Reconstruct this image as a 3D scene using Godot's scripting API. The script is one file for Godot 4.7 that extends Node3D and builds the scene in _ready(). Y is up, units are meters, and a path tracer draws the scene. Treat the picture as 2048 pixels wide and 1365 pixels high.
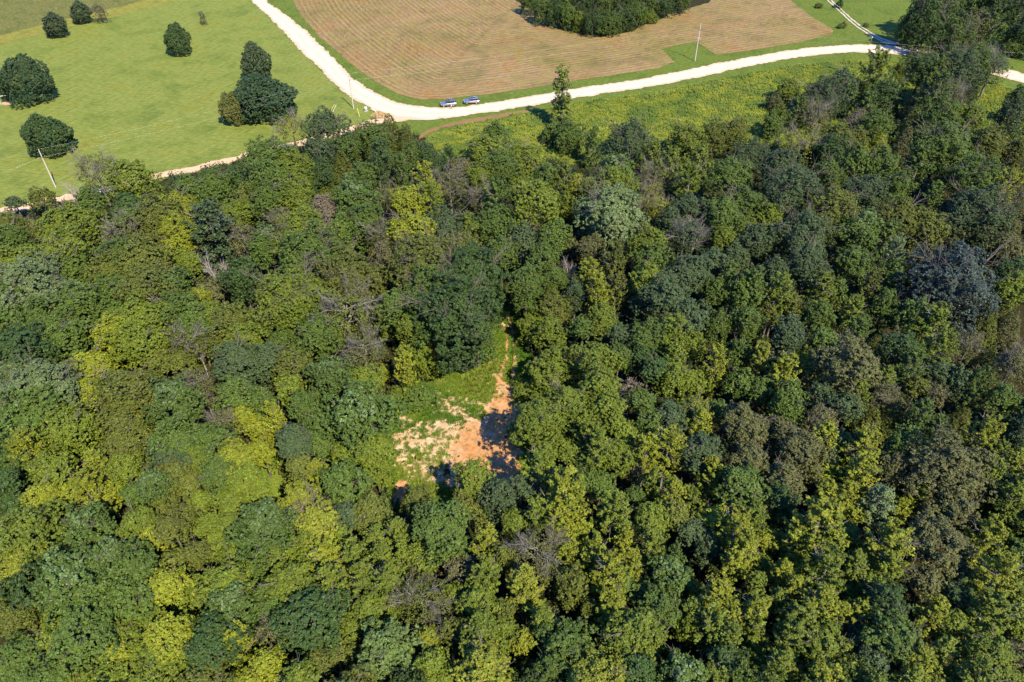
extends Node3D
# An aerial view over a late-summer forest with a clay clearing, a gravel road, a mown lawn and a cut field.

var names := {}
var mats := {}
var shapes := {}
var rng := RandomNumberGenerator.new()
var noise := FastNoiseLite.new()


func _ready() -> void:
	rng.seed = 20240817
	noise.seed = 11
	noise.frequency = 1.0
	noise.fractal_octaves = 3
	var cam := Camera3D.new()
	cam.name = "camera"
	cam.position = Vector3(0, 90.00, 0)
	cam.rotation_degrees = Vector3(-41.000, 0, 0)
	cam.fov = 50.1090
	cam.near = 0.5
	cam.far = 3000.0
	add_child(cam)
	var world := WorldEnvironment.new()
	world.name = "sky"
	var env := Environment.new()
	env.background_mode = Environment.BG_SKY
	var sky := Sky.new()
	var sm := ProceduralSkyMaterial.new()
	sm.sky_top_color = Color(0.20, 0.38, 0.72)
	sm.sky_horizon_color = Color(0.62, 0.72, 0.84)
	sm.sky_curve = 0.12
	sm.ground_bottom_color = Color(0.16, 0.19, 0.10)
	sm.ground_horizon_color = Color(0.45, 0.52, 0.50)
	sm.sky_energy_multiplier = 1.15
	sky.sky_material = sm
	env.sky = sky
	env.tonemap_mode = Environment.TONE_MAPPER_LINEAR
	env.tonemap_exposure = 2.0
	env.sdfgi_enabled = true
	env.ssao_enabled = true
	env.ssil_enabled = true
	world.environment = env
	add_child(world)
	var sun := DirectionalLight3D.new()
	sun.name = "sun"
	sun.light_energy = 1.6
	sun.light_color = Color(1.0, 0.945, 0.84)
	sun.light_angular_distance = 0.5
	sun.shadow_enabled = true
	add_child(sun)
	sun.look_at_from_position(Vector3.ZERO, Vector3(-0.3496, -0.7431, -0.5705))
	lay_ground()
	lay_roads()
	lay_clearing()
	lay_undergrowth()
	plant_trees()
	build_poles()
	build_cars()
	build_small_things()


# ---------------------------------------------------------------- helpers
func numbered(called: String) -> String:
	var n: int = names.get(called, 0)
	names[called] = n + 1
	return called if n == 0 else "%s_%03d" % [called, n]


func tag(o: Node3D, label: String, category: String, group := "", kind := "") -> Node3D:
	if label: o.set_meta("label", label)
	if category: o.set_meta("category", category)
	if group: o.set_meta("group", group)
	if kind: o.set_meta("kind", kind)
	return o


func thing(called: String, label: String, category: String, at := Vector3.ZERO, turn := 0.0, group := "") -> Node3D:
	var o := Node3D.new()
	o.name = numbered(called)
	add_child(o)
	o.position = at
	o.rotation.y = turn
	return tag(o, label, category, group)


func part(called: String, mesh: Mesh, m: Material, parent: Node3D = null) -> MeshInstance3D:
	var o := MeshInstance3D.new()
	o.mesh = mesh
	o.material_override = m
	if parent:
		o.name = called
		parent.add_child(o, true)
	else:
		o.name = numbered(called)
		add_child(o)
	return o


func setting(called: String, mesh: Mesh, m: Material) -> MeshInstance3D:
	var o := part(called, mesh, m)
	o.set_meta("kind", "structure")
	return o


func srgb(r: float, g: float, b: float) -> Color:
	return Color(r, g, b).linear_to_srgb()


func plain(key: String, lin: Color, rough := 0.8, metal := 0.0) -> StandardMaterial3D:
	if not mats.has(key):
		var m := StandardMaterial3D.new()
		m.resource_name = key
		m.albedo_color = lin.linear_to_srgb()
		m.roughness = rough
		m.metallic = metal
		mats[key] = m
	return mats[key]


func n2(x: float, z: float, f: float, off := 0.0) -> float:
	return noise.get_noise_3d(x * f, off, z * f)


func noise_tex(s: int, freq: float, offsets: PackedFloat32Array, colors: PackedColorArray, size := 512, octaves := 4, kind := FastNoiseLite.TYPE_SIMPLEX_SMOOTH) -> NoiseTexture2D:
	var n := FastNoiseLite.new()
	n.seed = s
	n.noise_type = kind
	n.frequency = freq
	n.fractal_octaves = octaves
	n.fractal_gain = 0.6
	var t := NoiseTexture2D.new()
	t.width = size
	t.height = size
	t.seamless = true
	t.noise = n
	if colors.size():
		var g := Gradient.new()
		g.offsets = offsets
		g.colors = colors
		t.color_ramp = g
	return t


func mesh_of(v: PackedVector3Array, n: PackedVector3Array, uv: PackedVector2Array, uv2: PackedVector2Array, c: PackedColorArray, idx: PackedInt32Array) -> ArrayMesh:
	var a := []
	a.resize(Mesh.ARRAY_MAX)
	a[Mesh.ARRAY_VERTEX] = v
	if n.size(): a[Mesh.ARRAY_NORMAL] = n
	if uv.size(): a[Mesh.ARRAY_TEX_UV] = uv
	if uv2.size(): a[Mesh.ARRAY_TEX_UV2] = uv2
	if c.size(): a[Mesh.ARRAY_COLOR] = c
	a[Mesh.ARRAY_INDEX] = idx
	var m := ArrayMesh.new()
	m.add_surface_from_arrays(Mesh.PRIMITIVE_TRIANGLES, a)
	return m


# ---------------------------------------------------------------- ground
func dense(poly: PackedVector2Array, step: float, jitter: float, closed := true) -> PackedVector2Array:
	var out := PackedVector2Array()
	var count := poly.size() if closed else poly.size() - 1
	for i in count:
		var a := poly[i]
		var b := poly[(i + 1) % poly.size()]
		var k := clampi(int(a.distance_to(b) / step), 1, 200)
		var side := (b - a).normalized().orthogonal()
		for j in k:
			var p := a.lerp(b, float(j) / k)
			out.append(p + side * jitter * (n2(p.x, p.y, 0.16, 3.0) + 0.8 * n2(p.x, p.y, 0.9, 9.0)))
	if not closed:
		out.append(poly[poly.size() - 1])
	return out


func sheet(poly: PackedVector2Array, y: float, turn: float, step := 1.5, jitter := 0.5) -> ArrayMesh:
	var p := dense(poly, step, jitter)
	var idx := Geometry2D.triangulate_polygon(p)
	if idx.is_empty():
		p = dense(poly, step, 0.0)
		idx = Geometry2D.triangulate_polygon(p)
	var v := PackedVector3Array()
	var n := PackedVector3Array()
	var uv := PackedVector2Array()
	var uv2 := PackedVector2Array()
	for q in p:
		v.append(Vector3(q.x, y, q.y))
		n.append(Vector3.UP)
		uv.append(q.rotated(turn))
		uv2.append(q)
	for i in range(0, idx.size(), 3):  # clockwise from above
		var a := p[idx[i]]
		if (p[idx[i + 1]] - a).cross(p[idx[i + 2]] - a) < 0.0:
			var t := idx[i + 1]
			idx[i + 1] = idx[i + 2]
			idx[i + 2] = t
	return mesh_of(v, n, uv, uv2, PackedColorArray(), idx)


func ground_mat(key: String, tex: Texture2D, tile: Vector2, coarse: Texture2D, coarse_tile: float, relief: Texture2D = null, cm := 0.0, vertex := false) -> StandardMaterial3D:
	var m := StandardMaterial3D.new()
	m.resource_name = key
	m.albedo_texture = tex
	m.uv1_scale = Vector3(1.0 / tile.x, 1.0 / tile.y, 1)
	m.roughness = 0.95
	m.metallic_specular = 0.2
	m.vertex_color_use_as_albedo = vertex
	if coarse:
		m.detail_enabled = true
		m.detail_blend_mode = BaseMaterial3D.BLEND_MODE_MUL
		m.detail_albedo = coarse
		m.detail_uv_layer = BaseMaterial3D.DETAIL_UV_2
		m.uv2_scale = Vector3(1.0 / coarse_tile, 1.0 / coarse_tile, 1)
	if relief:
		m.heightmap_enabled = true
		m.heightmap_texture = relief
		m.heightmap_scale = cm
	mats[key] = m
	return m


func lay_ground() -> void:
	var fine := PackedFloat32Array([0.0, 0.35, 0.55, 0.75, 1.0])
	var coarse_tex := noise_tex(5, 0.011, PackedFloat32Array([0.0, 0.4, 0.62, 1.0]), PackedColorArray([Color(0.80, 0.86, 0.82), Color(0.97, 0.97, 0.93), Color(1, 1, 1), Color(1.0, 0.93, 0.80)]), 512, 5)
	var bumps := noise_tex(8, 0.06, PackedFloat32Array(), PackedColorArray(), 512, 5)
	var lawn_tex := noise_tex(21, 0.035, fine, PackedColorArray([Color(0.30, 0.345, 0.155), Color(0.38, 0.43, 0.19), Color(0.435, 0.475, 0.215), Color(0.475, 0.505, 0.24), Color(0.57, 0.51, 0.32)]), 512, 6)
	var verge_tex := noise_tex(22, 0.035, fine, PackedColorArray([Color(0.25, 0.315, 0.125), Color(0.315, 0.38, 0.15), Color(0.36, 0.42, 0.165), Color(0.41, 0.45, 0.19), Color(0.47, 0.47, 0.25)]), 512, 6)
	var rough_tex := noise_tex(23, 0.03, fine, PackedColorArray([Color(0.26, 0.30, 0.145), Color(0.33, 0.365, 0.175), Color(0.39, 0.40, 0.205), Color(0.46, 0.42, 0.265), Color(0.52, 0.44, 0.32)]), 512, 6)
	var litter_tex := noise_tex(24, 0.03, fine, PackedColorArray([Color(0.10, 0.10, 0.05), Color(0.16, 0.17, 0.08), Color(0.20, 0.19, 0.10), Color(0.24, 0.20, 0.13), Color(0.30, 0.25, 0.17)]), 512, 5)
	var lawn_mat := ground_mat("lawn", lawn_tex, Vector2(46, 9), coarse_tex, 95, bumps, 9.0)
	var verge_mat := ground_mat("verge", verge_tex, Vector2(30, 9), coarse_tex, 60, bumps, 7.0)
	var rough_mat := ground_mat("pasture", rough_tex, Vector2(22, 14), coarse_tex, 45, bumps, 12.0)
	var litter_mat := ground_mat("litter", litter_tex, Vector2(12, 12), coarse_tex, 40, bumps, 15.0)
	var weed_mat := ground_mat("weed soil", verge_tex, Vector2(9, 9), coarse_tex, 40, bumps, 12.0)
	setting("ground", sheet(PackedVector2Array([Vector2(-1500, -1800), Vector2(1500, -1800), Vector2(1500, 700), Vector2(-1500, 700)]), 0.0, 0.0, 5000, 0.0), verge_mat)
	setting("lawn", sheet(PackedVector2Array([Vector2(-138.14,-140.09),Vector2(-121.55,-151.39),Vector2(-112.13,-156.53),Vector2(-97.93,-163.41),Vector2(-92.08,-167.80),Vector2(-76.81,-176.21),Vector2(-63.94,-185.52),Vector2(-46.02,-196.51),Vector2(-36.32,-203.90),Vector2(-41.40,-208.82),Vector2(-47.72,-215.77),Vector2(-54.64,-224.65),Vector2(-63.02,-239.24),Vector2(-73.64,-257.73),Vector2(-85.83,-279.62),Vector2(-97.77,-300.78),Vector2(-110.43,-321.82),Vector2(-148.18,-317.70),Vector2(-155.65,-305.83),Vector2(-174.44,-286.98),Vector2(-185.40,-272.01),Vector2(-206.55,-248.22)]), 0.02, 0.42, 1.5, 0.5), lawn_mat)
	setting("field_margin", sheet(PackedVector2Array([Vector2(-206.55,-248.22),Vector2(-185.68,-272.54),Vector2(-174.44,-286.98),Vector2(-155.91,-306.47),Vector2(-147.93,-317.02),Vector2(-129.39,-336.19),Vector2(-125.78,-324.61),Vector2(-143.50,-305.19),Vector2(-151.37,-295.26),Vector2(-169.35,-276.32),Vector2(-180.20,-262.19),Vector2(-200.32,-238.36)]), 0.03, 0.3, 1.5, 0.5), ground_mat("margin", noise_tex(29, 0.03, fine, PackedColorArray([Color(0.36, 0.38, 0.16), Color(0.43, 0.44, 0.19), Color(0.48, 0.48, 0.21), Color(0.52, 0.50, 0.25), Color(0.56, 0.51, 0.30)]), 256, 5), Vector2(20, 8), coarse_tex, 50, bumps, 8.0))
	setting("pasture", sheet(PackedVector2Array([Vector2(-206.55,-248.22),Vector2(-185.68,-272.54),Vector2(-174.44,-286.98),Vector2(-155.91,-306.47),Vector2(-147.93,-317.02),Vector2(-149.21,-343.77),Vector2(-267.01,-343.77)]), 0.04, 0.3, 1.5, 0.9), rough_mat)
	setting("upper_lawn", sheet(PackedVector2Array([Vector2(116.93,-343.77),Vector2(115.05,-315.00),Vector2(117.98,-292.26),Vector2(120.23,-276.32),Vector2(115.52,-270.95),Vector2(101.51,-262.69),Vector2(104.42,-260.69),Vector2(119.49,-263.71),Vector2(135.68,-262.19),Vector2(144.98,-257.24),Vector2(157.95,-248.22),Vector2(181.58,-248.22),Vector2(234.72,-343.77)]), 0.02, -0.9, 1.5, 0.3), verge_mat)
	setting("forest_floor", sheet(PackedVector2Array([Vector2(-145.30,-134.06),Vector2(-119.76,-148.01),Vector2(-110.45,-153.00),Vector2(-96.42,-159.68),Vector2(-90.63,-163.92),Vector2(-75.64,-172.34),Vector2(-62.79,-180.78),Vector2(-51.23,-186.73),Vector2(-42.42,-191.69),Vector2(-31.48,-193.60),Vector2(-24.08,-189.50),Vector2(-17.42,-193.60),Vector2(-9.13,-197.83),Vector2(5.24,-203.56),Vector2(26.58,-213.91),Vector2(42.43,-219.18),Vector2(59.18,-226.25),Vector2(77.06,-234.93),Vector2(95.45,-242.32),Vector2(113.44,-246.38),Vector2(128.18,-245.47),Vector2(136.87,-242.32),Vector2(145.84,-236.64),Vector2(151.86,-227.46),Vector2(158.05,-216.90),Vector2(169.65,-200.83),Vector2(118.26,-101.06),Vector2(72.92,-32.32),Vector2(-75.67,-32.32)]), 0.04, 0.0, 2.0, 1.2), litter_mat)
	setting("woodland_floor", sheet(PackedVector2Array([Vector2(-3.05,-343.77),Vector2(1.22,-315.00),Vector2(7.10,-303.29),Vector2(16.31,-288.73),Vector2(26.68,-275.23),Vector2(35.49,-272.01),Vector2(44.31,-277.41),Vector2(52.11,-286.98),Vector2(65.83,-300.78),Vector2(79.82,-311.67),Vector2(92.93,-343.77)]), 0.08, 0.0, 1.5, 1.0), litter_mat)
	setting("weedy_bank", sheet(PackedVector2Array([Vector2(-23.59,-187.03),Vector2(-22.78,-190.43),Vector2(-16.80,-194.88),Vector2(-8.46,-199.15),Vector2(5.28,-205.29),Vector2(14.30,-209.89),Vector2(26.65,-214.65),Vector2(42.54,-219.95),Vector2(59.34,-227.05),Vector2(77.27,-235.78),Vector2(95.71,-243.22),Vector2(113.76,-247.30),Vector2(128.54,-246.38),Vector2(135.55,-239.24),Vector2(131.43,-218.80),Vector2(107.47,-204.25),Vector2(78.35,-184.92),Vector2(61.33,-181.95),Vector2(36.71,-179.05),Vector2(20.29,-173.43),Vector2(8.59,-173.43),Vector2(-3.16,-176.21),Vector2(-13.53,-173.43),Vector2(-18.94,-176.21)]), 0.06, 0.0, 1.5, 0.9), weed_mat)
	setting("weedy_corner", sheet(PackedVector2Array([Vector2(147.52,-226.65),Vector2(153.41,-225.85),Vector2(158.97,-215.77),Vector2(158.11,-200.83),Vector2(147.33,-194.24),Vector2(126.97,-173.43),Vector2(125.89,-181.95),Vector2(133.76,-204.25)]), 0.06, 0.0, 1.5, 0.9), weed_mat)
	var clay := noise_tex(27, 0.04, fine, PackedColorArray([Color(0.34, 0.33, 0.15), Color(0.43, 0.36, 0.21), Color(0.52, 0.40, 0.28), Color(0.60, 0.48, 0.36), Color(0.38, 0.38, 0.17)]), 512, 5)
	setting("bare_ditch", sheet(PackedVector2Array([Vector2(-25.59,-187.95),Vector2(-24.22,-191.06),Vector2(-20.33,-194.88),Vector2(-12.02,-198.49),Vector2(-3.48,-202.19),Vector2(5.28,-205.64),Vector2(5.62,-208.11),Vector2(-3.51,-204.94),Vector2(-10.71,-201.85),Vector2(-17.76,-198.82),Vector2(-23.15,-194.88),Vector2(-25.83,-190.43)]), 0.09, 0.0, 0.8, 0.7), ground_mat("ditch", clay, Vector2(7, 7), coarse_tex, 40, bumps, 10.0))
	setting("grassy_slot", sheet(PackedVector2Array([Vector2(-40.16,-77.46),Vector2(-37.47,-77.99),Vector2(-34.62,-70.92),Vector2(-34.87,-67.16),Vector2(-38.12,-68.08)]), 0.09, 0.0, 0.8, 0.6), lawn_mat)
	lay_field(coarse_tex, bumps)


func lay_field(coarse: Texture2D, bumps: Texture2D) -> void:
	# rows of cut stubble that follow the field's edge: u runs along the edge, v away from it
	var img := Image.create(256, 256, false, Image.FORMAT_RGB8)
	var fn := FastNoiseLite.new()
	fn.seed = 77
	fn.frequency = 1.0
	fn.fractal_octaves = 4
	var row := []
	for i in 16:
		row.append(rng.randf_range(0.15, 1.0))
	for y in 256:
		var at := y / 16.0
		var r: float = row[int(at)]
		var w := 0.5 + 0.5 * cos((at - floorf(at) - 0.5) * TAU)
		for x in 256:
			var a := TAU * x / 256.0
			var b := TAU * y / 256.0
			var n := fn.get_noise_3d(cos(a) * 5.0 + 3.0 * sin(b) * 3.0, sin(a) * 5.0 + cos(b) * 9.0, sin(b) * 9.0)
			var n3 := fn.get_noise_3d(cos(a) * 2.2 + 40.0, sin(a) * 2.2 + cos(b) * 2.0, sin(b) * 2.0)
			var k := clampf(0.5 + 0.5 * (w - 0.5) * r + 0.6 * n + 0.25 * n3, 0.0, 1.0)
			var c := Color(0.40, 0.335, 0.225).lerp(Color(0.615, 0.515, 0.375), k)
			c = c.lerp(Color(0.455, 0.45, 0.225), clampf(0.3 + 1.2 * n3 - 0.5 * k, 0.0, 0.6))
			img.set_pixel(x, y, c)
	var m := ground_mat("stubble", ImageTexture.create_from_image(img), Vector2(48, 30), coarse, 110, bumps, 9.0, true)
	var edge := PackedVector2Array([Vector2(-101.22,-343.77),Vector2(-90.57,-319.06),Vector2(-81.99,-295.87),Vector2(-69.21,-270.42),Vector2(-56.52,-249.15),Vector2(-47.59,-234.93),Vector2(-39.77,-224.65),Vector2(-33.58,-218.42),Vector2(-27.93,-215.40),Vector2(-21.86,-215.40),Vector2(-9.81,-218.42),Vector2(5.62,-223.85),Vector2(20.07,-229.91),Vector2(36.73,-236.21),Vector2(54.25,-243.67),Vector2(69.10,-251.02),Vector2(82.55,-257.24),Vector2(102.27,-265.23),Vector2(124.28,-277.41)])
	var outline := dense(PackedVector2Array([Vector2(-90.57,-319.06),Vector2(-81.99,-295.87),Vector2(-69.21,-270.42),Vector2(-56.52,-249.15),Vector2(-47.59,-234.93),Vector2(-39.77,-224.65),Vector2(-33.58,-218.42),Vector2(-27.93,-215.40),Vector2(-21.86,-215.40),Vector2(-9.81,-218.42),Vector2(5.62,-223.85),Vector2(20.07,-229.91),Vector2(36.73,-236.21),Vector2(48.85,-240.99),Vector2(54.54,-246.38),Vector2(52.18,-258.22),Vector2(57.37,-262.19),Vector2(65.51,-265.23),Vector2(70.18,-252.91),Vector2(82.55,-257.24),Vector2(102.27,-265.23),Vector2(116.40,-273.61),Vector2(118.58,-277.96),Vector2(115.69,-291.08),Vector2(113.00,-316.34),Vector2(108.20,-343.77),Vector2(-101.22,-343.77)]), 1.2, 0.45)
	var curve := Curve2D.new()
	for p in dense(edge, 4.0, 0.0, false):
		curve.add_point(p)
	var lo := outline[0]
	var hi := outline[0]
	for p in outline:
		lo = lo.min(p)
		hi = hi.max(p)
	var step := 1.6
	var nx := int((hi.x - lo.x) / step) + 2
	var nz := int((hi.y - lo.y) / step) + 2
	var v := PackedVector3Array()
	var nn := PackedVector3Array()
	var uv := PackedVector2Array()
	var uv2 := PackedVector2Array()
	var cc := PackedColorArray()
	var idx := PackedInt32Array()
	var where := {}
	for j in nz:
		for i in nx:
			var cell := PackedVector2Array([lo + Vector2(i, j) * step, lo + Vector2(i + 1, j) * step, lo + Vector2(i + 1, j + 1) * step, lo + Vector2(i, j + 1) * step])
			var inside := 0
			for q in cell:
				inside += int(Geometry2D.is_point_in_polygon(q, outline))
			if inside == 0:
				continue
			var pieces := [cell]
			if inside < 4:
				pieces = Geometry2D.intersect_polygons(cell, outline)
			for piece in pieces:
				var tri := Geometry2D.triangulate_polygon(piece)
				var ids := PackedInt32Array()
				for q in piece:
					var key := Vector2i(roundi(q.x * 200), roundi(q.y * 200))
					if not where.has(key):
						where[key] = v.size()
						var off := curve.get_closest_offset(q)
						var away := curve.sample_baked(off).distance_to(q)
						v.append(Vector3(q.x, 0.05 + 0.03 * n2(q.x, q.y, 0.4), q.y))
						nn.append(Vector3.UP)
						uv.append(Vector2(off * 0.9, away))
						uv2.append(q)
						var g := clampf(0.5 + 1.4 * n2(q.x, q.y, 0.022, 31.0), 0.0, 1.0)
						var rd := clampf(1.6 * n2(q.x, q.y, 0.03, 57.0) - 0.1 + 0.3 * float(away < 9.0), 0.0, 1.0)
						cc.append(Color(1, 1, 1).lerp(Color(0.86, 0.92, 0.78), g).lerp(Color(1.0, 0.86, 0.80), rd * 0.7))
					ids.append(where[key])
				for t in range(0, tri.size(), 3):
					var a: Vector2 = piece[tri[t]]
					var b: Vector2 = piece[tri[t + 1]]
					var c: Vector2 = piece[tri[t + 2]]
					if (b - a).cross(c - a) < 0.0:
						idx.append_array([ids[tri[t]], ids[tri[t + 2]], ids[tri[t + 1]]])
					else:
						idx.append_array([ids[tri[t]], ids[tri[t + 1]], ids[tri[t + 2]]])
	setting("field", mesh_of(v, nn, uv, uv2, cc, idx), m)


func even(poly: PackedVector2Array, count: int) -> PackedVector2Array:
	var c := Curve2D.new()
	for p in poly:
		c.add_point(p)
	var out := PackedVector2Array()
	for i in count:
		out.append(c.sample_baked(c.get_baked_length() * i / (count - 1.0), true))
	return out


func smoothed(poly: PackedVector2Array) -> PackedVector2Array:
	var c := Curve2D.new()
	for i in poly.size():
		var t := (poly[mini(i + 1, poly.size() - 1)] - poly[maxi(i - 1, 0)]) / 6.0
		c.add_point(poly[i], -t, t)
	return c.get_baked_points()


func ribbon(called: String, up: PackedVector2Array, lo: PackedVector2Array, y: float, rows: int, ragged: float, mid: Color, rim: Color, rut: Color, m: Material) -> void:
	var a := even(smoothed(up), 400)
	var b := even(smoothed(lo), 400)
	var flip := false
	# pair each point of the upper edge with the closest one of the lower edge so that rows run across
	var length := 0.0
	for i in 399:
		length += a[i].distance_to(a[i + 1])
	var n := int(length / 0.8)
	a = even(a, n)
	if (a[1] - a[0]).cross(b[0] - a[0]) > 0.0:
		flip = true
	var cb := Curve2D.new()
	for p in b:
		cb.add_point(p)
	var v := PackedVector3Array()
	var nn := PackedVector3Array()
	var uv := PackedVector2Array()
	var cc := PackedColorArray()
	var idx := PackedInt32Array()
	for i in n:
		var p := a[i]
		var q := cb.get_closest_point(p)
		var side := (q - p).normalized()
		p -= side * ragged * (0.5 * n2(p.x, p.y, 0.5, 2.0) + 1.0 * n2(p.x, p.y, 0.17, 4.0) + 0.7 * n2(p.x, p.y, 1.9, 5.0))
		q += side * ragged * (0.5 * n2(q.x, q.y, 0.5, 6.0) + 1.0 * n2(q.x, q.y, 0.17, 8.0) + 0.7 * n2(q.x, q.y, 1.9, 3.0))
		for j in rows:
			var t := j / (rows - 1.0)
			var w := p.lerp(q, t)
			var e := absf(t - 0.5) * 2.0
			v.append(Vector3(w.x, y + 0.06 * (1.0 - e * e) + 0.012 * n2(w.x, w.y, 1.3), w.y))
			nn.append(Vector3.UP)
			uv.append(w)
			var k := clampf((e - 0.62) / 0.38 + 0.9 * n2(w.x, w.y, 0.35, 12.0) + 0.35 * n2(w.x, w.y, 1.7, 12.0), 0.0, 1.0)
			var track := exp(-pow((e - 0.45) / 0.16, 2.0)) * (0.7 + 0.6 * n2(w.x, w.y, 0.2, 15.0))
			var col := mid.lerp(rut, clampf(track, 0.0, 1.0)).lerp(rim, k * 0.9)
			col = col.darkened(clampf(0.03 + 0.14 * n2(w.x, w.y, 0.9, 22.0), 0.0, 0.3))
			cc.append(col)
			if i < n - 1 and j < rows - 1:
				var at := i * rows + j
				if flip:
					idx.append_array([at, at + rows, at + 1, at + 1, at + rows, at + rows + 1])
				else:
					idx.append_array([at, at + 1, at + rows, at + 1, at + rows + 1, at + rows])
	setting(called, mesh_of(v, nn, uv, PackedVector2Array(), cc, idx), m)


func lay_roads() -> void:
	var grit := noise_tex(31, 0.09, PackedFloat32Array([0.0, 0.4, 0.6, 1.0]), PackedColorArray([Color(0.80, 0.78, 0.74), Color(0.93, 0.92, 0.90), Color(0.98, 0.97, 0.95), Color(1, 1, 1)]), 512, 5)
	var bumps := noise_tex(33, 0.1, PackedFloat32Array(), PackedColorArray(), 256, 4)
	var m := ground_mat("gravel", grit, Vector2(6, 6), null, 1.0, bumps, 2.5, true)
	ribbon("gravel_road", PackedVector2Array([Vector2(-107.11,-343.77),Vector2(-99.81,-315.00),Vector2(-90.91,-300.78),Vector2(-79.17,-282.98),Vector2(-69.91,-266.77),Vector2(-60.25,-249.15),Vector2(-51.29,-232.82),Vector2(-43.28,-221.89),Vector2(-35.34,-213.91),Vector2(-27.44,-210.25),Vector2(-18.42,-209.18),Vector2(-9.59,-211.70),Vector2(5.51,-217.65),Vector2(19.65,-223.46),Vector2(35.90,-229.09),Vector2(53.13,-237.07),Vector2(71.48,-246.38),Vector2(90.56,-254.82),Vector2(104.11,-259.70),Vector2(119.14,-262.69),Vector2(129.71,-262.69),Vector2(135.28,-261.19),Vector2(144.56,-256.27),Vector2(153.54,-249.61),Vector2(161.50,-241.88),Vector2(167.25,-234.08),Vector2(175.24,-215.02)]), PackedVector2Array([Vector2(-120.85,-343.77),Vector2(-106.51,-315.00),Vector2(-97.77,-300.78),Vector2(-85.83,-279.62),Vector2(-73.64,-257.73),Vector2(-63.02,-239.24),Vector2(-54.64,-224.65),Vector2(-47.60,-215.02),Vector2(-41.30,-208.11),Vector2(-34.65,-202.19),Vector2(-26.48,-200.16),Vector2(-20.12,-201.85),Vector2(-13.69,-203.56),Vector2(0.89,-208.82),Vector2(14.52,-214.28),Vector2(27.06,-219.18),Vector2(43.27,-225.05),Vector2(60.46,-232.82),Vector2(78.88,-242.32),Vector2(97.89,-250.55),Vector2(116.38,-254.82),Vector2(131.31,-253.38),Vector2(140.18,-250.08),Vector2(148.89,-243.22),Vector2(156.17,-234.50),Vector2(162.85,-225.85),Vector2(170.47,-207.04)]), 0.12, 13, 0.8, Color(0.57, 0.49, 0.37), Color(0.50, 0.38, 0.25), Color(0.64, 0.58, 0.47), m)
	ribbon("dirt_track", PackedVector2Array([Vector2(-27.29,-205.64),Vector2(-36.27,-203.56),Vector2(-40.92,-200.49),Vector2(-45.96,-196.18),Vector2(-52.25,-192.01),Vector2(-58.27,-187.64),Vector2(-63.87,-185.22),Vector2(-70.16,-180.78),Vector2(-76.81,-176.21),Vector2(-83.42,-172.34),Vector2(-92.08,-167.80),Vector2(-98.04,-163.67),Vector2(-112.13,-156.53),Vector2(-121.55,-151.39),Vector2(-132.37,-145.60)]), PackedVector2Array([Vector2(-26.83,-200.83),Vector2(-32.16,-199.49),Vector2(-38.25,-196.84),Vector2(-44.02,-192.96),Vector2(-51.52,-188.26),Vector2(-57.48,-184.02),Vector2(-63.01,-181.65),Vector2(-69.30,-177.62),Vector2(-75.89,-173.16),Vector2(-82.43,-169.38),Vector2(-90.91,-164.69),Vector2(-96.82,-160.66),Vector2(-110.67,-153.46),Vector2(-119.99,-148.45),Vector2(-130.59,-142.60)]), 0.10, 9, 0.9, Color(0.60, 0.41, 0.26), Color(0.42, 0.30, 0.15), Color(0.66, 0.48, 0.32), m)
	for side in [PackedVector2Array([Vector2(128.26,-315.00),Vector2(128.24,-297.08),Vector2(128.62,-281.85),Vector2(130.34,-271.48),Vector2(132.29,-265.74),Vector2(135.88,-262.69)]), PackedVector2Array([Vector2(129.69,-315.00),Vector2(129.60,-297.08),Vector2(130.13,-282.42),Vector2(131.64,-272.54),Vector2(133.94,-266.77),Vector2(136.96,-263.20)])]:
		var line: PackedVector2Array = side
		var l := PackedVector2Array()
		var r := PackedVector2Array()
		for i in line.size():
			var d := (line[mini(i + 1, line.size() - 1)] - line[maxi(i - 1, 0)]).normalized().orthogonal()
			var w := 0.32 + 0.9 * pow(float(i) / (line.size() - 1.0), 3.0)
			l.append(line[i] + d * w)
			r.append(line[i] - d * w)
		ribbon("driveway_rut", l, r, 0.105 if names.has("driveway_rut") else 0.11, 5, 0.35, Color(0.50, 0.45, 0.36), Color(0.36, 0.34, 0.2), Color(0.55, 0.5, 0.42), m)
	# the wedge of torn clay and turf where the dirt track leaves the road
	var wedge := PackedVector2Array()
	for p in [Vector3(-39.24,0.00,-200.83), Vector3(-41.13,0.00,-203.90), Vector3(-39.52,0.00,-207.04), Vector3(-37.07,0.00,-206.34), Vector3(-32.75,0.00,-204.60), Vector3(-30.84,0.00,-203.22), Vector3(-33.76,0.00,-200.83)]:
		wedge.append(Vector2(p.x, p.z))
	var fine := PackedFloat32Array([0.0, 0.42, 0.5, 0.58, 1.0])
	var clay := noise_tex(35, 0.03, fine, PackedColorArray([Color(0.33, 0.35, 0.15), Color(0.45, 0.40, 0.21), Color(0.63, 0.49, 0.32), Color(0.72, 0.58, 0.41), Color(0.77, 0.65, 0.49)]), 256, 5)
	setting("torn_turf", sheet(wedge, 0.14, 0.0, 0.6, 0.6), ground_mat("torn turf", clay, Vector2(6, 6), null, 1.0, bumps, 8.0))


func blob(list: Array, p: Vector2) -> float:
	var best := 0.0
	for b in list:
		var d := Vector2((p.x - b[0]) / b[2], (p.y - b[1]) / b[3]).length()
		best = maxf(best, b[4] * clampf(1.6 - 1.1 * d, 0.0, 1.0))
	return best


func rut_near(line: PackedVector2Array, p: Vector2) -> float:
	var best := 99.0
	for i in line.size() - 1:
		best = minf(best, p.distance_to(Geometry2D.get_closest_point_to_segment(p, line[i], line[i + 1])))
	return best


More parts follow.
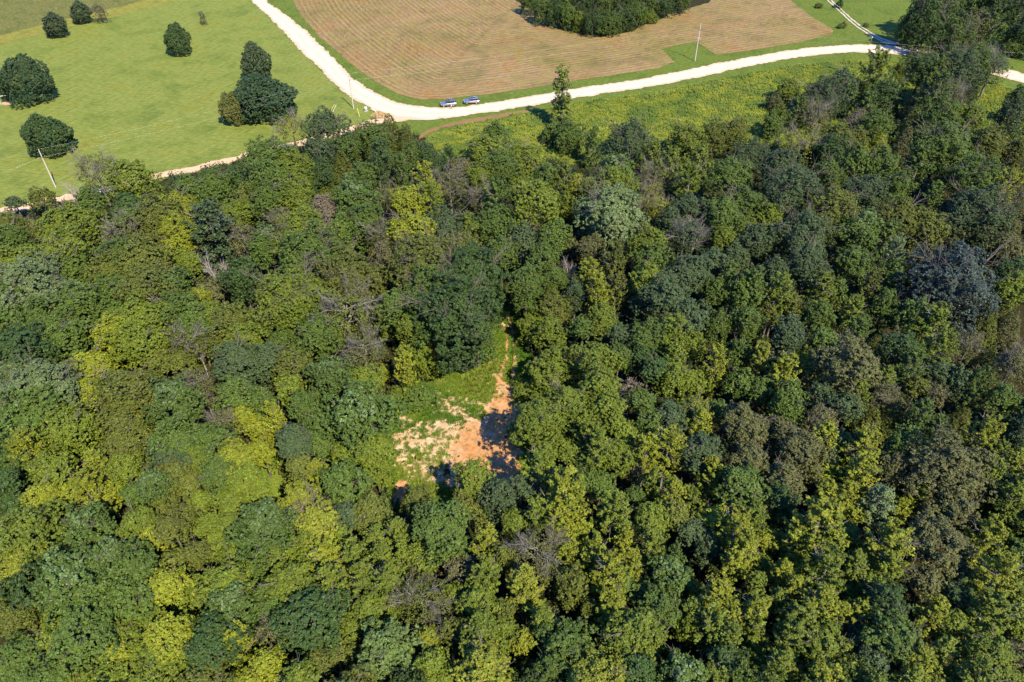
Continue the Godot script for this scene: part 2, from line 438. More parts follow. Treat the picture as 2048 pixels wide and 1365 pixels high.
func bare(p: Vector2) -> float:
	# how bare the clay lies at a point of the clearing: over 0.5 is soil, under it grass
	var n := 0.5 * n2(p.x, p.y, 0.22, 41.0) + 0.6 * n2(p.x, p.y, 0.62, 43.0) + 0.5 * n2(p.x, p.y, 1.7, 44.0)
	var d := blob(clay_spots, p)
	var r := minf(rut_near(rut_left, p), rut_near(rut_right, p))
	return maxf(d * 0.92 + n * (1.25 - 0.75 * blob(deep_spots, p)), (1.0 - r * 1.25 if r < 1.4 else 0.0) + n * 0.5)


var clay_spots := [[-6.38,-77.99,4.85,8.36,1.00], [-12.39,-77.46,4.83,3.88,0.85], [-16.47,-77.99,2.75,3.68,0.85], [-10.93,-73.87,4.32,3.49,0.90], [-8.44,-86.70,4.26,2.39,0.80], [-14.04,-87.41,4.45,1.68,0.60], [-1.57,-81.78,3.72,9.40,1.00], [-1.87,-72.87,3.91,5.12,1.00], [-11.91,-81.78,3.72,1.80,0.65], [-16.15,-74.88,2.69,2.69,0.85], [-17.00,-68.55,1.14,2.66,0.90], [-17.35,-82.34,1.66,1.58,0.60], [-6.07,-91.81,0.88,1.26,0.50], [-1.23,-91.19,2.10,2.27,0.85]]
var deep_spots := [[-4.73,-76.94,4.41,6.53,1.00], [-1.15,-81.23,3.71,9.33,1.00], [-1.09,-72.87,3.52,5.12,1.00], [-17.00,-68.55,1.06,2.47,1.00], [-8.88,-72.38,3.11,2.40,0.70]]
var rut_left := PackedVector2Array([Vector2(-2.05,-111.07),Vector2(-1.34,-106.81),Vector2(-0.75,-102.47),Vector2(-0.91,-98.32),Vector2(-1.79,-95.00),Vector2(-2.29,-92.44)])
var rut_right := PackedVector2Array([Vector2(-1.18,-112.00),Vector2(-0.19,-107.56),Vector2(0.47,-102.47),Vector2(0.64,-98.32),Vector2(0.36,-95.00),Vector2(0.00,-91.19)])
var clearing := PackedVector2Array([Vector2(-3.87,-113.74),Vector2(1.09,-113.74),Vector2(3.36,-102.47),Vector2(4.07,-93.07),Vector2(2.99,-82.34),Vector2(3.18,-71.89),Vector2(-1.05,-66.25),Vector2(-9.23,-65.80),Vector2(-14.44,-65.80),Vector2(-18.42,-64.90),Vector2(-20.62,-72.87),Vector2(-20.65,-79.06),Vector2(-20.98,-88.13),Vector2(-15.29,-91.81),Vector2(-8.48,-96.31),Vector2(-4.51,-99.68),Vector2(-3.67,-103.89)])
var slot := PackedVector2Array([Vector2(-40.16,-77.46),Vector2(-37.47,-77.99),Vector2(-34.62,-70.92),Vector2(-34.87,-67.16),Vector2(-38.12,-68.08)])


func lay_clearing() -> void:
	var lo := clearing[0]
	var hi := clearing[0]
	for p in clearing:
		lo = lo.min(p)
		hi = hi.max(p)
	var step := 0.24
	var nx := int((hi.x - lo.x) / step) + 1
	var nz := int((hi.y - lo.y) / step) + 1
	var v := PackedVector3Array()
	var uv := PackedVector2Array()
	var cc := PackedColorArray()
	var idx := PackedInt32Array()
	for j in nz + 1:
		for i in nx + 1:
			var p := lo + Vector2(i, j) * step
			p += Vector2(n2(p.x, p.y, 3.0, 1.0), n2(p.x, p.y, 3.0, 2.0)) * 0.12
			var b := bare(p)
			var deep := clampf(blob(deep_spots, p) + 0.5 * n2(p.x, p.y, 0.3, 50.0), 0.0, 1.0)
			var soil := Color(0.60, 0.415, 0.22).lerp(Color(0.52, 0.255, 0.09), maxf(deep, 0.75 * float(rut_near(rut_left, p) < 3.0)))
			soil = soil.darkened(clampf(0.10 + 0.55 * n2(p.x, p.y, 1.4, 51.0), 0.0, 0.5))
			soil = soil.lerp(Color(0.70, 0.55, 0.36), clampf(1.3 * n2(p.x, p.y, 0.5, 53.0), 0.0, 0.7) * (1.0 - deep * 0.8))
			var turf := Color(0.13, 0.17, 0.03).lerp(Color(0.22, 0.20, 0.06), clampf(0.5 + n2(p.x, p.y, 0.8, 52.0), 0.0, 1.0))
			cc.append(turf.lerp(soil, smoothstep(0.38, 0.56, b)))
			v.append(Vector3(p.x, 0.10 + 0.10 * n2(p.x, p.y, 0.35, 54.0) + 0.06 * n2(p.x, p.y, 1.6, 55.0), p.y))
			uv.append(p)
	for j in nz:
		for i in nx:
			if not Geometry2D.is_point_in_polygon(lo + Vector2(i + 0.5, j + 0.5) * step, clearing):
				continue
			var at := j * (nx + 1) + i
			idx.append_array([at, at + 1, at + nx + 1, at + 1, at + nx + 2, at + nx + 1])
	var st := SurfaceTool.new()
	st.create_from_arrays(mesh_arrays(v, uv, cc, idx))
	st.generate_normals()
	setting("clay_clearing", st.commit(), ground_mat("clay", noise_tex(36, 0.08, PackedFloat32Array([0.0, 0.45, 1.0]), PackedColorArray([Color(0.78, 0.76, 0.74), Color(0.95, 0.95, 0.95), Color(1, 1, 1)]), 256, 5), Vector2(3, 3), null, 1.0, noise_tex(37, 0.08, PackedFloat32Array(), PackedColorArray(), 256, 4), 6.0, true))


func mesh_arrays(v: PackedVector3Array, uv: PackedVector2Array, c: PackedColorArray, idx: PackedInt32Array) -> Array:
	var a := []
	a.resize(Mesh.ARRAY_MAX)
	a[Mesh.ARRAY_VERTEX] = v
	a[Mesh.ARRAY_TEX_UV] = uv
	a[Mesh.ARRAY_COLOR] = c
	a[Mesh.ARRAY_INDEX] = idx
	return a


# ---------------------------------------------------------------- foliage
var lv := PackedVector3Array()
var lc := PackedColorArray()
var li := PackedInt32Array()


func leaf(p: Vector3, n: Vector3, size: float, c: Color) -> void:
	var a := n.cross(Vector3(rng.randf() - 0.5, rng.randf() - 0.5, rng.randf() - 0.5)).normalized()
	var b := n.cross(a)
	var at := lv.size()
	var w := b * size * rng.randf_range(0.30, 0.42)
	var fold := n * size * 0.12
	lv.append(p - a * size * 0.5)
	lv.append(p + w - fold)
	lv.append(p + a * size * 0.55)
	lv.append(p - w - fold)
	lc.append(c)
	lc.append(c)
	lc.append(c)
	lc.append(c)
	li.append_array([at, at + 1, at + 2, at, at + 2, at + 3])


func ball() -> Vector3:
	return Vector3(rng.randfn(), rng.randfn(), rng.randfn()).normalized()


# one spray of leaves round p, facing out; c is the tint of the spray
func spray(p: Vector3, out: Vector3, r: float, count: int, size: float, c: Color, flat := 0.55) -> void:
	for i in count:
		var d := ball()
		if d.dot(out) < -0.25:
			d = -d
		var q := p + (d * Vector3(1, 0.8, 1)) * r * rng.randf_range(0.35, 1.05)
		var n := (d * 0.55 + out * 0.35 + Vector3.UP * flat + ball() * 0.85).normalized()
		leaf(q, n, size * rng.randf_range(0.75, 1.25), c * rng.randf_range(0.55, 1.0))


func tint(lo := 0.62) -> Color:
	var k := rng.randf_range(lo, 0.96)
	var w := rng.randf_range(-0.07, 0.09)
	return Color(k * (1.0 + w), k, k * (1.0 - w * 0.8))


func finish() -> ArrayMesh:
	var m := mesh_of(lv, PackedVector3Array(), PackedVector2Array(), PackedVector2Array(), lc, li)
	lv = PackedVector3Array()
	lc = PackedColorArray()
	li = PackedInt32Array()
	return m


# a crown of radius r and half-height b round the origin: rounded boughs over a long leafy skirt
func dome(r: float, b: float, lowest: float, spread: float, thick: float, size: float, silver: bool, lumps: float, skirt := 1.7) -> ArrayMesh:
	var boughs: Array[Vector3] = []
	var wide: Array[float] = []
	var m := clampi(int(7.0 + r * 2.6), 9, 26)
	for i in m:
		var y := 1.0 - (i + 0.5) / m * (1.0 - lowest)
		var a := i * 2.39996 + rng.randf_range(-0.5, 0.5)
		boughs.append((Vector3(cos(a) * sqrt(1.0 - y * y), y, sin(a) * sqrt(1.0 - y * y)) + ball() * 0.16).normalized())
		wide.append(rng.randf_range(0.8, 1.25) * 1.9 / sqrt(m))
	var reach: Array[float] = []
	for i in m:
		reach.append(rng.randf_range(0.80, 1.16))
	var off := Vector3(rng.randf(), rng.randf(), rng.randf()) * 60.0
	var peak := rng.randf_range(0.0, 0.42)
	var lean := Vector3(rng.randfn(), 0, rng.randfn()) * 0.10 * r
	var area := TAU * r * (r + b * 1.3) * 0.5 * (1.0 - lowest)
	var count := int(area / (spread * spread * 0.52))
	for i in count:
		var y := 1.0 - (i + rng.randf()) / count * (1.0 - lowest)
		var a := i * 2.39996 + rng.randf() * 0.9
		var s := sqrt(maxf(0.0, 1.0 - y * y))
		var d := Vector3(cos(a) * s, y, sin(a) * s)
		var k := 0.62
		var hub := d
		for j in m:
			var ang := d.angle_to(boughs[j]) / wide[j]
			var h := reach[j] * (1.0 - lumps * 1.5 * ang * ang)
			if h > k:
				k = h
				hub = boughs[j]
		var p := Vector3(d.x * r, d.y * b * (1.0 if d.y > 0.0 else skirt), d.z * r) * k
		if d.y < 0.0:  # the skirt hangs nearly straight down
			var pull := lerpf(1.0, 1.0 / maxf(s, 0.55), -d.y)
			p.x *= pull
			p.z *= pull
		else:
			var narrow := 1.0 - peak * d.y
			p = Vector3(p.x * narrow, p.y * (1.0 + 0.35 * peak), p.z * narrow) + lean * d.y
		var out := (Vector3(d.x / r, d.y / b, d.z / r).normalized() + (d - hub) * 1.6).normalized()
		var bump := noise.get_noise_3dv(p * 0.62 + off)
		if bump < -0.20 and rng.randf() < 0.75:
			continue
		p += out * (bump * 0.9 + rng.randf_range(-0.28, 0.22))
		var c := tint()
		if silver:  # topmost sprays paled: sheen on glossy leaf backs painted into vertex colour
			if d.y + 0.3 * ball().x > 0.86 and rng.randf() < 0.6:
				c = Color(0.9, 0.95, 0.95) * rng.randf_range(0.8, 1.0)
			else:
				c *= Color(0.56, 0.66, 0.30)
		spray(p, out, spread * rng.randf_range(0.36, 0.62), int(thick * rng.randf_range(0.6, 1.3)), size, c)
		if i % 5 == 0:  # some foliage deeper in
			spray(p * 0.7, out, spread, int(thick * 0.6), size * 1.3, c)
	return finish()


# an upright crown of feathery tufts that strain up and out from a few leaders
func spires(r: float, b: float, spread: float, thick: float, size: float) -> ArrayMesh:
	var n := int(20 + r * 13.0)
	for i in n:
		var t := (i + rng.randf()) / n
		var y := lerpf(-1.0, 1.0, pow(t, 0.9))
		var a := i * 2.39996 + rng.randf()
		var ww := r * (0.98 - 0.55 * pow(maxf(y, 0.0), 1.3)) * rng.randf_range(0.55, 1.08)
		var tip := Vector3(cos(a) * ww, y * b, sin(a) * ww)
		if i >= n - 2:
			tip = Vector3(rng.randfn() * 0.12 * r, b * rng.randf_range(0.9, 1.05), rng.randfn() * 0.12 * r)
		var way := Vector3(cos(a) * 0.75, rng.randf_range(0.75, 1.3), sin(a) * 0.75).normalized()
		var long := rng.randf_range(0.45, 0.85) * r
		var foot := tip - way * long
		var steps := int(long / (spread * 0.42)) + 2
		var c := tint(0.64)
		for j in steps:
			var q := (j + rng.randf() * 0.7) / steps
			var fat := spread * lerpf(0.85, 0.34, q * q) * rng.randf_range(0.75, 1.15)
			spray(foot.lerp(tip, q) + ball() * fat * 0.45, (way + ball() * 0.4).normalized(), fat, int(thick * lerpf(1.2, 0.6, q)), size, c * rng.randf_range(0.86, 1.0), 0.6)
	for i in int(n * 1.2):  # foliage inside, round the stem
		var y := rng.randf_range(-1.6, 0.6)
		spray(Vector3(rng.randfn() * 0.3 * r, y * b, rng.randfn() * 0.3 * r), Vector3.UP, spread * 1.2, int(thick), size * 1.2, tint(0.6))
	return finish()


func cedar(r: float, b: float, spread: float, thick: float, size: float) -> ArrayMesh:
	var count := int(PI * r * 2.0 * b * 1.5 / (spread * spread))
	for j in count:
		var t := 1.0 - sqrt(1.0 - (j + rng.randf()) / count)
		var ww := r * pow(1.0 - t, 0.75) * rng.randf_range(0.65, 1.05) + 0.08
		var g := j * 2.39996 + rng.randf()
		var d := Vector3(cos(g), 0, sin(g))
		spray(d * ww + Vector3.UP * (-b + 2.0 * b * t), (d + Vector3.UP * 0.6).normalized(), spread * 0.75, int(thick), size, tint(0.55), 0.3)
	return finish()


func roadside_crown(r: float, b: float) -> ArrayMesh:
	# narrow tuft at the top, a waist, bare side arms and a broad skirt
	for s in [[0.15, 0.88, 0.30, 0.11], [-0.05, 0.76, 0.22, 0.08], [0.0, 0.62, 0.16, 0.08], [0.1, 0.46, 0.42, 0.13], [-0.2, 0.36, 0.36, 0.1], [0.3, 0.3, 0.3, 0.1], [-0.95, 0.12, 0.14, 0.1], [-0.6, 0.1, 0.2, 0.09], [0.85, 0.16, 0.22, 0.1], [0.0, 0.02, 0.35, 0.12], [-0.2, -0.18, 0.45, 0.14], [0.25, -0.3, 0.5, 0.15], [-0.25, -0.5, 0.55, 0.16], [0.2, -0.7, 0.6, 0.18], [-0.1, -0.88, 0.6, 0.15]]:
		var n := int(40 * s[2] * (1.0 + s[2]) + 6)
		for i in n:
			var d := ball()
			var depth: float = rng.randf_range(-0.5, 0.5) * s[2]
			spray(Vector3(s[0] * r, s[1] * b, depth * r) + d * Vector3(s[2] * r, s[3] * b, s[2] * r), d, 0.42, 16, 0.30, tint())
	return finish()


# branches: recursive tapered tubes
func tube(st: SurfaceTool, a: Vector3, b: Vector3, ra: float, rb: float, sides := 5) -> void:
	var d := (b - a).normalized()
	var u := d.cross(Vector3(0.31, 0.2, 0.93)).normalized()
	var w := d.cross(u)
	for i in sides:
		var p := u * cos(TAU * i / sides) + w * sin(TAU * i / sides)
		var q := u * cos(TAU * (i + 1) / sides) + w * sin(TAU * (i + 1) / sides)
		for t in [[a + p * ra, p], [b + q * rb, q], [a + q * ra, q], [a + p * ra, p], [b + p * rb, p], [b + q * rb, q]]:
			st.set_normal(t[1])
			st.add_vertex(t[0])


func twig(st: SurfaceTool, p: Vector3, d: Vector3, length: float, rad: float, deep: int) -> void:
	var at := p
	var dir := d
	var steps := 3
	for i in steps:
		var to := at + dir * length / steps
		tube(st, at, to, rad * (1.0 - 0.22 * i), rad * (1.0 - 0.22 * (i + 1)), 5 if rad > 0.04 else 3)
		at = to
		dir = (dir + ball() * 0.22 + Vector3.UP * 0.06).normalized()
		if deep > 0:
			for k in 1 + int(i > 0):
				twig(st, at, (dir + ball() * 0.75 + Vector3.UP * 0.15).normalized(), length * rng.randf_range(0.45, 0.7), rad * 0.5, deep - 1)


func branchwork(r: float, b: float, limbs: int, deep: int, rad: float) -> ArrayMesh:
	var st := SurfaceTool.new()
	st.begin(Mesh.PRIMITIVE_TRIANGLES)
	tube(st, Vector3(0, -b, 0), Vector3(0, b * 0.45, 0), rad, rad * 0.5, 6)
	for i in limbs:
		var a := i * 2.39996 + rng.randf()
		var y := rng.randf_range(-0.75, 0.4) * b
		var d := Vector3(cos(a), rng.randf_range(0.45, 1.1), sin(a)).normalized()
		twig(st, Vector3(0, y, 0), d, r * rng.randf_range(0.6, 0.85), rad * 0.5, deep)
	return st.commit()


func bole() -> ArrayMesh:
	var st := SurfaceTool.new()
	st.begin(Mesh.PRIMITIVE_TRIANGLES)
	tube(st, Vector3(0, 0, 0), Vector3(0.03, 0.06, 0), 1.5, 1.1, 8)
	tube(st, Vector3(0.03, 0.06, 0), Vector3(-0.02, 0.5, 0.03), 1.1, 0.9, 8)
	tube(st, Vector3(-0.02, 0.5, 0.03), Vector3(0, 1, 0), 0.9, 0.72, 8)
	return st.commit()


func shape(kind: String, k: int) -> Array:
	# [crown mesh, branch mesh, radius, half-height] of variant k of a kind of tree, in three sizes
	var key := "%s%d" % [kind, k]
	if shapes.has(key):
		return shapes[key]
	rng.seed = hash(key)
	var s: Array
	var big: int = k % 3
	match kind:
		"O", "X":
			var r: float = [1.9, 3.1, 4.8][big]
			var b: float = r * 1.02
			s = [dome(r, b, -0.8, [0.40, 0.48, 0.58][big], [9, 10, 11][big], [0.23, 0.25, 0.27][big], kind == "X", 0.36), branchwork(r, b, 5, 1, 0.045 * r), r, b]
		"E":  # edge trees, leafy to the ground
			var r: float = [1.9, 3.0, 4.4][big]
			s = [dome(r, r, -0.9, [0.42, 0.50, 0.58][big], [9, 10, 11][big], [0.23, 0.25, 0.27][big], false, 0.32, 1.0), branchwork(r, r, 4, 0, 0.05 * r), r, r]
		"H":  # the very broad crowns
			var r := 7.5
			s = [dome(r, r * 0.9, -0.7, 0.66, 13, 0.29, false, 0.36), branchwork(r, r * 0.9, 8, 2, 0.26), r, r * 0.9]
		"T":
			var r: float = [1.4, 2.0, 2.8][big]
			s = [spires(r, r * 1.9, [0.36, 0.42, 0.48][big], [9, 10, 11][big], [0.22, 0.24, 0.26][big]), branchwork(r, r * 1.9, 8, 1, 0.055 * r), r, r * 1.9]
		"C":
			var r: float = [1.6, 2.1, 2.7][big]
			s = [cedar(r, r * 1.7, 0.42, 15, 0.20), branchwork(r, r * 1.7, 5, 0, 0.06 * r), r, r * 1.7]
		"S":
			var r: float = [1.7, 2.6, 3.7][big]
			var b: float = r * 1.1
			s = [dome(r, b, -0.7, [0.62, 0.74, 0.85][big], 11, 0.20, false, 0.24), branchwork(r, b, [6, 8, 10][big], 3, 0.05 * r), r, b]
		"B":
			var r: float = [1.2, 1.9, 2.6][big]
			s = [dome(r, r * 0.8, -0.6, 0.5, 14, 0.23, false, 0.2, 1.0), branchwork(r, r * 0.8, 4, 0, 0.05), r, r * 0.8]
		"L":
			var r: float = [3.6, 5.0, 8.0][big]
			var b: float = r * [1.1, 0.95, 0.8][big]
			s = [dome(r, b, -0.95, [0.50, 0.60, 0.76][big], 17, [0.27, 0.30, 0.34][big], false, 0.11, 1.0), branchwork(r, b, 4, 0, 0.2), r, b]
		"R":
			s = [roadside_crown(2.8, 6.0), branchwork(2.6, 5.6, 14, 1, 0.17), 2.8, 6.0]
		"D":
			var limbs := []
			for i in 6:
				var st := SurfaceTool.new()
				st.begin(Mesh.PRIMITIVE_TRIANGLES)
				var a := i * 2.39996 + rng.randf()
				twig(st, Vector3(0, rng.randf_range(-0.4, 0.9), 0), Vector3(cos(a) * 0.8, rng.randf_range(0.7, 1.3), sin(a) * 0.8).normalized(), rng.randf_range(0.8, 1.1), 0.05, 3)
				limbs.append(st.commit())
			s = [limbs, null, 1.0, 1.5]
	shapes[key] = s
	return s


const TONES := {
	"dg": [0.049, 0.096, 0.021], "mg": [0.083, 0.140, 0.022], "yg": [0.128, 0.182, 0.017], "li": [0.200, 0.245, 0.017], "bg": [0.064, 0.106, 0.040], "gb": [0.108, 0.122, 0.040], "og": [0.110, 0.140, 0.021], "yl": [0.205, 0.245, 0.022],
	"sl": [0.140, 0.205, 0.080], "tn": [0.132, 0.142, 0.056], "pk": [0.185, 0.165, 0.11], "wh": [0.3, 0.3, 0.3], "bb": [0.060, 0.092, 0.078], "sy": [0.125, 0.195, 0.048], "ol": [0.135, 0.185, 0.032],
	"ld": [0.046, 0.094, 0.036], "ln": [0.055, 0.108, 0.030], "ls": [0.058, 0.094, 0.042], "lp": [0.115, 0.120, 0.060], "lo": [0.11, 0.13, 0.028],
}


func leaf_mat(tone: String, k: int) -> StandardMaterial3D:
	var key := "leaf %s %d" % [tone, k]
	if not mats.has(key):
		var t: Array = TONES[tone]
		var v: float = [1.06, 0.92, 0.86][k]
		var m := plain(key, Color(t[0] * v * 1.22, t[1] * v * 1.18, t[2] * v * 1.1), 0.52)
		m.metallic_specular = 0.34
		m.vertex_color_use_as_albedo = true
		m.backlight_enabled = true
		m.backlight = Color(0.40, 0.44, 0.18)
	return mats[key]


var boles: ArrayMesh


func grow(f: PackedStringArray, label: String) -> void:
	var kind := f[0]
	var tone := f[1]
	var at := Vector3(float(f[2]), 0, float(f[3]))
	var h := float(f[4])
	var r := float(f[5])
	var b := float(f[6])
	var what: Array = {"O": ["broadleaf_tree", "tree", "round-crowned trees of the forest"], "U": ["understorey_tree", "tree", "small understorey trees of the forest"], "T": ["poplar_tree", "tree", "upright tufted trees of the forest"], "C": ["cedar_tree", "cedar", "cedars along the forest edge"],
		"S": ["sparse_tree", "tree", "thin-leaved trees of the forest"], "D": ["dead_tree", "dead tree", "dead trees in the forest"], "B": ["shrub", "shrub", "shrubs"], "L": ["lawn_tree", "tree", "trees on the mown lawn"], "R": ["roadside_tree", "tree", ""]}[kind]
	if kind == "D":
		dead_tree(at, h, r, b, label)
		return
	var pick := "S" if tone == "lp" else kind
	if kind == "O" or kind == "U":
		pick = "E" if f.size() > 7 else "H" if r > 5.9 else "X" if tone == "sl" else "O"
	var limits: Array = {"O": [2.5, 3.9], "X": [2.5, 3.9], "E": [2.4, 3.7], "H": [0.0, 0.0], "T": [1.7, 2.4], "C": [1.85, 2.4], "S": [2.1, 3.1], "B": [1.5, 2.2], "L": [4.2, 6.5], "R": [0.0, 0.0]}[pick]
	var big := 0 if r < limits[0] else 1 if r < limits[1] else 2
	var variants: int = {"O": 5, "X": 3, "H": 2, "E": 2, "T": 5, "C": 3, "S": 3, "B": 2, "L": 2, "R": 1}[pick]
	var draw := absi(hash(label))
	var s := shape(pick, big + 3 * (draw % variants)) if pick != "H" and pick != "R" else shape(pick, 3 * (draw % variants))
	var o := thing(what[0], label, what[1], at, 0.0, what[2])
	var turn := (draw / 7 % 628) / 100.0
	var bark := plain("bark pale" if kind in ["T", "S"] else "bark", Color(0.17, 0.155, 0.13) if kind in ["T", "S"] else Color(0.12, 0.10, 0.08), 0.9)
	if h - b > 0.9:
		var t := part("trunk", boles, bark, o)
		t.scale = Vector3(0.05 * r + 0.06, h - 1.6 * b if h > 1.9 * b else 0.4 * b, 0.05 * r + 0.06)
	var grown := Vector3(r / s[2], b / s[3], r / s[2])
	for k in 2:
		var p := part(["crown", "branchwork"][k], s[k], leaf_mat(tone, draw / 31 % 2) if k == 0 else bark, o)
		p.position.y = h - b
		p.rotation.y = turn
		p.scale = grown


func dead_tree(at: Vector3, h: float, r: float, b: float, label: String) -> void:
	var o := thing("dead_tree", label, "dead tree", at, 0.0, "dead trees in the forest")
	var bark := plain("dead wood", Color(0.30, 0.27, 0.24), 0.85)
	var t := part("trunk", boles, bark, o)
	t.scale = Vector3(0.13, h * 0.8, 0.13)
	var s := shape("D", absi(hash(label)) % 3)
	for m in s[0]:
		var l := part("limb", m, bark, o)
		l.position.y = h - 2.0 * b
		l.scale = Vector3(r, b * 1.1, r)


func plant_trees() -> void:
	boles = bole()
	for line in (FOREST + "\n" + LAWN).split("\n", false):
		var two := line.split("|")
		grow(two[0].split(" "), two[1])
	# forest that goes on beyond the picture's edges, as one mass
	rng.seed = 99
	var s := shape("O", 2)
	var list: Array[Transform3D] = []
	var tones: PackedColorArray = []
	for spot in 150:
		var side := spot % 3
		var p := Vector3.ZERO
		var e := rng.randf()
		if side == 0:
			p = Vector3(lerpf(-52, 52, e), 0, -36 + rng.randf() * 26.0)
		else:
			var away := lerpf(40.0, 205.0, e)
			p = Vector3((away * 0.735 + 22.0 + rng.randf() * 20.0) * (1.0 if side == 1 else -1.0), 0, -away)
			if side == 2 and away > 125.0:
				continue
		var k := rng.randf_range(0.6, 1.0)
		p.y = 11.5 - 5.0 * k + rng.randf_range(-1.0, 1.0)
		list.append(Transform3D(Basis(Vector3.UP, rng.randf() * TAU).scaled(Vector3(k, k * 1.2, k)), p))
		tones.append([Color(0.6, 0.6, 0.6), Color(1.0, 0.9, 0.6), Color(0.5, 0.6, 0.8)][rng.randi() % 3])
	scatter("forest_beyond", s[0], leaf_mat("mg", 1), list, tones, "broadleaf forest going on beyond the edges of the view", "forest")


func scatter(called: String, mesh: Mesh, m: Material, list: Array[Transform3D], tones: PackedColorArray, label: String, category: String) -> void:
	var mm := MultiMesh.new()
	mm.transform_format = MultiMesh.TRANSFORM_3D
	mm.use_colors = true
	mm.mesh = mesh
	mm.instance_count = list.size()
	for i in list.size():
		mm.set_instance_transform(i, list[i])
		mm.set_instance_color(i, tones[i])
	var o := MultiMeshInstance3D.new()
	o.name = numbered(called)
	o.multimesh = mm
	o.material_override = m
	add_child(o)
	tag(o, label, category, "", "stuff")


func weed(stems: int, tall: float, wide: float, size: float) -> ArrayMesh:
	for i in stems:
		var a := rng.randf() * TAU
		var foot := Vector3(cos(a), 0, sin(a)) * rng.randf() * wide * 0.6
		var top := foot * 1.5 + Vector3(0, tall * rng.randf_range(0.6, 1.1), 0)
		for j in 9:
			var t := (j + rng.randf()) / 9.0
			leaf(foot.lerp(top, t) + ball() * 0.16, (ball() * 0.5 + Vector3.UP).normalized(), size * rng.randf_range(0.7, 1.3), tint(0.7))
	return finish()


func tuft(blades: int, tall: float, wide: float) -> ArrayMesh:
	for i in blades:
		var a := rng.randf() * TAU
		var foot := Vector3(cos(a), 0, sin(a)) * rng.randf() * wide
		var lean := Vector3(cos(a), 0, sin(a)) * tall * rng.randf_range(0.2, 0.8)
		var top := foot + lean + Vector3.UP * tall * rng.randf_range(0.6, 1.0)
		var side := Vector3(-sin(a), 0, cos(a)) * 0.035
		var at := lv.size()
		lv.append_array([foot - side, foot.lerp(top, 0.55) + Vector3.UP * 0.06 + side, top, foot + side])
		var c := tint(0.7)
		lc.append_array([c, c, c, c])
		li.append_array([at, at + 2, at + 1, at, at + 1, at + 3])
	return finish()


func strewn(poly: PackedVector2Array, step: float, keep: Callable) -> PackedVector2Array:
	var lo := poly[0]
	var hi := poly[0]
	for p in poly:
		lo = lo.min(p)
		hi = hi.max(p)
	var out := PackedVector2Array()
	for j in int((hi.y - lo.y) / step) + 1:
		for i in int((hi.x - lo.x) / step) + 1:
			var p := lo + Vector2(i + rng.randf_range(-0.45, 0.45), j + rng.randf_range(-0.45, 0.45)) * step
			if Geometry2D.is_point_in_polygon(p, poly) and keep.call(p):
				out.append(p)
	return out


func stand(called: String, mesh: Mesh, m: Material, spots: PackedVector2Array, lo: float, hi: float, shades: Array, label: String, category: String) -> void:
	var list: Array[Transform3D] = []
	var tones := PackedColorArray()
	for p in spots:
		var k := rng.randf_range(lo, hi) * (1.0 + 0.5 * n2(p.x, p.y, 0.12, 70.0))
		list.append(Transform3D(Basis(Vector3.UP, rng.randf() * TAU).scaled(Vector3(k, k, k)), Vector3(p.x, 0.06, p.y)))
		var n := clampf(0.5 + 1.5 * n2(p.x, p.y, 0.07, 80.0) + rng.randf_range(-0.18, 0.18), 0.0, 0.999)
		var at := n * (shades.size() - 1)
		var c: Color = shades[int(at)].lerp(shades[int(at) + 1], at - int(at))
		tones.append(c)
	scatter(called, mesh, m, list, tones, label, category)


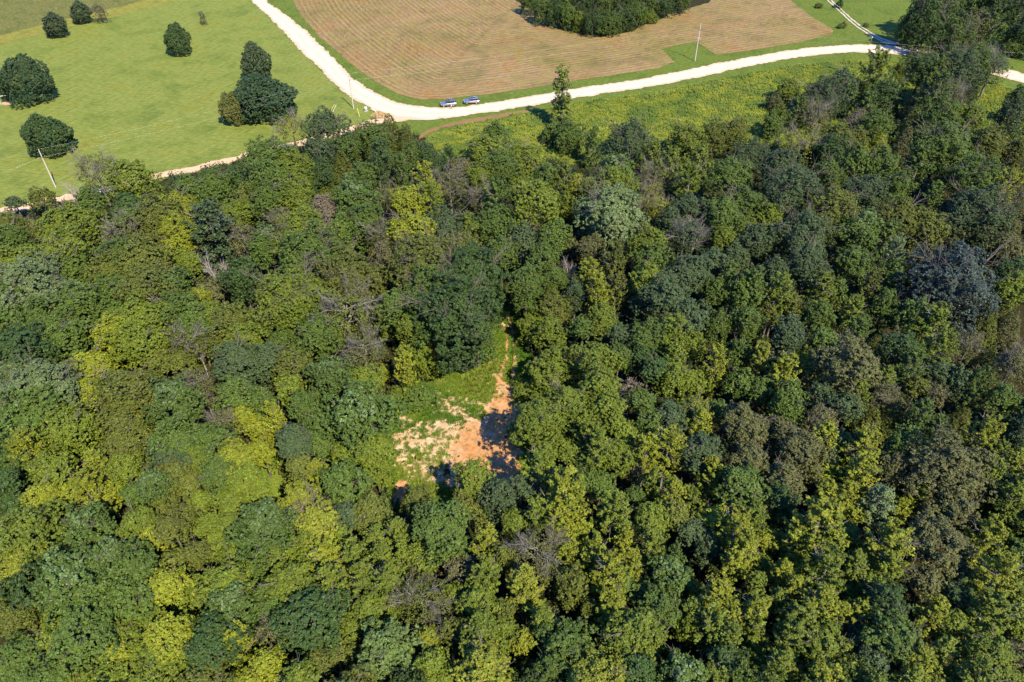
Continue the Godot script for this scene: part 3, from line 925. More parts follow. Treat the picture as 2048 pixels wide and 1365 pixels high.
func lay_undergrowth() -> void:
	rng.seed = 4
	var white := leaf_mat_plain("weed leaf")
	var herb := weed(9, 0.34, 0.8, 0.30)
	var bush := weed(12, 1.5, 1.1, 0.30)
	var grass := tuft(16, 0.42, 0.22)
	var tall := tuft(22, 0.75, 0.3)
	var bright := [Color(0.12, 0.19, 0.024), Color(0.18, 0.245, 0.024), Color(0.235, 0.285, 0.026), Color(0.28, 0.31, 0.028), Color(0.14, 0.21, 0.03)]
	var any := func(_p): return true
	stand("weeds", herb, white, strewn(PackedVector2Array([Vector2(-23.59,-187.03),Vector2(-22.78,-190.43),Vector2(-16.80,-194.88),Vector2(-8.46,-199.15),Vector2(5.28,-205.29),Vector2(14.30,-209.89),Vector2(26.65,-214.65),Vector2(42.54,-219.95),Vector2(59.34,-227.05),Vector2(77.27,-235.78),Vector2(95.71,-243.22),Vector2(113.76,-247.30),Vector2(128.54,-246.38),Vector2(135.55,-239.24),Vector2(131.43,-218.80),Vector2(107.47,-204.25),Vector2(78.35,-184.92),Vector2(61.33,-181.95),Vector2(36.71,-179.05),Vector2(20.29,-173.43),Vector2(8.59,-173.43),Vector2(-3.16,-176.21),Vector2(-13.53,-173.43),Vector2(-18.94,-176.21)]), 0.5, any), 0.7, 1.25, bright, "bright yellow-green waist-high weeds covering the bank below the gravel road", "weeds")
	stand("weeds", bush, white, strewn(PackedVector2Array([Vector2(-23.59,-187.03),Vector2(-22.78,-190.43),Vector2(-16.80,-194.88),Vector2(-8.46,-199.15),Vector2(5.28,-205.29),Vector2(14.30,-209.89),Vector2(26.65,-214.65),Vector2(42.54,-219.95),Vector2(59.34,-227.05),Vector2(77.27,-235.78),Vector2(95.71,-243.22),Vector2(113.76,-247.30),Vector2(128.54,-246.38),Vector2(135.55,-239.24),Vector2(131.43,-218.80),Vector2(107.47,-204.25),Vector2(78.35,-184.92),Vector2(61.33,-181.95),Vector2(36.71,-179.05),Vector2(20.29,-173.43),Vector2(8.59,-173.43),Vector2(-3.16,-176.21),Vector2(-13.53,-173.43),Vector2(-18.94,-176.21)]), 1.9, any), 0.4, 0.95, [Color(0.14, 0.21, 0.026), Color(0.24, 0.285, 0.028), Color(0.16, 0.23, 0.028), Color(0.22, 0.27, 0.028)], "taller leafy weed clumps and seedlings standing in the weedy bank", "weeds")
	stand("weeds", herb, white, strewn(PackedVector2Array([Vector2(147.52,-226.65),Vector2(153.41,-225.85),Vector2(158.97,-215.77),Vector2(158.11,-200.83),Vector2(147.33,-194.24),Vector2(126.97,-173.43),Vector2(125.89,-181.95),Vector2(133.76,-204.25)]), 0.7, any), 0.7, 1.3, bright, "bright weeds in the corner under the road at the right edge", "weeds")
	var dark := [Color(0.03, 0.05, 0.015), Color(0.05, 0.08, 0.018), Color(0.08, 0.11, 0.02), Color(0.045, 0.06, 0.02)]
	var forest := PackedVector2Array([Vector2(-145.30,-134.06),Vector2(-119.76,-148.01),Vector2(-110.45,-153.00),Vector2(-96.42,-159.68),Vector2(-90.63,-163.92),Vector2(-75.64,-172.34),Vector2(-62.79,-180.78),Vector2(-51.23,-186.73),Vector2(-42.42,-191.69),Vector2(-31.48,-193.60),Vector2(-24.08,-189.50),Vector2(-17.42,-193.60),Vector2(-9.13,-197.83),Vector2(5.24,-203.56),Vector2(26.58,-213.91),Vector2(42.43,-219.18),Vector2(59.18,-226.25),Vector2(77.06,-234.93),Vector2(95.45,-242.32),Vector2(113.44,-246.38),Vector2(128.18,-245.47),Vector2(136.87,-242.32),Vector2(145.84,-236.64),Vector2(151.86,-227.46),Vector2(158.05,-216.90),Vector2(169.65,-200.83),Vector2(118.26,-101.06),Vector2(72.92,-32.32),Vector2(-75.67,-32.32)])
	var bank := PackedVector2Array([Vector2(-23.59,-187.03),Vector2(-22.78,-190.43),Vector2(-16.80,-194.88),Vector2(-8.46,-199.15),Vector2(5.28,-205.29),Vector2(14.30,-209.89),Vector2(26.65,-214.65),Vector2(42.54,-219.95),Vector2(59.34,-227.05),Vector2(77.27,-235.78),Vector2(95.71,-243.22),Vector2(113.76,-247.30),Vector2(128.54,-246.38),Vector2(135.55,-239.24),Vector2(131.43,-218.80),Vector2(107.47,-204.25),Vector2(78.35,-184.92),Vector2(61.33,-181.95),Vector2(36.71,-179.05),Vector2(20.29,-173.43),Vector2(8.59,-173.43),Vector2(-3.16,-176.21),Vector2(-13.53,-173.43),Vector2(-18.94,-176.21)])
	var corner := PackedVector2Array([Vector2(147.52,-226.65),Vector2(153.41,-225.85),Vector2(158.97,-215.77),Vector2(158.11,-200.83),Vector2(147.33,-194.24),Vector2(126.97,-173.43),Vector2(125.89,-181.95),Vector2(133.76,-204.25)])
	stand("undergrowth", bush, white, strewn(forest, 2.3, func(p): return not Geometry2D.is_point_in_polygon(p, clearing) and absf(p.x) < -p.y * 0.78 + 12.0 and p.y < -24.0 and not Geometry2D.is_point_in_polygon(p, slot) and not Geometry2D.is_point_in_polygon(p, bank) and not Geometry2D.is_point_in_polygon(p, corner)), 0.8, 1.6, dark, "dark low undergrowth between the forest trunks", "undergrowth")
	var turf := [Color(0.09, 0.19, 0.018), Color(0.14, 0.25, 0.02), Color(0.19, 0.29, 0.025), Color(0.21, 0.27, 0.035)]
	stand("grass", grass, white, strewn(clearing, 0.26, func(p): return bare(p) < 0.47 + rng.randf_range(-0.06, 0.14) + (0.5 if rng.randf() < 0.16 and blob(deep_spots, p) < 0.5 else 0.0)), 0.6, 1.2, turf, "patchy green grass growing over the clay of the clearing", "grass")
	stand("grass", tall, white, strewn(clearing, 0.5, func(p): return bare(p) < 0.1 and n2(p.x, p.y, 0.3, 91.0) > -0.1), 0.7, 1.3, turf, "taller rank grass along the margin of the clearing", "grass")
	stand("grass", grass, white, strewn(slot, 0.3, any), 0.6, 1.0, turf, "bright grass in the narrow opening among the trees left of the clearing", "grass")


func leaf_mat_plain(key: String) -> StandardMaterial3D:
	var m := plain(key, Color(1, 1, 1), 0.6)
	m.vertex_color_use_as_albedo = true
	m.metallic_specular = 0.35
	m.backlight_enabled = true
	m.backlight = Color(0.6, 0.65, 0.3)
	return m


# ---------------------------------------------------------------- poles and wires
func tubes(points: Array, radii: Array, sides := 8) -> ArrayMesh:
	var st := SurfaceTool.new()
	st.begin(Mesh.PRIMITIVE_TRIANGLES)
	for i in points.size() - 1:
		tube(st, points[i], points[i + 1], radii[i], radii[i + 1], sides)
	return st.commit()


func box_mesh(size: Vector3) -> ArrayMesh:
	# a box with small chamfers along its edges
	var st := SurfaceTool.new()
	st.begin(Mesh.PRIMITIVE_TRIANGLES)
	var h := size * 0.5
	var c := minf(minf(h.x, h.y), h.z) * 0.18
	var rings := []
	for y in [[-h.y, c], [-h.y + c, 0.0], [h.y - c, 0.0], [h.y, c]]:
		var x: float = h.x - y[1]
		var z: float = h.z - y[1]
		rings.append([Vector3(-x + c, y[0], -z), Vector3(x - c, y[0], -z), Vector3(x, y[0], -z + c), Vector3(x, y[0], z - c), Vector3(x - c, y[0], z), Vector3(-x + c, y[0], z), Vector3(-x, y[0], z - c), Vector3(-x, y[0], -z + c)])
	for i in 3:
		for j in 8:
			var a: Vector3 = rings[i][j]
			var b: Vector3 = rings[i][(j + 1) % 8]
			var d: Vector3 = rings[i + 1][j]
			var e: Vector3 = rings[i + 1][(j + 1) % 8]
			for p in [a, b, e, a, e, d]:
				st.add_vertex(p)
	for j in range(1, 7):
		for p in [rings[0][0], rings[0][j + 1], rings[0][j], rings[3][0], rings[3][j], rings[3][j + 1]]:
			st.add_vertex(p)
	st.generate_normals()
	return st.commit()


func wire(a: Vector3, b: Vector3, sag: float, label: String) -> void:
	var pts := []
	var radii := []
	for i in 25:
		var t := i / 24.0
		pts.append(a.lerp(b, t) - Vector3.UP * sag * 4.0 * t * (1.0 - t))
		radii.append(0.010)
	tag(part("power_line", tubes(pts, radii, 5), plain("wire", Color(0.42, 0.42, 0.40), 0.4, 0.6)), label, "power line", "power lines strung between the utility poles")


func build_poles() -> void:
	var wood := plain("weathered pole", Color(0.46, 0.41, 0.36), 0.85)
	var grey := plain("galvanised", Color(0.40, 0.41, 0.42), 0.45, 0.6)
	var glaze := plain("porcelain", Color(0.62, 0.62, 0.60), 0.25)
	var spots := [Vector3(-113.22,0.00,-161.66), Vector3(-47.04,0.00,-208.82), Vector3(61.59,0.00,-247.30)]
	var tall := [9.9, 10.2, 11.9]
	var said := ["weathered utility pole standing alone on the lawn above the dirt track", "utility pole with guy wires beside the bend of the gravel road", "tall utility pole with a small crossarm in the green patch of the field"]
	for i in 3:
		var h: float = tall[i]
		var o := thing("utility_pole", said[i], "utility pole", spots[i], 0.0, "utility poles along the road")
		part("pole", tubes([Vector3(0, 0, 0), Vector3(0, h * 0.5, 0), Vector3(0, h, 0)], [0.17, 0.145, 0.115], 10), wood, o)
		part("pole_cap", tubes([Vector3(0, h, 0), Vector3(0, h + 0.03, 0)], [0.115, 0.01], 10), grey, o)
		var ins := part("insulator", tubes([Vector3(0, 0, 0), Vector3(0, 0.1, 0), Vector3(0, 0.16, 0), Vector3(0, 0.3, 0)], [0.05, 0.09, 0.05, 0.07], 8), glaze, o)
		ins.position = Vector3(0, h, 0)
		var low := part("neutral_bracket", box_mesh(Vector3(0.12, 0.3, 0.3)), grey, o)
		low.position = Vector3(0.1, h - 1.6, 0.12)
		if i == 2:
			var arm := part("crossarm", box_mesh(Vector3(1.3, 0.12, 0.1)), wood, o)
			arm.position = Vector3(0.1, h - 4.4, 0.18)
			var can := part("service_box", box_mesh(Vector3(0.5, 0.28, 0.25)), plain("dark box", Color(0.10, 0.09, 0.08), 0.6), o)
			can.position = Vector3(0.42, h - 5.3, 0.2)
	var tops := []
	for i in 3:
		tops.append([spots[i] + Vector3(0, tall[i] + 0.3, 0), spots[i] + Vector3(0.15, tall[i] - 1.6, 0.25)])
	var west := [Vector3(-145.57,9.00,-148.91), Vector3(-139.43,7.50,-138.35)]
	var east := [Vector3(189.01,11.00,-217.88), Vector3(190.56,9.00,-218.49)]
	var way := ["upper", "lower"]
	for k in 2:
		wire(west[k], tops[0][k], 1.0, "%s power line running from the left edge to the lone lawn pole" % way[k])
		wire(tops[0][k], tops[1][k], 1.1, "%s power line crossing the lawn between the lone pole and the bend pole" % way[k])
		wire(tops[1][k], tops[2][k], 1.2, "%s power line over the cut field from the bend pole to the green patch" % way[k])
		wire(tops[2][k], east[k], 1.4, "%s power line from the pole in the green patch past the tall trees" % way[k])
	# guy wires of the pole by the bend, each with a bright plastic guard at its foot
	var feet := [Vector3(-52.75,0.00,-205.99), Vector3(-53.46,0.00,-206.69), Vector3(-44.32,0.00,-202.87), Vector3(-39.77,0.00,-205.64)]
	var shade := ["white", "yellow", "yellow", "white"]
	var place := ["left of the bend pole, nearest the dark tree", "leftmost, behind the white-guarded one left of the bend pole", "just below right of the bend pole", "right of the bend pole near the road edge"]
	var to: Vector3 = spots[1] + Vector3(0, 9.2, 0)
	for i in 4:
		var o := thing("guy_wire", "guy wire with %s guard, %s" % [shade[i], place[i]], "guy wire", feet[i], 0.0, "guy wires of the pole at the bend")
		var d: Vector3 = to - feet[i]
		part("cable", tubes([d * 0.01, d], [0.008, 0.008], 4), grey, o)
		var c := Color(0.80, 0.78, 0.70) if shade[i] == "white" else Color(0.72, 0.62, 0.10)
		part("guard", tubes([d.normalized() * 0.12, d.normalized() * 2.5], [0.05, 0.05], 8), plain("guard " + shade[i], c, 0.5), o)
		part("anchor", tubes([Vector3(0, 0, 0), d.normalized() * 0.2], [0.035, 0.03], 6), grey, o)


# ---------------------------------------------------------------- cars
func loft(sections: Array, close := true) -> ArrayMesh:
	# sections: arrays of the same number of points; skinned, ends capped
	var st := SurfaceTool.new()
	st.begin(Mesh.PRIMITIVE_TRIANGLES)
	st.set_smooth_group(-1)
	var n: int = sections[0].size()
	for i in sections.size() - 1:
		for j in n:
			var a: Vector3 = sections[i][j]
			var b: Vector3 = sections[i][(j + 1) % n]
			var c: Vector3 = sections[i + 1][j]
			var d: Vector3 = sections[i + 1][(j + 1) % n]
			for p in [a, b, d, a, d, c]:
				st.add_vertex(p)
	if close:
		for e in [0, sections.size() - 1]:
			for j in range(1, n - 1):
				var t: Array = [sections[e][0], sections[e][j], sections[e][j + 1]]
				if e == 0: t.reverse()
				for p in t:
					st.add_vertex(p)
	st.generate_normals()
	return st.commit()


func quad(pts: Array) -> ArrayMesh:
	# a thin pane: four corners given a thickness
	var n: Vector3 = (pts[1] - pts[0]).cross(pts[3] - pts[0]).normalized() * 0.012
	return loft([[pts[0] + n, pts[1] + n, pts[2] + n, pts[3] + n], [pts[0] - n, pts[1] - n, pts[2] - n, pts[3] - n]])


func car(at: Vector3, turn: float, paint: StandardMaterial3D, roof: Material, open_door: bool, label: String) -> void:
	# nose towards +x, 4.75 m long
	var o := thing("parked_car", label, "car", at, turn, "cars parked along the gravel road")
	var black := plain("car black", Color(0.015, 0.015, 0.017), 0.5)
	var glass := plain("car glass", Color(0.02, 0.025, 0.03), 0.06)
	var secs := []
	# x, half width, underside, sill, belt, top of the deck
	for s in [[-2.36, 0.74, 0.52, 0.62, 0.86, 0.90], [-2.28, 0.86, 0.34, 0.55, 1.00, 1.05], [-1.7, 0.93, 0.28, 0.5, 1.04, 1.10], [-0.6, 0.94, 0.26, 0.48, 1.02, 1.08], [0.5, 0.94, 0.26, 0.48, 0.99, 1.05], [0.95, 0.93, 0.28, 0.5, 0.97, 1.05], [1.6, 0.92, 0.28, 0.5, 0.90, 0.99], [2.15, 0.86, 0.30, 0.5, 0.80, 0.90], [2.34, 0.72, 0.36, 0.5, 0.70, 0.76]]:
		var x: float = s[0]
		var w: float = s[1]
		secs.append([Vector3(x, s[2], -w * 0.85), Vector3(x, s[3], -w), Vector3(x, s[4] - 0.1, -w), Vector3(x, s[4], -w * 0.93), Vector3(x, s[5], -w * 0.6), Vector3(x, s[5] + 0.02, 0), Vector3(x, s[5], w * 0.6), Vector3(x, s[4], w * 0.93), Vector3(x, s[4] - 0.1, w), Vector3(x, s[3], w), Vector3(x, s[2], w * 0.85)])
	part("body", loft(secs), paint, o)
	var top := []
	for s in [[-2.2, 0.80, 1.03, 1.06], [-1.95, 0.72, 1.03, 1.50], [-1.5, 0.67, 1.03, 1.66], [-0.5, 0.68, 1.02, 1.72], [0.2, 0.66, 1.02, 1.66], [0.5, 0.68, 1.02, 1.50], [1.1, 0.80, 1.0, 1.06]]:
		var x: float = s[0]
		top.append([Vector3(x, s[2], -0.86), Vector3(x, lerpf(s[2], s[3], 0.82), -s[1] - 0.04), Vector3(x, s[3], -s[1] + 0.12), Vector3(x, s[3] + 0.02, 0), Vector3(x, s[3], s[1] - 0.12), Vector3(x, lerpf(s[2], s[3], 0.82), s[1] + 0.04), Vector3(x, s[2], 0.86)])
	part("cabin", loft(top), roof, o)
	part("windscreen", quad([Vector3(1.03, 1.10, -0.68), Vector3(1.03, 1.10, 0.68), Vector3(0.42, 1.60, 0.56), Vector3(0.42, 1.60, -0.56)]), glass, o)
	part("rear_window", quad([Vector3(-2.24, 1.12, 0.64), Vector3(-2.24, 1.12, -0.64), Vector3(-1.98, 1.50, -0.56), Vector3(-1.98, 1.50, 0.56)]), glass, o)
	part("sunroof", quad([Vector3(0.15, 1.70, -0.42), Vector3(0.15, 1.70, 0.42), Vector3(-1.2, 1.735, 0.42), Vector3(-1.2, 1.735, -0.42)]), glass, o)
	for z in [-1.0, 1.0]:
		part("side_window", quad([Vector3(0.80, 1.10, 0.872 * z), Vector3(-0.42, 1.10, 0.880 * z), Vector3(-0.42, 1.50, 0.775 * z), Vector3(0.36, 1.48, 0.765 * z)]), glass, o)
		part("side_window", quad([Vector3(-0.50, 1.10, 0.880 * z), Vector3(-1.95, 1.14, 0.865 * z), Vector3(-1.72, 1.46, 0.775 * z), Vector3(-0.50, 1.50, 0.775 * z)]), glass, o)
		part("headlight", quad([Vector3(2.22, 0.72, 0.80 * z), Vector3(2.34, 0.68, 0.50 * z), Vector3(2.30, 0.80, 0.50 * z), Vector3(2.13, 0.84, 0.80 * z)]), plain("lamp glass", Color(0.7, 0.72, 0.75), 0.1), o)
		part("tail_light", quad([Vector3(-2.36, 0.84, 0.80 * z), Vector3(-2.39, 0.84, 0.52 * z), Vector3(-2.37, 1.0, 0.52 * z), Vector3(-2.33, 1.0, 0.80 * z)]), plain("tail lamp", Color(0.25, 0.01, 0.01), 0.2), o)
		var mirror := part("mirror", box_mesh(Vector3(0.12, 0.15, 0.22)), paint, o)
		mirror.position = Vector3(0.74, 1.12, 1.0 * z)
		var rail := part("roof_rail", box_mesh(Vector3(1.7, 0.05, 0.05)), plain("rail", Color(0.5, 0.5, 0.52), 0.3, 0.8), o)
		rail.position = Vector3(-0.75, 1.735, 0.60 * z)
		for x in [1.48, -1.42]:
			var wheel := part("wheel", tubes([Vector3(0, 0, -0.12), Vector3(0, 0, -0.1), Vector3(0, 0, 0.1), Vector3(0, 0, 0.12)], [0.30, 0.36, 0.36, 0.30], 18), black, o)
			wheel.position = Vector3(x, 0.36, 0.85 * z)
			var rim := part("rim", loft([ring(0.25, -0.13, 14), ring(0.25, 0.13, 14)]), plain("alloy", Color(0.55, 0.55, 0.57), 0.3, 0.8), wheel)
			rim.position = Vector3.ZERO
	var grille := part("grille", box_mesh(Vector3(0.06, 0.2, 0.9)), black, o)
	grille.position = Vector3(2.36, 0.6, 0)
	if open_door:
		var d := part("open_door", loft([[Vector3(0, 0.42, 0), Vector3(0, 0.42, 0.08), Vector3(0, 1.06, 0.1), Vector3(0, 1.06, 0.02)], [Vector3(-1.15, 0.42, 0), Vector3(-1.15, 0.42, 0.08), Vector3(-1.15, 1.06, 0.1), Vector3(-1.15, 1.06, 0.02)]]), paint, o)
		d.position = Vector3(0.75, 0, 0.95)
		d.rotation.y = 0.62
		var inside := part("doorway", box_mesh(Vector3(1.0, 0.6, 0.03)), black, o)
		inside.position = Vector3(0.15, 0.76, 0.942)


func ring(r: float, z: float, n: int) -> Array:
	var out := []
	for i in n:
		out.append(Vector3(cos(TAU * i / n) * r, sin(TAU * i / n) * r, z))
	return out


func build_cars() -> void:
	var dark := plain("dark car paint", Color(0.10, 0.11, 0.14), 0.25, 0.6)
	var silver := plain("grey car paint", Color(0.40, 0.40, 0.44), 0.22, 0.85)
	for m in [dark, silver]:
		m.clearcoat_enabled = true
		m.clearcoat = 1.0
		m.clearcoat_roughness = 0.05
	var a := Vector3(-18.96,0.00,-210.62)
	var b := Vector3(-12.17,0.00,-212.44)
	car(a + Vector3(0, 0.12, 0), PI + 0.16, silver, dark, false, "dark grey car with black roof, the left one of the two on the road")
	car(b + Vector3(0, 0.12, 0), PI + 0.12, silver, silver, true, "grey car with its front door open, the right one of the two on the road")


# ---------------------------------------------------------------- person and small things
func build_person(at: Vector3) -> void:
	# joints of a standing figure (metres), then one surface round all bones
	var j := {"hip": Vector3(0, 0.93, 0), "chest": Vector3(0, 1.27, 0.01), "neck": Vector3(0, 1.45, 0), "head": Vector3(0, 1.60, 0.02), "crown": Vector3(0, 1.67, 0.0),
		"hl": Vector3(-0.1, 0.90, 0), "kl": Vector3(-0.11, 0.49, 0.03), "al": Vector3(-0.12, 0.08, -0.02), "tl": Vector3(-0.13, 0.035, 0.14), "hr": Vector3(0.1, 0.90, 0), "kr": Vector3(0.12, 0.49, 0.06), "ar": Vector3(0.13, 0.08, 0.02), "tr": Vector3(0.15, 0.035, 0.18),
		"sl": Vector3(-0.19, 1.38, 0), "el": Vector3(-0.25, 1.10, -0.03), "wl": Vector3(-0.24, 0.86, 0.06), "fl": Vector3(-0.23, 0.76, 0.09), "sr": Vector3(0.19, 1.38, 0), "er": Vector3(0.26, 1.12, 0.03), "wr": Vector3(0.22, 0.98, 0.22), "fr": Vector3(0.19, 0.96, 0.32)}
	var skin := Color(0.42, 0.25, 0.17)
	var top := Color(0.60, 0.50, 0.60)
	var low := Color(0.16, 0.10, 0.06)
	var shoe := Color(0.10, 0.09, 0.09)
	var bones := [["hip", "chest", 0.135, 0.15, top], ["chest", "neck", 0.13, 0.06, top], ["neck", "head", 0.055, 0.085, skin], ["head", "crown", 0.092, 0.098, skin], ["hip", "hl", 0.13, 0.10, low], ["hip", "hr", 0.13, 0.10, low], ["hl", "kl", 0.095, 0.062, low], ["hr", "kr", 0.095, 0.062, low], ["kl", "al", 0.056, 0.04, skin], ["kr", "ar", 0.056, 0.04, skin], ["al", "tl", 0.045, 0.035, shoe], ["ar", "tr", 0.045, 0.035, shoe],
		["sl", "el", 0.056, 0.042, top], ["sr", "er", 0.056, 0.042, top], ["el", "wl", 0.04, 0.03, skin], ["er", "wr", 0.04, 0.03, skin], ["wl", "fl", 0.032, 0.026, skin], ["wr", "fr", 0.032, 0.026, skin], ["chest", "sl", 0.09, 0.06, top], ["chest", "sr", 0.09, 0.06, top]]
	for s in [-1.0, 1.0]:  # fingers and thumbs, each a chain of its own
		var w: Vector3 = j["fl"] if s < 0 else j["fr"]
		var d: Vector3 = (w - (j["wl"] if s < 0 else j["wr"])).normalized()
		var across: Vector3 = d.cross(Vector3(1, 0.2, 0)).normalized()
		for k in 4:
			var root: Vector3 = w + across * (k - 1.5) * 0.02
			var n1 := "f%d%d" % [int(s), k]
			j[n1] = root
			j[n1 + "e"] = root + d * [0.06, 0.072, 0.068, 0.052][k] - across * 0.004 * k
			bones.append([n1, n1 + "e", 0.0095, 0.008, skin])
		j["th%d" % int(s)] = w - d * 0.05 - across * 0.028
		j["thb%d" % int(s)] = w + d * 0.005 - across * 0.058
		bones.append(["th%d" % int(s), "thb%d" % int(s), 0.011, 0.009, skin])
	var cell := 0.02
	var lo := Vector3(-0.36, 0.0, -0.22)
	var dim := Vector3i(36, 90, 33)
	var field := {}
	var paint := {}
	for b in bones:
		var p: Vector3 = j[b[0]]
		var q: Vector3 = j[b[1]]
		var reach: float = maxf(b[2], b[3]) + 0.06
		var mn := ((p.min(q) - Vector3.ONE * reach - lo) / cell).floor()
		var mx := ((p.max(q) + Vector3.ONE * reach - lo) / cell).ceil()
		var d := q - p
		var dd := maxf(d.length_squared(), 1e-6)
		for x in range(maxi(0, int(mn.x)), mini(dim.x, int(mx.x)) + 1):
			for y in range(maxi(0, int(mn.y)), mini(dim.y, int(mx.y)) + 1):
				for z in range(maxi(0, int(mn.z)), mini(dim.z, int(mx.z)) + 1):
					var w := lo + Vector3(x, y, z) * cell
					var t := clampf((w - p).dot(d) / dd, 0.0, 1.0)
					var dist: float = w.distance_to(p + d * t) - lerpf(b[2], b[3], t)
					var key := Vector3i(x, y, z)
					if field.has(key):
						var old: float = field[key]
						if dist < old: paint[key] = b[4]
						var soft := 0.03 if b[2] > 0.02 else 0.006
						var hh := clampf(0.5 + 0.5 * (old - dist) / soft, 0.0, 1.0)
						field[key] = lerpf(old, dist, hh) - soft * hh * (1.0 - hh)
					else:
						field[key] = dist
						paint[key] = b[4]
	var ids := {}
	var v := PackedVector3Array()
	var c := PackedColorArray()
	var idx := PackedInt32Array()
	var corners := [Vector3i(0, 0, 0), Vector3i(1, 0, 0), Vector3i(0, 1, 0), Vector3i(1, 1, 0), Vector3i(0, 0, 1), Vector3i(1, 0, 1), Vector3i(0, 1, 1), Vector3i(1, 1, 1)]
	for key in field:
		var sum := Vector3.ZERO
		var n := 0
		var whole := true
		for k in corners:
			if not field.has(key + k):
				whole = false
				break
		if not whole: continue
		for a in 8:
			for b in [1, 2, 4]:
				if a & b: continue
				var fa: float = field[key + corners[a]]
				var fb: float = field[key + corners[a | b]]
				if (fa < 0.0) != (fb < 0.0):
					sum += Vector3(corners[a]).lerp(Vector3(corners[a | b]), fa / (fa - fb))
					n += 1
		if n:
			ids[key] = v.size()
			v.append(lo + (Vector3(key) + sum / n) * cell)
			c.append(paint[key])
	for key in field:
		for axis in 3:
			var e := Vector3i.ZERO
			e[axis] = 1
			if not field.has(key + e): continue
			var f0: float = field[key]
			var f1: float = field[key + e]
			if (f0 < 0.0) == (f1 < 0.0): continue
			var u := Vector3i.ZERO
			u[(axis + 1) % 3] = 1
			var w := Vector3i.ZERO
			w[(axis + 2) % 3] = 1
			var four := [key - u - w, key - w, key, key - u]
			if not (ids.has(four[0]) and ids.has(four[1]) and ids.has(four[2]) and ids.has(four[3])): continue
			var g := [ids[four[0]], ids[four[1]], ids[four[2]], ids[four[3]]]
			if f0 < 0.0: g.reverse()
			idx.append_array([g[0], g[1], g[2], g[0], g[2], g[3]])
	var st := SurfaceTool.new()
	st.create_from_arrays(mesh_arrays(v, PackedVector2Array(), c, idx))
	st.generate_normals()
	var m := plain("figure", Color(1, 1, 1), 0.8)
	m.vertex_color_use_as_albedo = true
	var o := thing("person", "person in pale lilac top and brown shorts standing beside the left car", "person", at, PI * 0.8)
	part("figure", st.commit(), m, o)
	rng.seed = 8
	for i in 240:
		var d := ball()
		d.y = absf(d.y)
		if d.z > 0.35 and d.y < 0.6: d.z = -d.z
		leaf(Vector3(0, 1.635, 0.005) + d * 0.106, d, 0.06, Color(1, 1, 1))
	part("hair", finish(), plain("hair", Color(0.03, 0.02, 0.012), 0.6), o)


func build_small_things() -> void:
	build_person(Vector3(-17.89,0.00,-207.75) + Vector3(0, 0.17, 0))
	# swing frame at the left edge
	var timber := plain("pale timber", Color(0.60, 0.55, 0.50), 0.8)
	var a := Vector3(-150.18,0.00,-213.17)
	var b := Vector3(-153.17,0.00,-211.70)
	var s := thing("swing_frame", "pale timber swing frame over bare earth at the left edge of the lawn", "swing frame", (a + b) * 0.5)
	var mid := (a + b) * 0.5
	var along := (b - a).normalized()
	var out := Vector3(along.z, 0, -along.x)
	var up := Vector3(0, 2.4, 0)
	part("top_beam", tubes([a - mid + up - along * 0.3, b - mid + up + along * 0.3], [0.09, 0.09], 8), timber, s)
	for e in [a - mid, b - mid]:
		for k in [-1.0, 1.0]:
			part("leg", tubes([e + out * 0.75 * k, e + up], [0.06, 0.06], 8), timber, s)
	var seat := part("swing_seat", box_mesh(Vector3(0.5, 0.04, 0.2)), plain("seat", Color(0.05, 0.05, 0.06), 0.6), s)
	seat.position = Vector3(0, 0.5, 0)
	for k in [-0.22, 0.22]:
		part("chain", tubes([Vector3(k, 0.5, 0), Vector3(k, 2.35, 0)], [0.012, 0.012], 4), plain("galvanised", Color(0.4, 0.41, 0.42), 0.45, 0.6), s)
	var worn := PackedVector2Array()
	for i in 14:
		var g := TAU * i / 14
		worn.append(Vector2(mid.x + cos(g) * 1.9, mid.z + sin(g) * 1.3))
	setting("worn_earth", sheet(worn, 0.05, 0.0, 0.4, 0.4), plain("worn earth", Color(0.42, 0.27, 0.19), 0.95))
	# utility box by the bend
	var u := thing("utility_box", "grey metal utility box on the grass beside the bend pole", "utility box", Vector3(-43.06,0.00,-207.04), 0.3)
	var body := part("cabinet", box_mesh(Vector3(0.75, 1.05, 0.55)), plain("grey steel", Color(0.36, 0.37, 0.38), 0.5), u)
	body.position.y = 0.6
	var lid := part("lid", box_mesh(Vector3(0.82, 0.1, 0.62)), plain("pale steel", Color(0.5, 0.5, 0.5), 0.45), u)
	lid.position.y = 1.17
	var pad := part("concrete_pad", box_mesh(Vector3(1.0, 0.12, 0.8)), plain("concrete", Color(0.42, 0.4, 0.37), 0.9), u)
	pad.position.y = 0.06
	# mailbox where the driveway meets the road
	var mb := thing("mailbox", "white mailbox on a post where the two-track driveway meets the road", "mailbox", Vector3(128.23,0.00,-266.77), 0.9)
	part("post", box_mesh(Vector3(0.12, 1.1, 0.12)), plain("white post", Color(0.75, 0.74, 0.70), 0.7), mb).position.y = 0.55
	var arch := []
	for x in [-0.28, 0.28]:
		var sec := [Vector3(x, 0, 0.13), Vector3(x, 0, -0.13)]
		for i in 7:
			sec.append(Vector3(x, 0.15 + 0.13 * sin(PI * i / 6.0), -0.13 * cos(PI * i / 6.0)))
		arch.append(sec)
	part("box", loft(arch), plain("white enamel", Color(0.8, 0.8, 0.78), 0.4), mb).position.y = 1.1
	part("flag", box_mesh(Vector3(0.16, 0.08, 0.015)), plain("red flag", Color(0.5, 0.03, 0.03), 0.5), mb).position = Vector3(0.05, 1.3, 0.145)


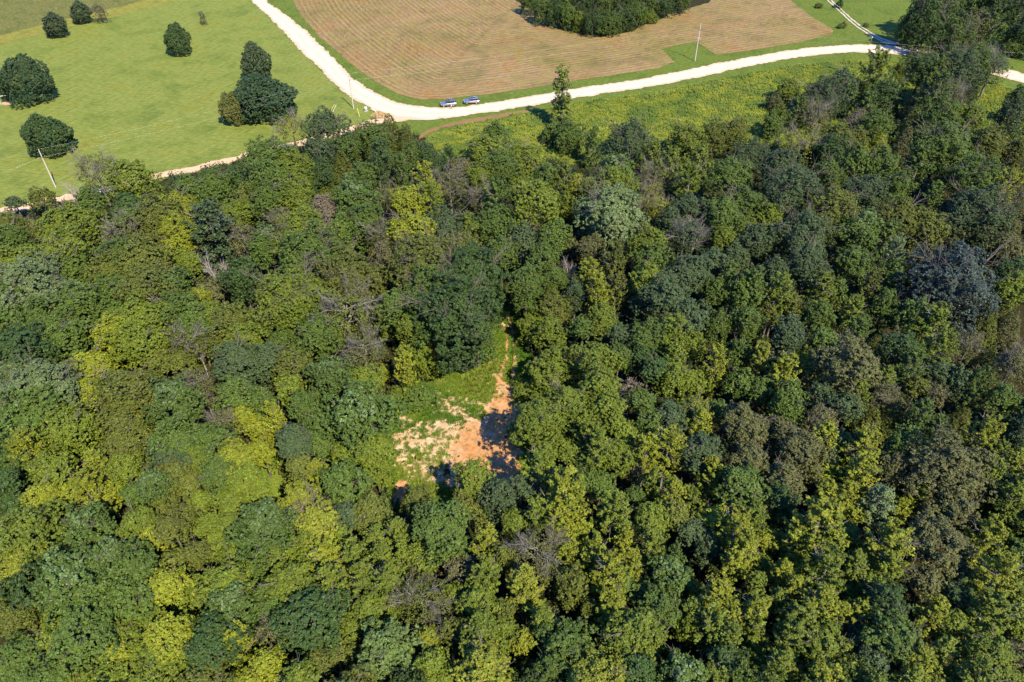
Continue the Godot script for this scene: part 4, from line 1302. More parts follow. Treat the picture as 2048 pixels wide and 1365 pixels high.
# kind, tone, x, z, height, crown radius, crown half-height | which one it is
const FOREST := """O bb 80.6 -108.2 18.0 9.09 7.27|huge blue-grey spreading oak, the only blue-grey crown in the forest
O sl 21.0 -129.5 18.0 8.36 6.69|broad silver-topped green round-crowned tree left of the bleached twin snag
O dg -23.2 -42.8 13.5 4.35 3.48|broad dark green round-crowned tree below-right of the pale silvery dome
O gb 59.7 -64.0 15.5 5.87 4.70|huge grey-brown oak with pale limbs showing, near the right edge
O dg -7.4 -108.3 18.0 7.83 6.27|broad dark green round-crowned tree above-right of the huge dark dome
O dg -9.5 -97.3 18.0 8.04 6.43|huge dark green domed crown directly above the two-track through the clearing
T bg -60.4 -125.6 18.0 5.73 8.30|broad dull blue-green upright tufted tree above the leaning dead tree
O sl -22.3 -74.9 15.1 5.84 4.67|large domed tree with pale top hugging the left side of the sandy clearing
O gb 53.9 -52.9 13.7 4.44 3.55|broad grey-brown round-crowned tree, second nearest such below the huge grey-brown oak
O yg -61.4 -53.2 14.8 4.87 3.90|broad yellow-green round-crowned tree above-left of the white-topped dome
O sy -14.2 -39.6 11.9 3.69 2.95|broad pale green crown at the bottom edge, left of the middle
O gb 52.7 -83.9 16.7 5.66 4.53|broad tan grey-brown oak below and left of the huge blue-grey oak
O mg -9.0 -54.4 14.6 4.15 3.32|large leafy green tree below the clearing, left of the dark ball-shaped tree
O sl -52.5 -47.0 14.6 4.86 3.89|white-topped broad dome near the lower left corner
O mg -38.5 -114.2 18.0 7.59 6.07|broad mid-green round-crowned tree, nearest such right of the dark pointed tree on the left
O sl -51.0 -76.8 14.7 4.67 3.74|big bluish-green dome with silvery tip, below the dead grey tree on the left
O yg -64.9 -72.6 14.1 4.19 4.03|broad yellow-green round-crowned tree below-right of the wide silver-topped tree
S og -11.0 -46.2 11.6 3.46 3.14|broad olive thin-leaved tree, second nearest such above-left of the middle of the bottom edge
O sl -71.4 -79.3 16.2 6.40 5.12|wide silver-topped tree filling the left edge halfway down the photo
S og -28.8 -98.4 15.6 6.09 5.48|broad olive thin-leaved tree above the pale-topped dome by the clearing
O yg 6.7 -89.3 9.6 4.72 3.77|broad yellow-green round-crowned tree, nearest such below-right of the two-track above the clearing
T li 6.9 -58.5 16.9 3.98 5.77|broad bright lime-green tufted tree, third nearest such above-right of the grey tree with bare limbs
O bg 94.9 -130.4 17.4 7.05 5.64|broad dull blue-green round-crowned tree above the huge blue-grey oak
O og -16.3 -111.3 18.0 6.87 5.50|broad olive round-crowned tree above-left of the huge dark dome
O bg 57.6 -122.8 15.8 5.98 4.78|broad dull blue-green round-crowned tree, third nearest such right of the bleached twin snag
O sl -84.5 -103.2 18.0 7.46 5.97|broad silver-topped green round-crowned tree above the wide silver-topped tree
O mg -71.5 -74.9 15.4 5.77 4.61|broad mid-green round-crowned tree, nearest such below-left of the wide silver-topped tree
O og -29.5 -107.6 16.7 6.44 5.15|broad olive round-crowned tree left of the huge dark dome
O yl -3.3 -36.6 13.4 3.72 2.98|broad yellow-tinged round-crowned tree above-left of the middle of the bottom edge
O bg 60.0 -138.7 17.1 6.46 5.17|broad dull blue-green round-crowned tree above-right of the bleached twin snag
O mg 43.1 -40.5 13.5 3.47 2.78|broad mid-green round-crowned tree below the big dark lower-right tree
O mg 6.4 -39.8 12.1 3.47 2.78|broad mid-green round-crowned tree, second nearest such above-right of the middle of the bottom edge
O mg -48.1 -40.3 14.4 4.41 3.53|broad mid-green round-crowned tree below the white-topped dome
O sl -31.4 -54.1 14.8 4.25 3.40|wide pale silvery dome in the lower left, right of the white-topped dome
O dg 139.1 -256.0 18.8 7.93 9.05|broad dark green round-crowned tree above-left of the road gap at the right edge
O yl 8.8 -35.2 13.4 3.95 3.16|broad yellow-tinged round-crowned tree right of the middle of the bottom edge
O yg 35.5 -40.5 11.7 3.50 2.80|broad yellow-green round-crowned tree left of the big dark lower-right tree
O gb 41.4 -68.4 12.8 4.00 3.20|broad grey-brown round-crowned tree, nearest such below-right of the wide olive-grey oak
O og -57.9 -78.3 16.2 5.28 4.22|broad olive round-crowned tree below-left of the upright dead tree
T li 58.6 -47.9 15.3 2.89 4.19|broad bright lime-green upright tufted tree above the bottom right corner
O yg -83.4 -144.2 16.9 5.74 5.02|broad yellow-green round-crowned tree right of the lone lawn pole
O mg -46.6 -49.4 12.8 3.57 2.86|broad mid-green round-crowned tree right of the white-topped dome
O sl 69.6 -125.6 15.0 5.27 4.22|broad silver-topped green round-crowned tree above-left of the huge blue-grey oak
O yg 13.2 -40.8 13.2 3.50 2.80|broad yellow-green round-crowned tree below-left of the pale column tree
O bg -44.3 -86.6 13.4 4.39 3.51|broad dull blue-green round-crowned tree, nearest such right of the upright dead tree
O yg 4.7 -133.7 17.1 5.84 4.67|broad yellow-green round-crowned tree, nearest such below the lone tall roadside tree
O mg -33.0 -93.8 14.1 4.73 3.78|broad mid-green round-crowned tree above-left of the pale-topped dome by the clearing
O yg -37.0 -100.9 17.3 6.24 4.99|broad yellow-green round-crowned tree, second nearest such right of the leaning dead tree
O mg 101.4 -160.1 17.8 7.57 6.05|broad mid-green round-crowned tree, second nearest such below-left of the road gap at the right edge
T yg 56.0 -43.6 13.7 3.00 4.35|broad yellow-green upright tufted tree above-left of the bottom right corner
O mg 31.1 -61.4 13.3 3.59 2.87|broad mid-green round-crowned tree below the wide olive-grey oak
O bg 26.9 -102.9 14.8 4.69 3.75|broad dull blue-green round-crowned tree, second nearest such below-left of the bleached twin snag
O mg 143.1 -243.2 15.9 7.18 7.63|mid-green round-crowned tree, nearest such above-left of the road gap at the right edge
T li 46.9 -51.8 15.8 3.40 4.93|broad bright lime-green upright tufted tree above the big dark lower-right tree
O og 65.2 -130.1 16.9 6.26 5.01|broad olive round-crowned tree, third nearest such above-left of the huge blue-grey oak
O mg -45.5 -45.6 12.5 3.66 2.93|broad mid-green round-crowned tree, second nearest such below-right of the white-topped dome
O dg -33.9 -41.5 11.6 3.54 2.84|broad dark green round-crowned tree, nearest such below the pale silvery dome
S gb 3.2 -52.1 12.2 3.59 3.23|wide grey thin-leaved tree with bare pale limbs, right of the lower middle
O gb 34.3 -72.1 13.9 3.84 3.08|wide olive-grey oak between the clearing and the broad tan oak
T yg 13.6 -58.0 13.7 2.93 4.25|yellow-green upright tufted tree above-right of the grey tree with bare limbs
O mg -79.2 -96.6 15.4 5.81 4.65|broad mid-green round-crowned tree, second nearest such above the wide silver-topped tree
O mg -14.4 -103.9 16.2 6.06 4.85|broad mid-green round-crowned tree, nearest such left of the huge dark dome
T li -31.6 -40.9 12.1 1.99 4.98|bright lime-green upright tufted tree below the pale silvery dome
O yg -39.1 -100.2 18.0 6.81 5.45|broad yellow-green round-crowned tree, nearest such right of the leaning dead tree
O bg 128.2 -207.7 17.3 6.71 6.16|broad dull blue-green round-crowned tree left of the road gap at the right edge
O mg -22.7 -62.7 12.7 3.75 3.00|broad mid-green round-crowned tree below the pale-topped dome by the clearing
O yg -40.5 -122.1 17.0 6.36 5.09|broad yellow-green round-crowned tree right of the dark pointed tree on the left
T li 38.8 -54.4 17.4 4.10 5.94|broad bright lime-green upright tufted tree, second nearest such below-right of the wide olive-grey oak
T yl 1.8 -47.4 12.5 2.40 4.63|yellow-tinged upright tufted tree below the grey tree with bare limbs
O mg -84.7 -95.6 14.3 4.93 3.95|broad mid-green round-crowned tree above-left of the wide silver-topped tree
O mg 102.8 -146.1 16.6 6.40 5.12|broad mid-green round-crowned tree, second nearest such above the huge blue-grey oak
O sl -55.4 -55.4 12.3 3.76 3.01|broad silver-topped green round-crowned tree above the white-topped dome
O mg -50.3 -45.2 12.8 3.45 2.76|broad mid-green round-crowned tree, nearest such below-right of the white-topped dome
O yg 3.1 -162.9 10.7 6.27 5.01|broad yellow-green round-crowned tree below-left of the lone tall roadside tree
O bg 30.6 -175.2 10.9 6.58 5.26|broad dull blue-green round-crowned tree below-left of the weedy bank
O bg -1.4 -61.2 11.9 3.04 3.08|dark blue-green ball-shaped tree just below the sandy clearing
O dg 178.6 -270.9 16.2 7.44 7.77|dark green round-crowned tree, nearest such above the road gap at the right edge
O yl -61.1 -49.5 12.5 2.87 2.41|yellow-tinged round-crowned tree left of the white-topped dome
O mg 17.8 -44.8 11.6 2.76 2.21|mid-green round-crowned tree, nearest such below-left of the pale column tree
T li 24.6 -45.5 13.2 2.76 4.00|bright lime-green upright tufted tree, second nearest such below the pale column tree
O mg 42.7 -78.9 12.2 3.30 3.67|mid-green round-crowned tree, second nearest such above-right of the wide olive-grey oak
O mg -87.0 -100.4 15.5 5.37 4.29|broad mid-green round-crowned tree, third nearest such above the wide silver-topped tree
O og -75.6 -111.5 13.9 4.78 3.82|broad olive round-crowned tree, second nearest such left of the leaning dead tree
O mg 86.8 -155.5 14.1 4.74 5.53|mid-green round-crowned tree, second nearest such above-left of the huge blue-grey oak
O mg 148.2 -270.4 18.0 9.47 7.58|broad mid-green round-crowned tree, second nearest such above-left of the road gap at the right edge
O yg 3.6 -72.1 15.5 3.97 3.18|broad yellow-green round-crowned tree below the two-track above the clearing
O og -59.0 -43.8 10.5 2.75 2.20|olive round-crowned tree above the bottom left corner
O bg -46.5 -172.5 15.2 6.13 4.91|broad dull blue-green round-crowned tree left of the bend of the gravel road
T yg 38.0 -48.5 15.2 3.02 4.38|broad yellow-green upright tufted tree, second nearest such above-left of the big dark lower-right tree
O yg -27.5 -48.0 11.7 3.46 2.76|broad yellow-green round-crowned tree, nearest such below-right of the pale silvery dome
O dg 44.2 -44.6 12.5 2.96 2.37|big dark green tree in the lower right, surrounded by yellow-green trees
T li 22.4 -68.9 14.2 2.84 4.12|bright lime-green upright tufted tree, second nearest such left of the wide olive-grey oak
R ol 13.7 -195.3 17.6 4.19 8.21|tall lone leafy tree beside the gravel road right of the parked cars
O yg -64.0 -97.3 14.3 4.99 4.00|broad yellow-green round-crowned tree above-left of the upright dead tree
O og 7.7 -106.0 9.3 4.10 3.28|olive round-crowned tree above-right of the two-track above the clearing
T mg 94.6 -154.9 15.8 4.17 6.04|mid-green upright tufted tree, second nearest such above the huge blue-grey oak
O sl 18.7 -36.4 12.4 3.02 2.42|broad silver-topped green round-crowned tree below the pale column tree
O dg -50.2 -110.0 14.2 3.82 4.19|dark green round-crowned tree right of the leaning dead tree
O yg -6.1 -171.1 9.8 5.88 4.71|broad yellow-green round-crowned tree below-right of the two parked cars
O mg 48.8 -147.7 14.9 5.35 4.28|broad mid-green round-crowned tree, third nearest such above-right of the bleached twin snag
O og 84.9 -128.2 13.7 4.88 3.90|broad olive round-crowned tree, nearest such above-left of the huge blue-grey oak
O yg -88.1 -128.7 14.7 5.74 4.59|broad yellow-green round-crowned tree below-right of the lone lawn pole
O sl -33.3 -44.7 11.9 3.36 2.69|broad silver-topped green round-crowned tree below the pale silvery dome
O mg -59.3 -100.6 14.1 4.51 3.61|broad mid-green round-crowned tree below-left of the leaning dead tree
O yg 13.5 -87.7 12.7 4.18 3.35|broad yellow-green round-crowned tree, second nearest such right of the two-track above the clearing
O mg -76.1 -93.5 14.2 5.17 4.13|broad mid-green round-crowned tree, nearest such above the wide silver-topped tree
O mg -48.2 -69.6 14.3 4.42 3.54|broad mid-green round-crowned tree, nearest such below the upright dead tree
T li 43.3 -84.6 14.0 2.90 4.41|bright lime-green upright tufted tree above-right of the wide olive-grey oak
O og 7.4 -48.1 11.2 2.24 3.02|olive round-crowned tree, second nearest such below-right of the grey tree with bare limbs
O yg -85.9 -116.3 16.6 5.56 4.44|broad yellow-green round-crowned tree, second nearest such below the lone lawn pole
O yg -94.0 -113.4 14.8 5.47 4.38|broad yellow-green round-crowned tree below-left of the lone lawn pole
O mg 43.9 -129.6 14.9 4.75 3.80|mid-green round-crowned tree, nearest such above-right of the bleached twin snag
O bg 61.3 -151.8 15.1 5.45 4.36|broad dull blue-green round-crowned tree, second nearest such below-right of the weedy bank
T li 61.1 -54.4 13.1 2.56 3.71|bright lime-green upright tufted tree below-right of the huge grey-brown oak
O mg 42.4 -105.8 13.6 3.59 4.18|mid-green round-crowned tree, nearest such below-right of the bleached twin snag
T mg -3.4 -139.1 15.2 3.71 5.75|mid-green upright tufted tree above-right of the huge dark dome
O og -59.1 -75.8 13.2 4.12 3.30|broad olive round-crowned tree right of the wide silver-topped tree
O sl -49.8 -50.8 12.4 3.43 2.74|broad silver-topped green round-crowned tree right of the white-topped dome
T li 27.8 -64.9 12.3 2.31 4.78|bright lime-green upright tufted tree below-left of the wide olive-grey oak
O sl -79.8 -84.5 11.9 3.58 2.86|silver-topped green round-crowned tree left of the wide silver-topped tree
O bg 77.4 -141.8 13.8 5.04 4.03|dull blue-green round-crowned tree above-left of the huge blue-grey oak
O bg 27.0 -68.3 12.5 3.33 2.66|dull blue-green round-crowned tree below-left of the wide olive-grey oak
O mg -55.9 -38.9 10.7 2.64 2.11|mid-green round-crowned tree above-right of the bottom left corner
T yg 23.2 -42.2 13.0 2.31 3.35|yellow-green upright tufted tree, second nearest such below the pale column tree
T og 19.6 -115.8 14.8 2.84 6.09|olive upright tufted tree left of the bleached twin snag
O og -65.0 -104.6 16.0 5.22 4.17|broad olive round-crowned tree, nearest such left of the leaning dead tree
O yg -62.2 -92.8 13.4 4.88 3.90|broad yellow-green round-crowned tree left of the upright dead tree
O mg -53.7 -146.1 15.4 5.32 4.26|broad mid-green round-crowned tree, second nearest such above-right of the dark pointed tree on the left
O sl -33.1 -135.8 16.0 5.08 4.06|broad silver-topped green round-crowned tree below-left of the bend of the gravel road
O bg 55.5 -112.2 15.1 4.51 3.61|broad dull blue-green round-crowned tree above the broad tan oak
O yg 14.1 -76.2 13.2 3.64 2.91|broad yellow-green round-crowned tree, fourth nearest such below-right of the two-track above the clearing
O gb 58.8 -59.0 12.2 3.66 2.93|broad grey-brown round-crowned tree, nearest such below the huge grey-brown oak
O yg 8.4 -76.2 14.6 4.13 3.31|broad yellow-green round-crowned tree, second nearest such below-right of the two-track above the clearing
O dg -79.7 -89.1 15.1 5.86 4.68|broad dark green round-crowned tree above-left of the wide silver-topped tree
O mg -56.6 -153.8 16.7 5.90 4.72|broad mid-green round-crowned tree, third nearest such above-right of the dark pointed tree on the left
S gb -95.1 -151.3 14.0 4.50 4.70|grey-brown thin-leaved tree right of the lone lawn pole
O yg 53.4 -38.6 12.5 2.62 2.10|yellow-green round-crowned tree above-left of the bottom right corner
O li -39.0 -40.5 12.7 3.04 2.44|broad bright lime-green round-crowned tree below-right of the white-topped dome
O og -70.0 -113.6 15.2 5.81 4.65|broad olive round-crowned tree, third nearest such left of the dark pointed tree on the left
T og 65.5 -107.5 14.2 2.58 5.77|olive upright tufted tree above the broad tan oak
O og -33.8 -35.9 11.1 3.21 2.57|broad olive round-crowned tree below the pale silvery dome
O bg -9.9 -96.7 5.1 4.25 2.55 e|broad dull blue-green round-crowned tree left of the two-track above the clearing
O sl -28.3 -82.9 14.1 3.93 3.15|broad silver-topped green round-crowned tree above-left of the pale-topped dome by the clearing
T mg 73.8 -83.0 12.6 2.50 4.53|mid-green upright tufted tree below-left of the right edge middle
T li 48.0 -63.9 14.5 2.75 3.99|bright lime-green upright tufted tree, nearest such left of the huge grey-brown oak
T yg 4.1 -63.9 15.5 2.97 4.30|yellow-green upright tufted tree, nearest such above-right of the dark ball-shaped tree
T li -69.6 -68.9 13.6 2.86 4.15|bright lime-green upright tufted tree below the wide silver-topped tree
O yg -4.0 -45.6 11.1 2.60 2.08|yellow-green round-crowned tree below-left of the grey tree with bare limbs
O mg 49.2 -137.2 14.1 4.77 3.81|mid-green round-crowned tree, second nearest such above-right of the bleached twin snag
T yg 31.7 -40.4 13.6 2.65 3.84|yellow-green upright tufted tree, second nearest such left of the big dark lower-right tree
O mg 23.3 -94.4 12.2 3.95 3.16|mid-green round-crowned tree, second nearest such below-left of the bleached twin snag
T li 33.3 -87.6 13.2 2.43 5.08|bright lime-green upright tufted tree above-left of the wide olive-grey oak
O yg -34.9 -47.6 11.8 3.45 2.76|broad yellow-green round-crowned tree below-left of the pale silvery dome
O mg 136.6 -230.1 11.1 6.66 5.33|mid-green round-crowned tree, third nearest such left of the road gap at the right edge
O mg -53.2 -139.2 13.8 5.17 4.14|broad mid-green round-crowned tree, nearest such above-right of the dark pointed tree on the left
O bg 132.0 -184.1 13.3 4.50 5.82|dull blue-green round-crowned tree below the road gap at the right edge
O yg -15.6 -93.9 8.6 2.68 4.29 e|yellow-green round-crowned tree above-right of the pale-topped dome by the clearing
O mg 71.0 -99.7 12.4 3.49 3.30|mid-green round-crowned tree below-left of the huge blue-grey oak
T yg 70.2 -89.5 15.0 3.14 4.56|yellow-green upright tufted tree, second nearest such below the huge blue-grey oak
O bg -48.1 -68.3 12.9 3.93 3.14|broad dull blue-green round-crowned tree below the upright dead tree
O dg 176.2 -256.3 13.8 6.09 6.68|dark green round-crowned tree above-right of the road gap at the right edge
T li -19.3 -142.6 16.8 3.98 5.77|bright lime-green upright tufted tree below the bend of the gravel road
O bg -13.8 -126.8 13.9 5.22 4.17|broad dull blue-green round-crowned tree above the huge dark dome
O gb 155.4 -255.4 14.5 5.71 7.02|grey-brown round-crowned tree above-left of the road gap at the right edge
O mg -30.2 -128.4 14.7 4.92 3.94|broad mid-green round-crowned tree below the bend of the gravel road
T li 49.5 -43.8 12.7 1.97 3.33|bright lime-green upright tufted tree right of the big dark lower-right tree
O mg 4.2 -37.3 10.3 2.71 2.17|broad mid-green round-crowned tree, nearest such above-right of the middle of the bottom edge
O mg -43.4 -69.8 12.6 3.85 3.08|broad mid-green round-crowned tree, second nearest such below the upright dead tree
O dg 107.8 -203.7 10.5 5.53 5.06|dark green round-crowned tree, third nearest such left of the road gap at the right edge
O yg 15.4 -68.7 10.8 2.88 2.35|yellow-green round-crowned tree above-right of the grey tree with bare limbs
O yg 18.4 -57.3 11.2 2.65 2.12|yellow-green round-crowned tree above-left of the pale column tree
O li -41.4 -47.4 12.0 2.44 1.95|bright lime-green round-crowned tree right of the white-topped dome
O dg -44.1 -151.2 13.1 4.33 4.35|dark green round-crowned tree below-left of the bend of the gravel road
S gb -14.0 -147.4 12.5 4.26 4.27|grey-brown thin-leaved tree below the two parked cars
O bg 2.3 -125.2 11.9 3.84 3.85|dull blue-green round-crowned tree above-right of the huge dark dome
T mg 114.9 -193.9 18.0 5.15 7.46|mid-green upright tufted tree, nearest such left of the road gap at the right edge
O og 115.6 -165.9 14.3 5.02 4.16|olive round-crowned tree below the road gap at the right edge
T yg 72.4 -96.1 14.6 3.27 4.75|yellow-green upright tufted tree, nearest such below the huge blue-grey oak
O yg -92.6 -127.4 14.0 4.56 3.65|yellow-green round-crowned tree, nearest such below the lone lawn pole
O li -66.8 -124.9 14.7 4.50 3.60|bright lime-green round-crowned tree left of the dark pointed tree on the left
O og -47.9 -96.4 13.9 3.86 3.09|olive round-crowned tree below the leaning dead tree
O yg -46.9 -139.4 13.7 4.83 3.86|yellow-green round-crowned tree, second nearest such above-right of the dark pointed tree on the left
O mg -3.5 -129.0 13.1 4.60 3.68|mid-green round-crowned tree, second nearest such above-right of the huge dark dome
T yg 42.4 -151.5 17.2 3.96 5.75|yellow-green upright tufted tree, nearest such below the weedy bank
O mg 2.5 -107.1 14.3 4.10 3.28|mid-green round-crowned tree, nearest such right of the huge dark dome
O yg -49.2 -56.8 11.3 2.96 2.37|yellow-green round-crowned tree, nearest such above-right of the white-topped dome
T mg 161.0 -253.9 17.6 4.58 8.35|mid-green upright tufted tree above the road gap at the right edge
O mg -84.9 -113.0 13.8 5.17 4.14|broad mid-green round-crowned tree, nearest such below the lone lawn pole
O mg -76.0 -100.1 15.4 4.81 3.85|broad mid-green round-crowned tree, fourth nearest such above the wide silver-topped tree
O yg -44.7 -36.0 10.8 3.03 2.43|broad yellow-green round-crowned tree right of the bottom left corner
O og -35.6 -87.1 11.9 3.79 3.03|olive round-crowned tree above-left of the pale-topped dome by the clearing
O mg -42.1 -79.4 13.1 3.60 2.88|mid-green round-crowned tree below-right of the upright dead tree
O li -39.5 -67.0 12.2 3.31 2.65|bright lime-green round-crowned tree above the pale silvery dome
O li -20.0 -123.7 16.0 5.14 4.12|broad bright lime-green round-crowned tree above-left of the huge dark dome
O bg 88.4 -200.8 11.8 7.10 5.68|broad dull blue-green round-crowned tree right of the pole in the green patch
S gb -76.7 -123.2 14.6 4.80 4.32|broad grey-brown thin-leaved tree left of the dark pointed tree on the left
O li -22.3 -135.4 14.6 4.22 3.58|bright lime-green round-crowned tree below the bend of the gravel road
T li 28.6 -54.8 14.3 2.68 3.88|bright lime-green upright tufted tree above-right of the pale column tree
O yg 26.6 -120.2 14.7 4.24 3.39|yellow-green round-crowned tree left of the bleached twin snag
C og 85.1 -101.1 10.5 2.73 3.94|olive feathery cedar above-left of the right edge middle
O li -68.5 -87.5 11.7 3.66 2.93|bright lime-green round-crowned tree right of the wide silver-topped tree
O og -71.9 -127.7 16.1 5.25 4.20|broad olive round-crowned tree, second nearest such left of the dark pointed tree on the left
O gb 33.5 -66.7 12.4 2.72 2.26|grey-brown round-crowned tree below the wide olive-grey oak
O gb 53.5 -66.0 11.3 2.59 2.62|grey-brown round-crowned tree left of the huge grey-brown oak
T li 6.3 -56.0 14.0 2.38 3.46|bright lime-green upright tufted tree, nearest such above-right of the grey tree with bare limbs
O bg 24.0 -75.5 11.5 3.02 2.42|dull blue-green round-crowned tree left of the wide olive-grey oak
O bg -39.9 -89.0 11.6 3.29 2.63|dull blue-green round-crowned tree, second nearest such right of the upright dead tree
O mg -71.4 -67.5 10.7 2.62 2.65|mid-green round-crowned tree below the wide silver-topped tree
T li -23.2 -51.0 13.5 2.50 3.62|bright lime-green upright tufted tree right of the pale silvery dome
O yg -54.0 -41.5 9.9 2.34 1.87|yellow-green round-crowned tree above-right of the bottom left corner
S og -21.2 -46.0 9.9 2.43 2.18|olive thin-leaved tree below-right of the pale silvery dome
O dg 13.9 -37.7 11.5 2.24 1.80|dark green round-crowned tree right of the middle of the bottom edge
O li -67.8 -94.7 12.9 3.54 2.84|bright lime-green round-crowned tree above-right of the wide silver-topped tree
O bg 30.5 -109.9 12.7 3.87 3.09|dull blue-green round-crowned tree, nearest such below-left of the bleached twin snag
O mg 111.2 -179.4 15.3 6.17 4.93|broad mid-green round-crowned tree, nearest such below-left of the road gap at the right edge
O yg 13.5 -80.3 14.0 3.75 3.00|broad yellow-green round-crowned tree, third nearest such below-right of the two-track above the clearing
O gb 37.4 -63.5 11.9 3.00 2.40|grey-brown round-crowned tree, second nearest such below-right of the wide olive-grey oak
O og -56.0 -69.5 11.4 3.14 2.51|olive round-crowned tree, second nearest such below-right of the wide silver-topped tree
O yg -39.5 -38.5 11.0 3.02 2.41|broad yellow-green round-crowned tree, second nearest such below-right of the white-topped dome
S gb -24.7 -90.5 12.5 3.73 3.36|grey-brown thin-leaved tree above the pale-topped dome by the clearing
O dg -34.4 -38.9 11.8 2.55 2.04|dark green round-crowned tree, second nearest such below the pale silvery dome
O yg -64.9 -65.6 11.5 3.29 2.63|yellow-green round-crowned tree below the wide silver-topped tree
O mg -51.2 -36.5 10.7 2.59 2.08|mid-green round-crowned tree, second nearest such right of the bottom left corner
O mg 98.0 -185.2 10.0 4.55 4.82|mid-green round-crowned tree, third nearest such below-left of the road gap at the right edge
O mg 71.8 -112.6 12.0 3.30 3.53|mid-green round-crowned tree, nearest such left of the huge blue-grey oak
C og 61.7 -77.4 9.0 2.84 3.69|olive feathery cedar above-left of the huge grey-brown oak
T li 33.6 -35.5 13.9 2.18 3.16|bright lime-green upright tufted tree, second nearest such below-left of the big dark lower-right tree
O mg -76.4 -77.0 11.3 3.05 2.44|mid-green round-crowned tree, second nearest such below-left of the wide silver-topped tree
T yg -26.4 -52.8 12.8 2.54 3.69|yellow-green upright tufted tree, nearest such right of the pale silvery dome
O og 52.5 -178.2 10.3 4.22 4.96|olive round-crowned tree, nearest such below-right of the weedy bank
O dg 80.9 -170.8 9.1 5.12 4.10|dark green round-crowned tree right of the weedy bank
O mg 67.4 -103.7 11.5 3.00 3.61|mid-green round-crowned tree above-right of the broad tan oak
C gb 89.9 -101.6 9.1 2.75 3.62|grey-brown feathery cedar above-left of the right edge middle
T yg 27.1 -93.5 14.8 2.82 4.08|yellow-green upright tufted tree below the bleached twin snag
O mg 146.4 -231.3 11.0 6.04 4.86|mid-green round-crowned tree, nearest such left of the road gap at the right edge
O dg 179.6 -285.7 15.0 7.11 5.77|dark green round-crowned tree, second nearest such above the road gap at the right edge
O mg -77.2 -127.3 15.3 4.91 3.93|broad mid-green round-crowned tree, nearest such left of the dark pointed tree on the left
O li -69.3 -133.4 14.0 5.06 4.05|broad bright lime-green round-crowned tree above-left of the dark pointed tree on the left
O yg -49.3 -151.8 15.2 5.51 4.41|broad yellow-green round-crowned tree, fourth nearest such above-right of the dark pointed tree on the left
S tn 82.4 -87.4 11.3 2.32 3.25|tan-brown thin-leaved tree below-left of the right edge middle
O bg 59.1 -167.7 9.4 5.27 4.21|dull blue-green round-crowned tree, nearest such below-right of the weedy bank
O bg 25.7 -54.6 9.4 2.05 2.77|pale-tipped blue-green column-shaped tree among lime-green trees, below the wide olive-grey oak
O mg 72.9 -150.9 12.9 4.16 3.78|mid-green round-crowned tree, fourth nearest such above-right of the bleached twin snag
O yg -55.5 -66.8 10.3 2.62 2.24|yellow-green round-crowned tree, second nearest such above-right of the white-topped dome
T yg -3.3 -48.6 13.4 2.25 3.26|yellow-green upright tufted tree below-left of the grey tree with bare limbs
O mg -2.4 -153.2 14.3 4.40 3.54|mid-green round-crowned tree below-right of the two parked cars
O yg -39.7 -114.8 12.0 3.66 2.93|yellow-green round-crowned tree, third nearest such right of the leaning dead tree
S gb 32.8 -151.0 12.2 3.98 4.03|grey-brown thin-leaved tree above-left of the bleached twin snag
T mg 43.1 -105.9 15.8 3.18 4.61|mid-green upright tufted tree, second nearest such below-right of the bleached twin snag
T yg 12.2 -67.7 14.7 2.49 3.61|yellow-green upright tufted tree, second nearest such above-right of the dark ball-shaped tree
O mg 79.9 -155.8 14.1 3.87 4.34|mid-green round-crowned tree, third nearest such above-left of the huge blue-grey oak
T yg 46.3 -49.9 12.9 2.08 3.01|yellow-green upright tufted tree above the big dark lower-right tree
T yg 33.4 -42.9 13.3 2.34 3.39|yellow-green upright tufted tree, nearest such left of the big dark lower-right tree
O sl 19.4 -48.7 12.1 2.47 1.98|silver-topped green round-crowned tree below-left of the pale column tree
T li -58.3 -66.1 12.8 2.36 3.42|bright lime-green upright tufted tree below-right of the wide silver-topped tree
O sl -48.7 -62.0 12.6 2.74 2.19|silver-topped green round-crowned tree left of the pale silvery dome
O yg -45.5 -67.9 11.1 2.87 2.30|yellow-green round-crowned tree above-left of the pale silvery dome
T yg -15.0 -47.3 13.7 2.42 3.51|yellow-green upright tufted tree, third nearest such below-left of the dark ball-shaped tree
T li -3.3 -54.0 12.1 2.15 3.12|bright lime-green upright tufted tree below the dark ball-shaped tree
S og -7.2 -42.3 10.1 1.96 2.75|olive thin-leaved tree, nearest such above-left of the middle of the bottom edge
T yg 16.4 -41.3 11.5 1.94 2.81|yellow-green upright tufted tree below-left of the pale column tree
T yg 26.8 -89.2 12.5 2.34 4.17|yellow-green upright tufted tree above-left of the wide olive-grey oak
O sl -62.2 -106.8 14.1 3.81 3.05|silver-topped green round-crowned tree left of the leaning dead tree
S bg 34.9 -125.3 13.3 4.20 3.78|dull blue-green thin-leaved tree above-left of the bleached twin snag
O bg 46.9 -93.5 12.9 3.53 2.82|dull blue-green round-crowned tree above-left of the broad tan oak
O og -55.9 -71.7 13.0 3.06 2.45|olive round-crowned tree, nearest such below-right of the wide silver-topped tree
T li -57.5 -61.2 13.5 2.94 4.27|bright lime-green upright tufted tree above the white-topped dome
O bg 33.3 -110.7 14.4 4.51 3.61|broad dull blue-green round-crowned tree, nearest such below the bleached twin snag
O og 79.8 -129.6 14.8 4.98 3.98|broad olive round-crowned tree, second nearest such above-left of the huge blue-grey oak
T og 19.3 -108.3 12.8 2.47 4.68|olive upright tufted tree below-left of the bleached twin snag
O yg -35.9 -101.1 13.5 4.28 3.42|broad yellow-green round-crowned tree, fourth nearest such right of the leaning dead tree
O mg -34.2 -168.7 14.1 4.50 3.87|mid-green round-crowned tree below-left of the bend of the gravel road
O og 21.6 -58.6 10.8 2.47 1.97|olive round-crowned tree above-left of the pale column tree
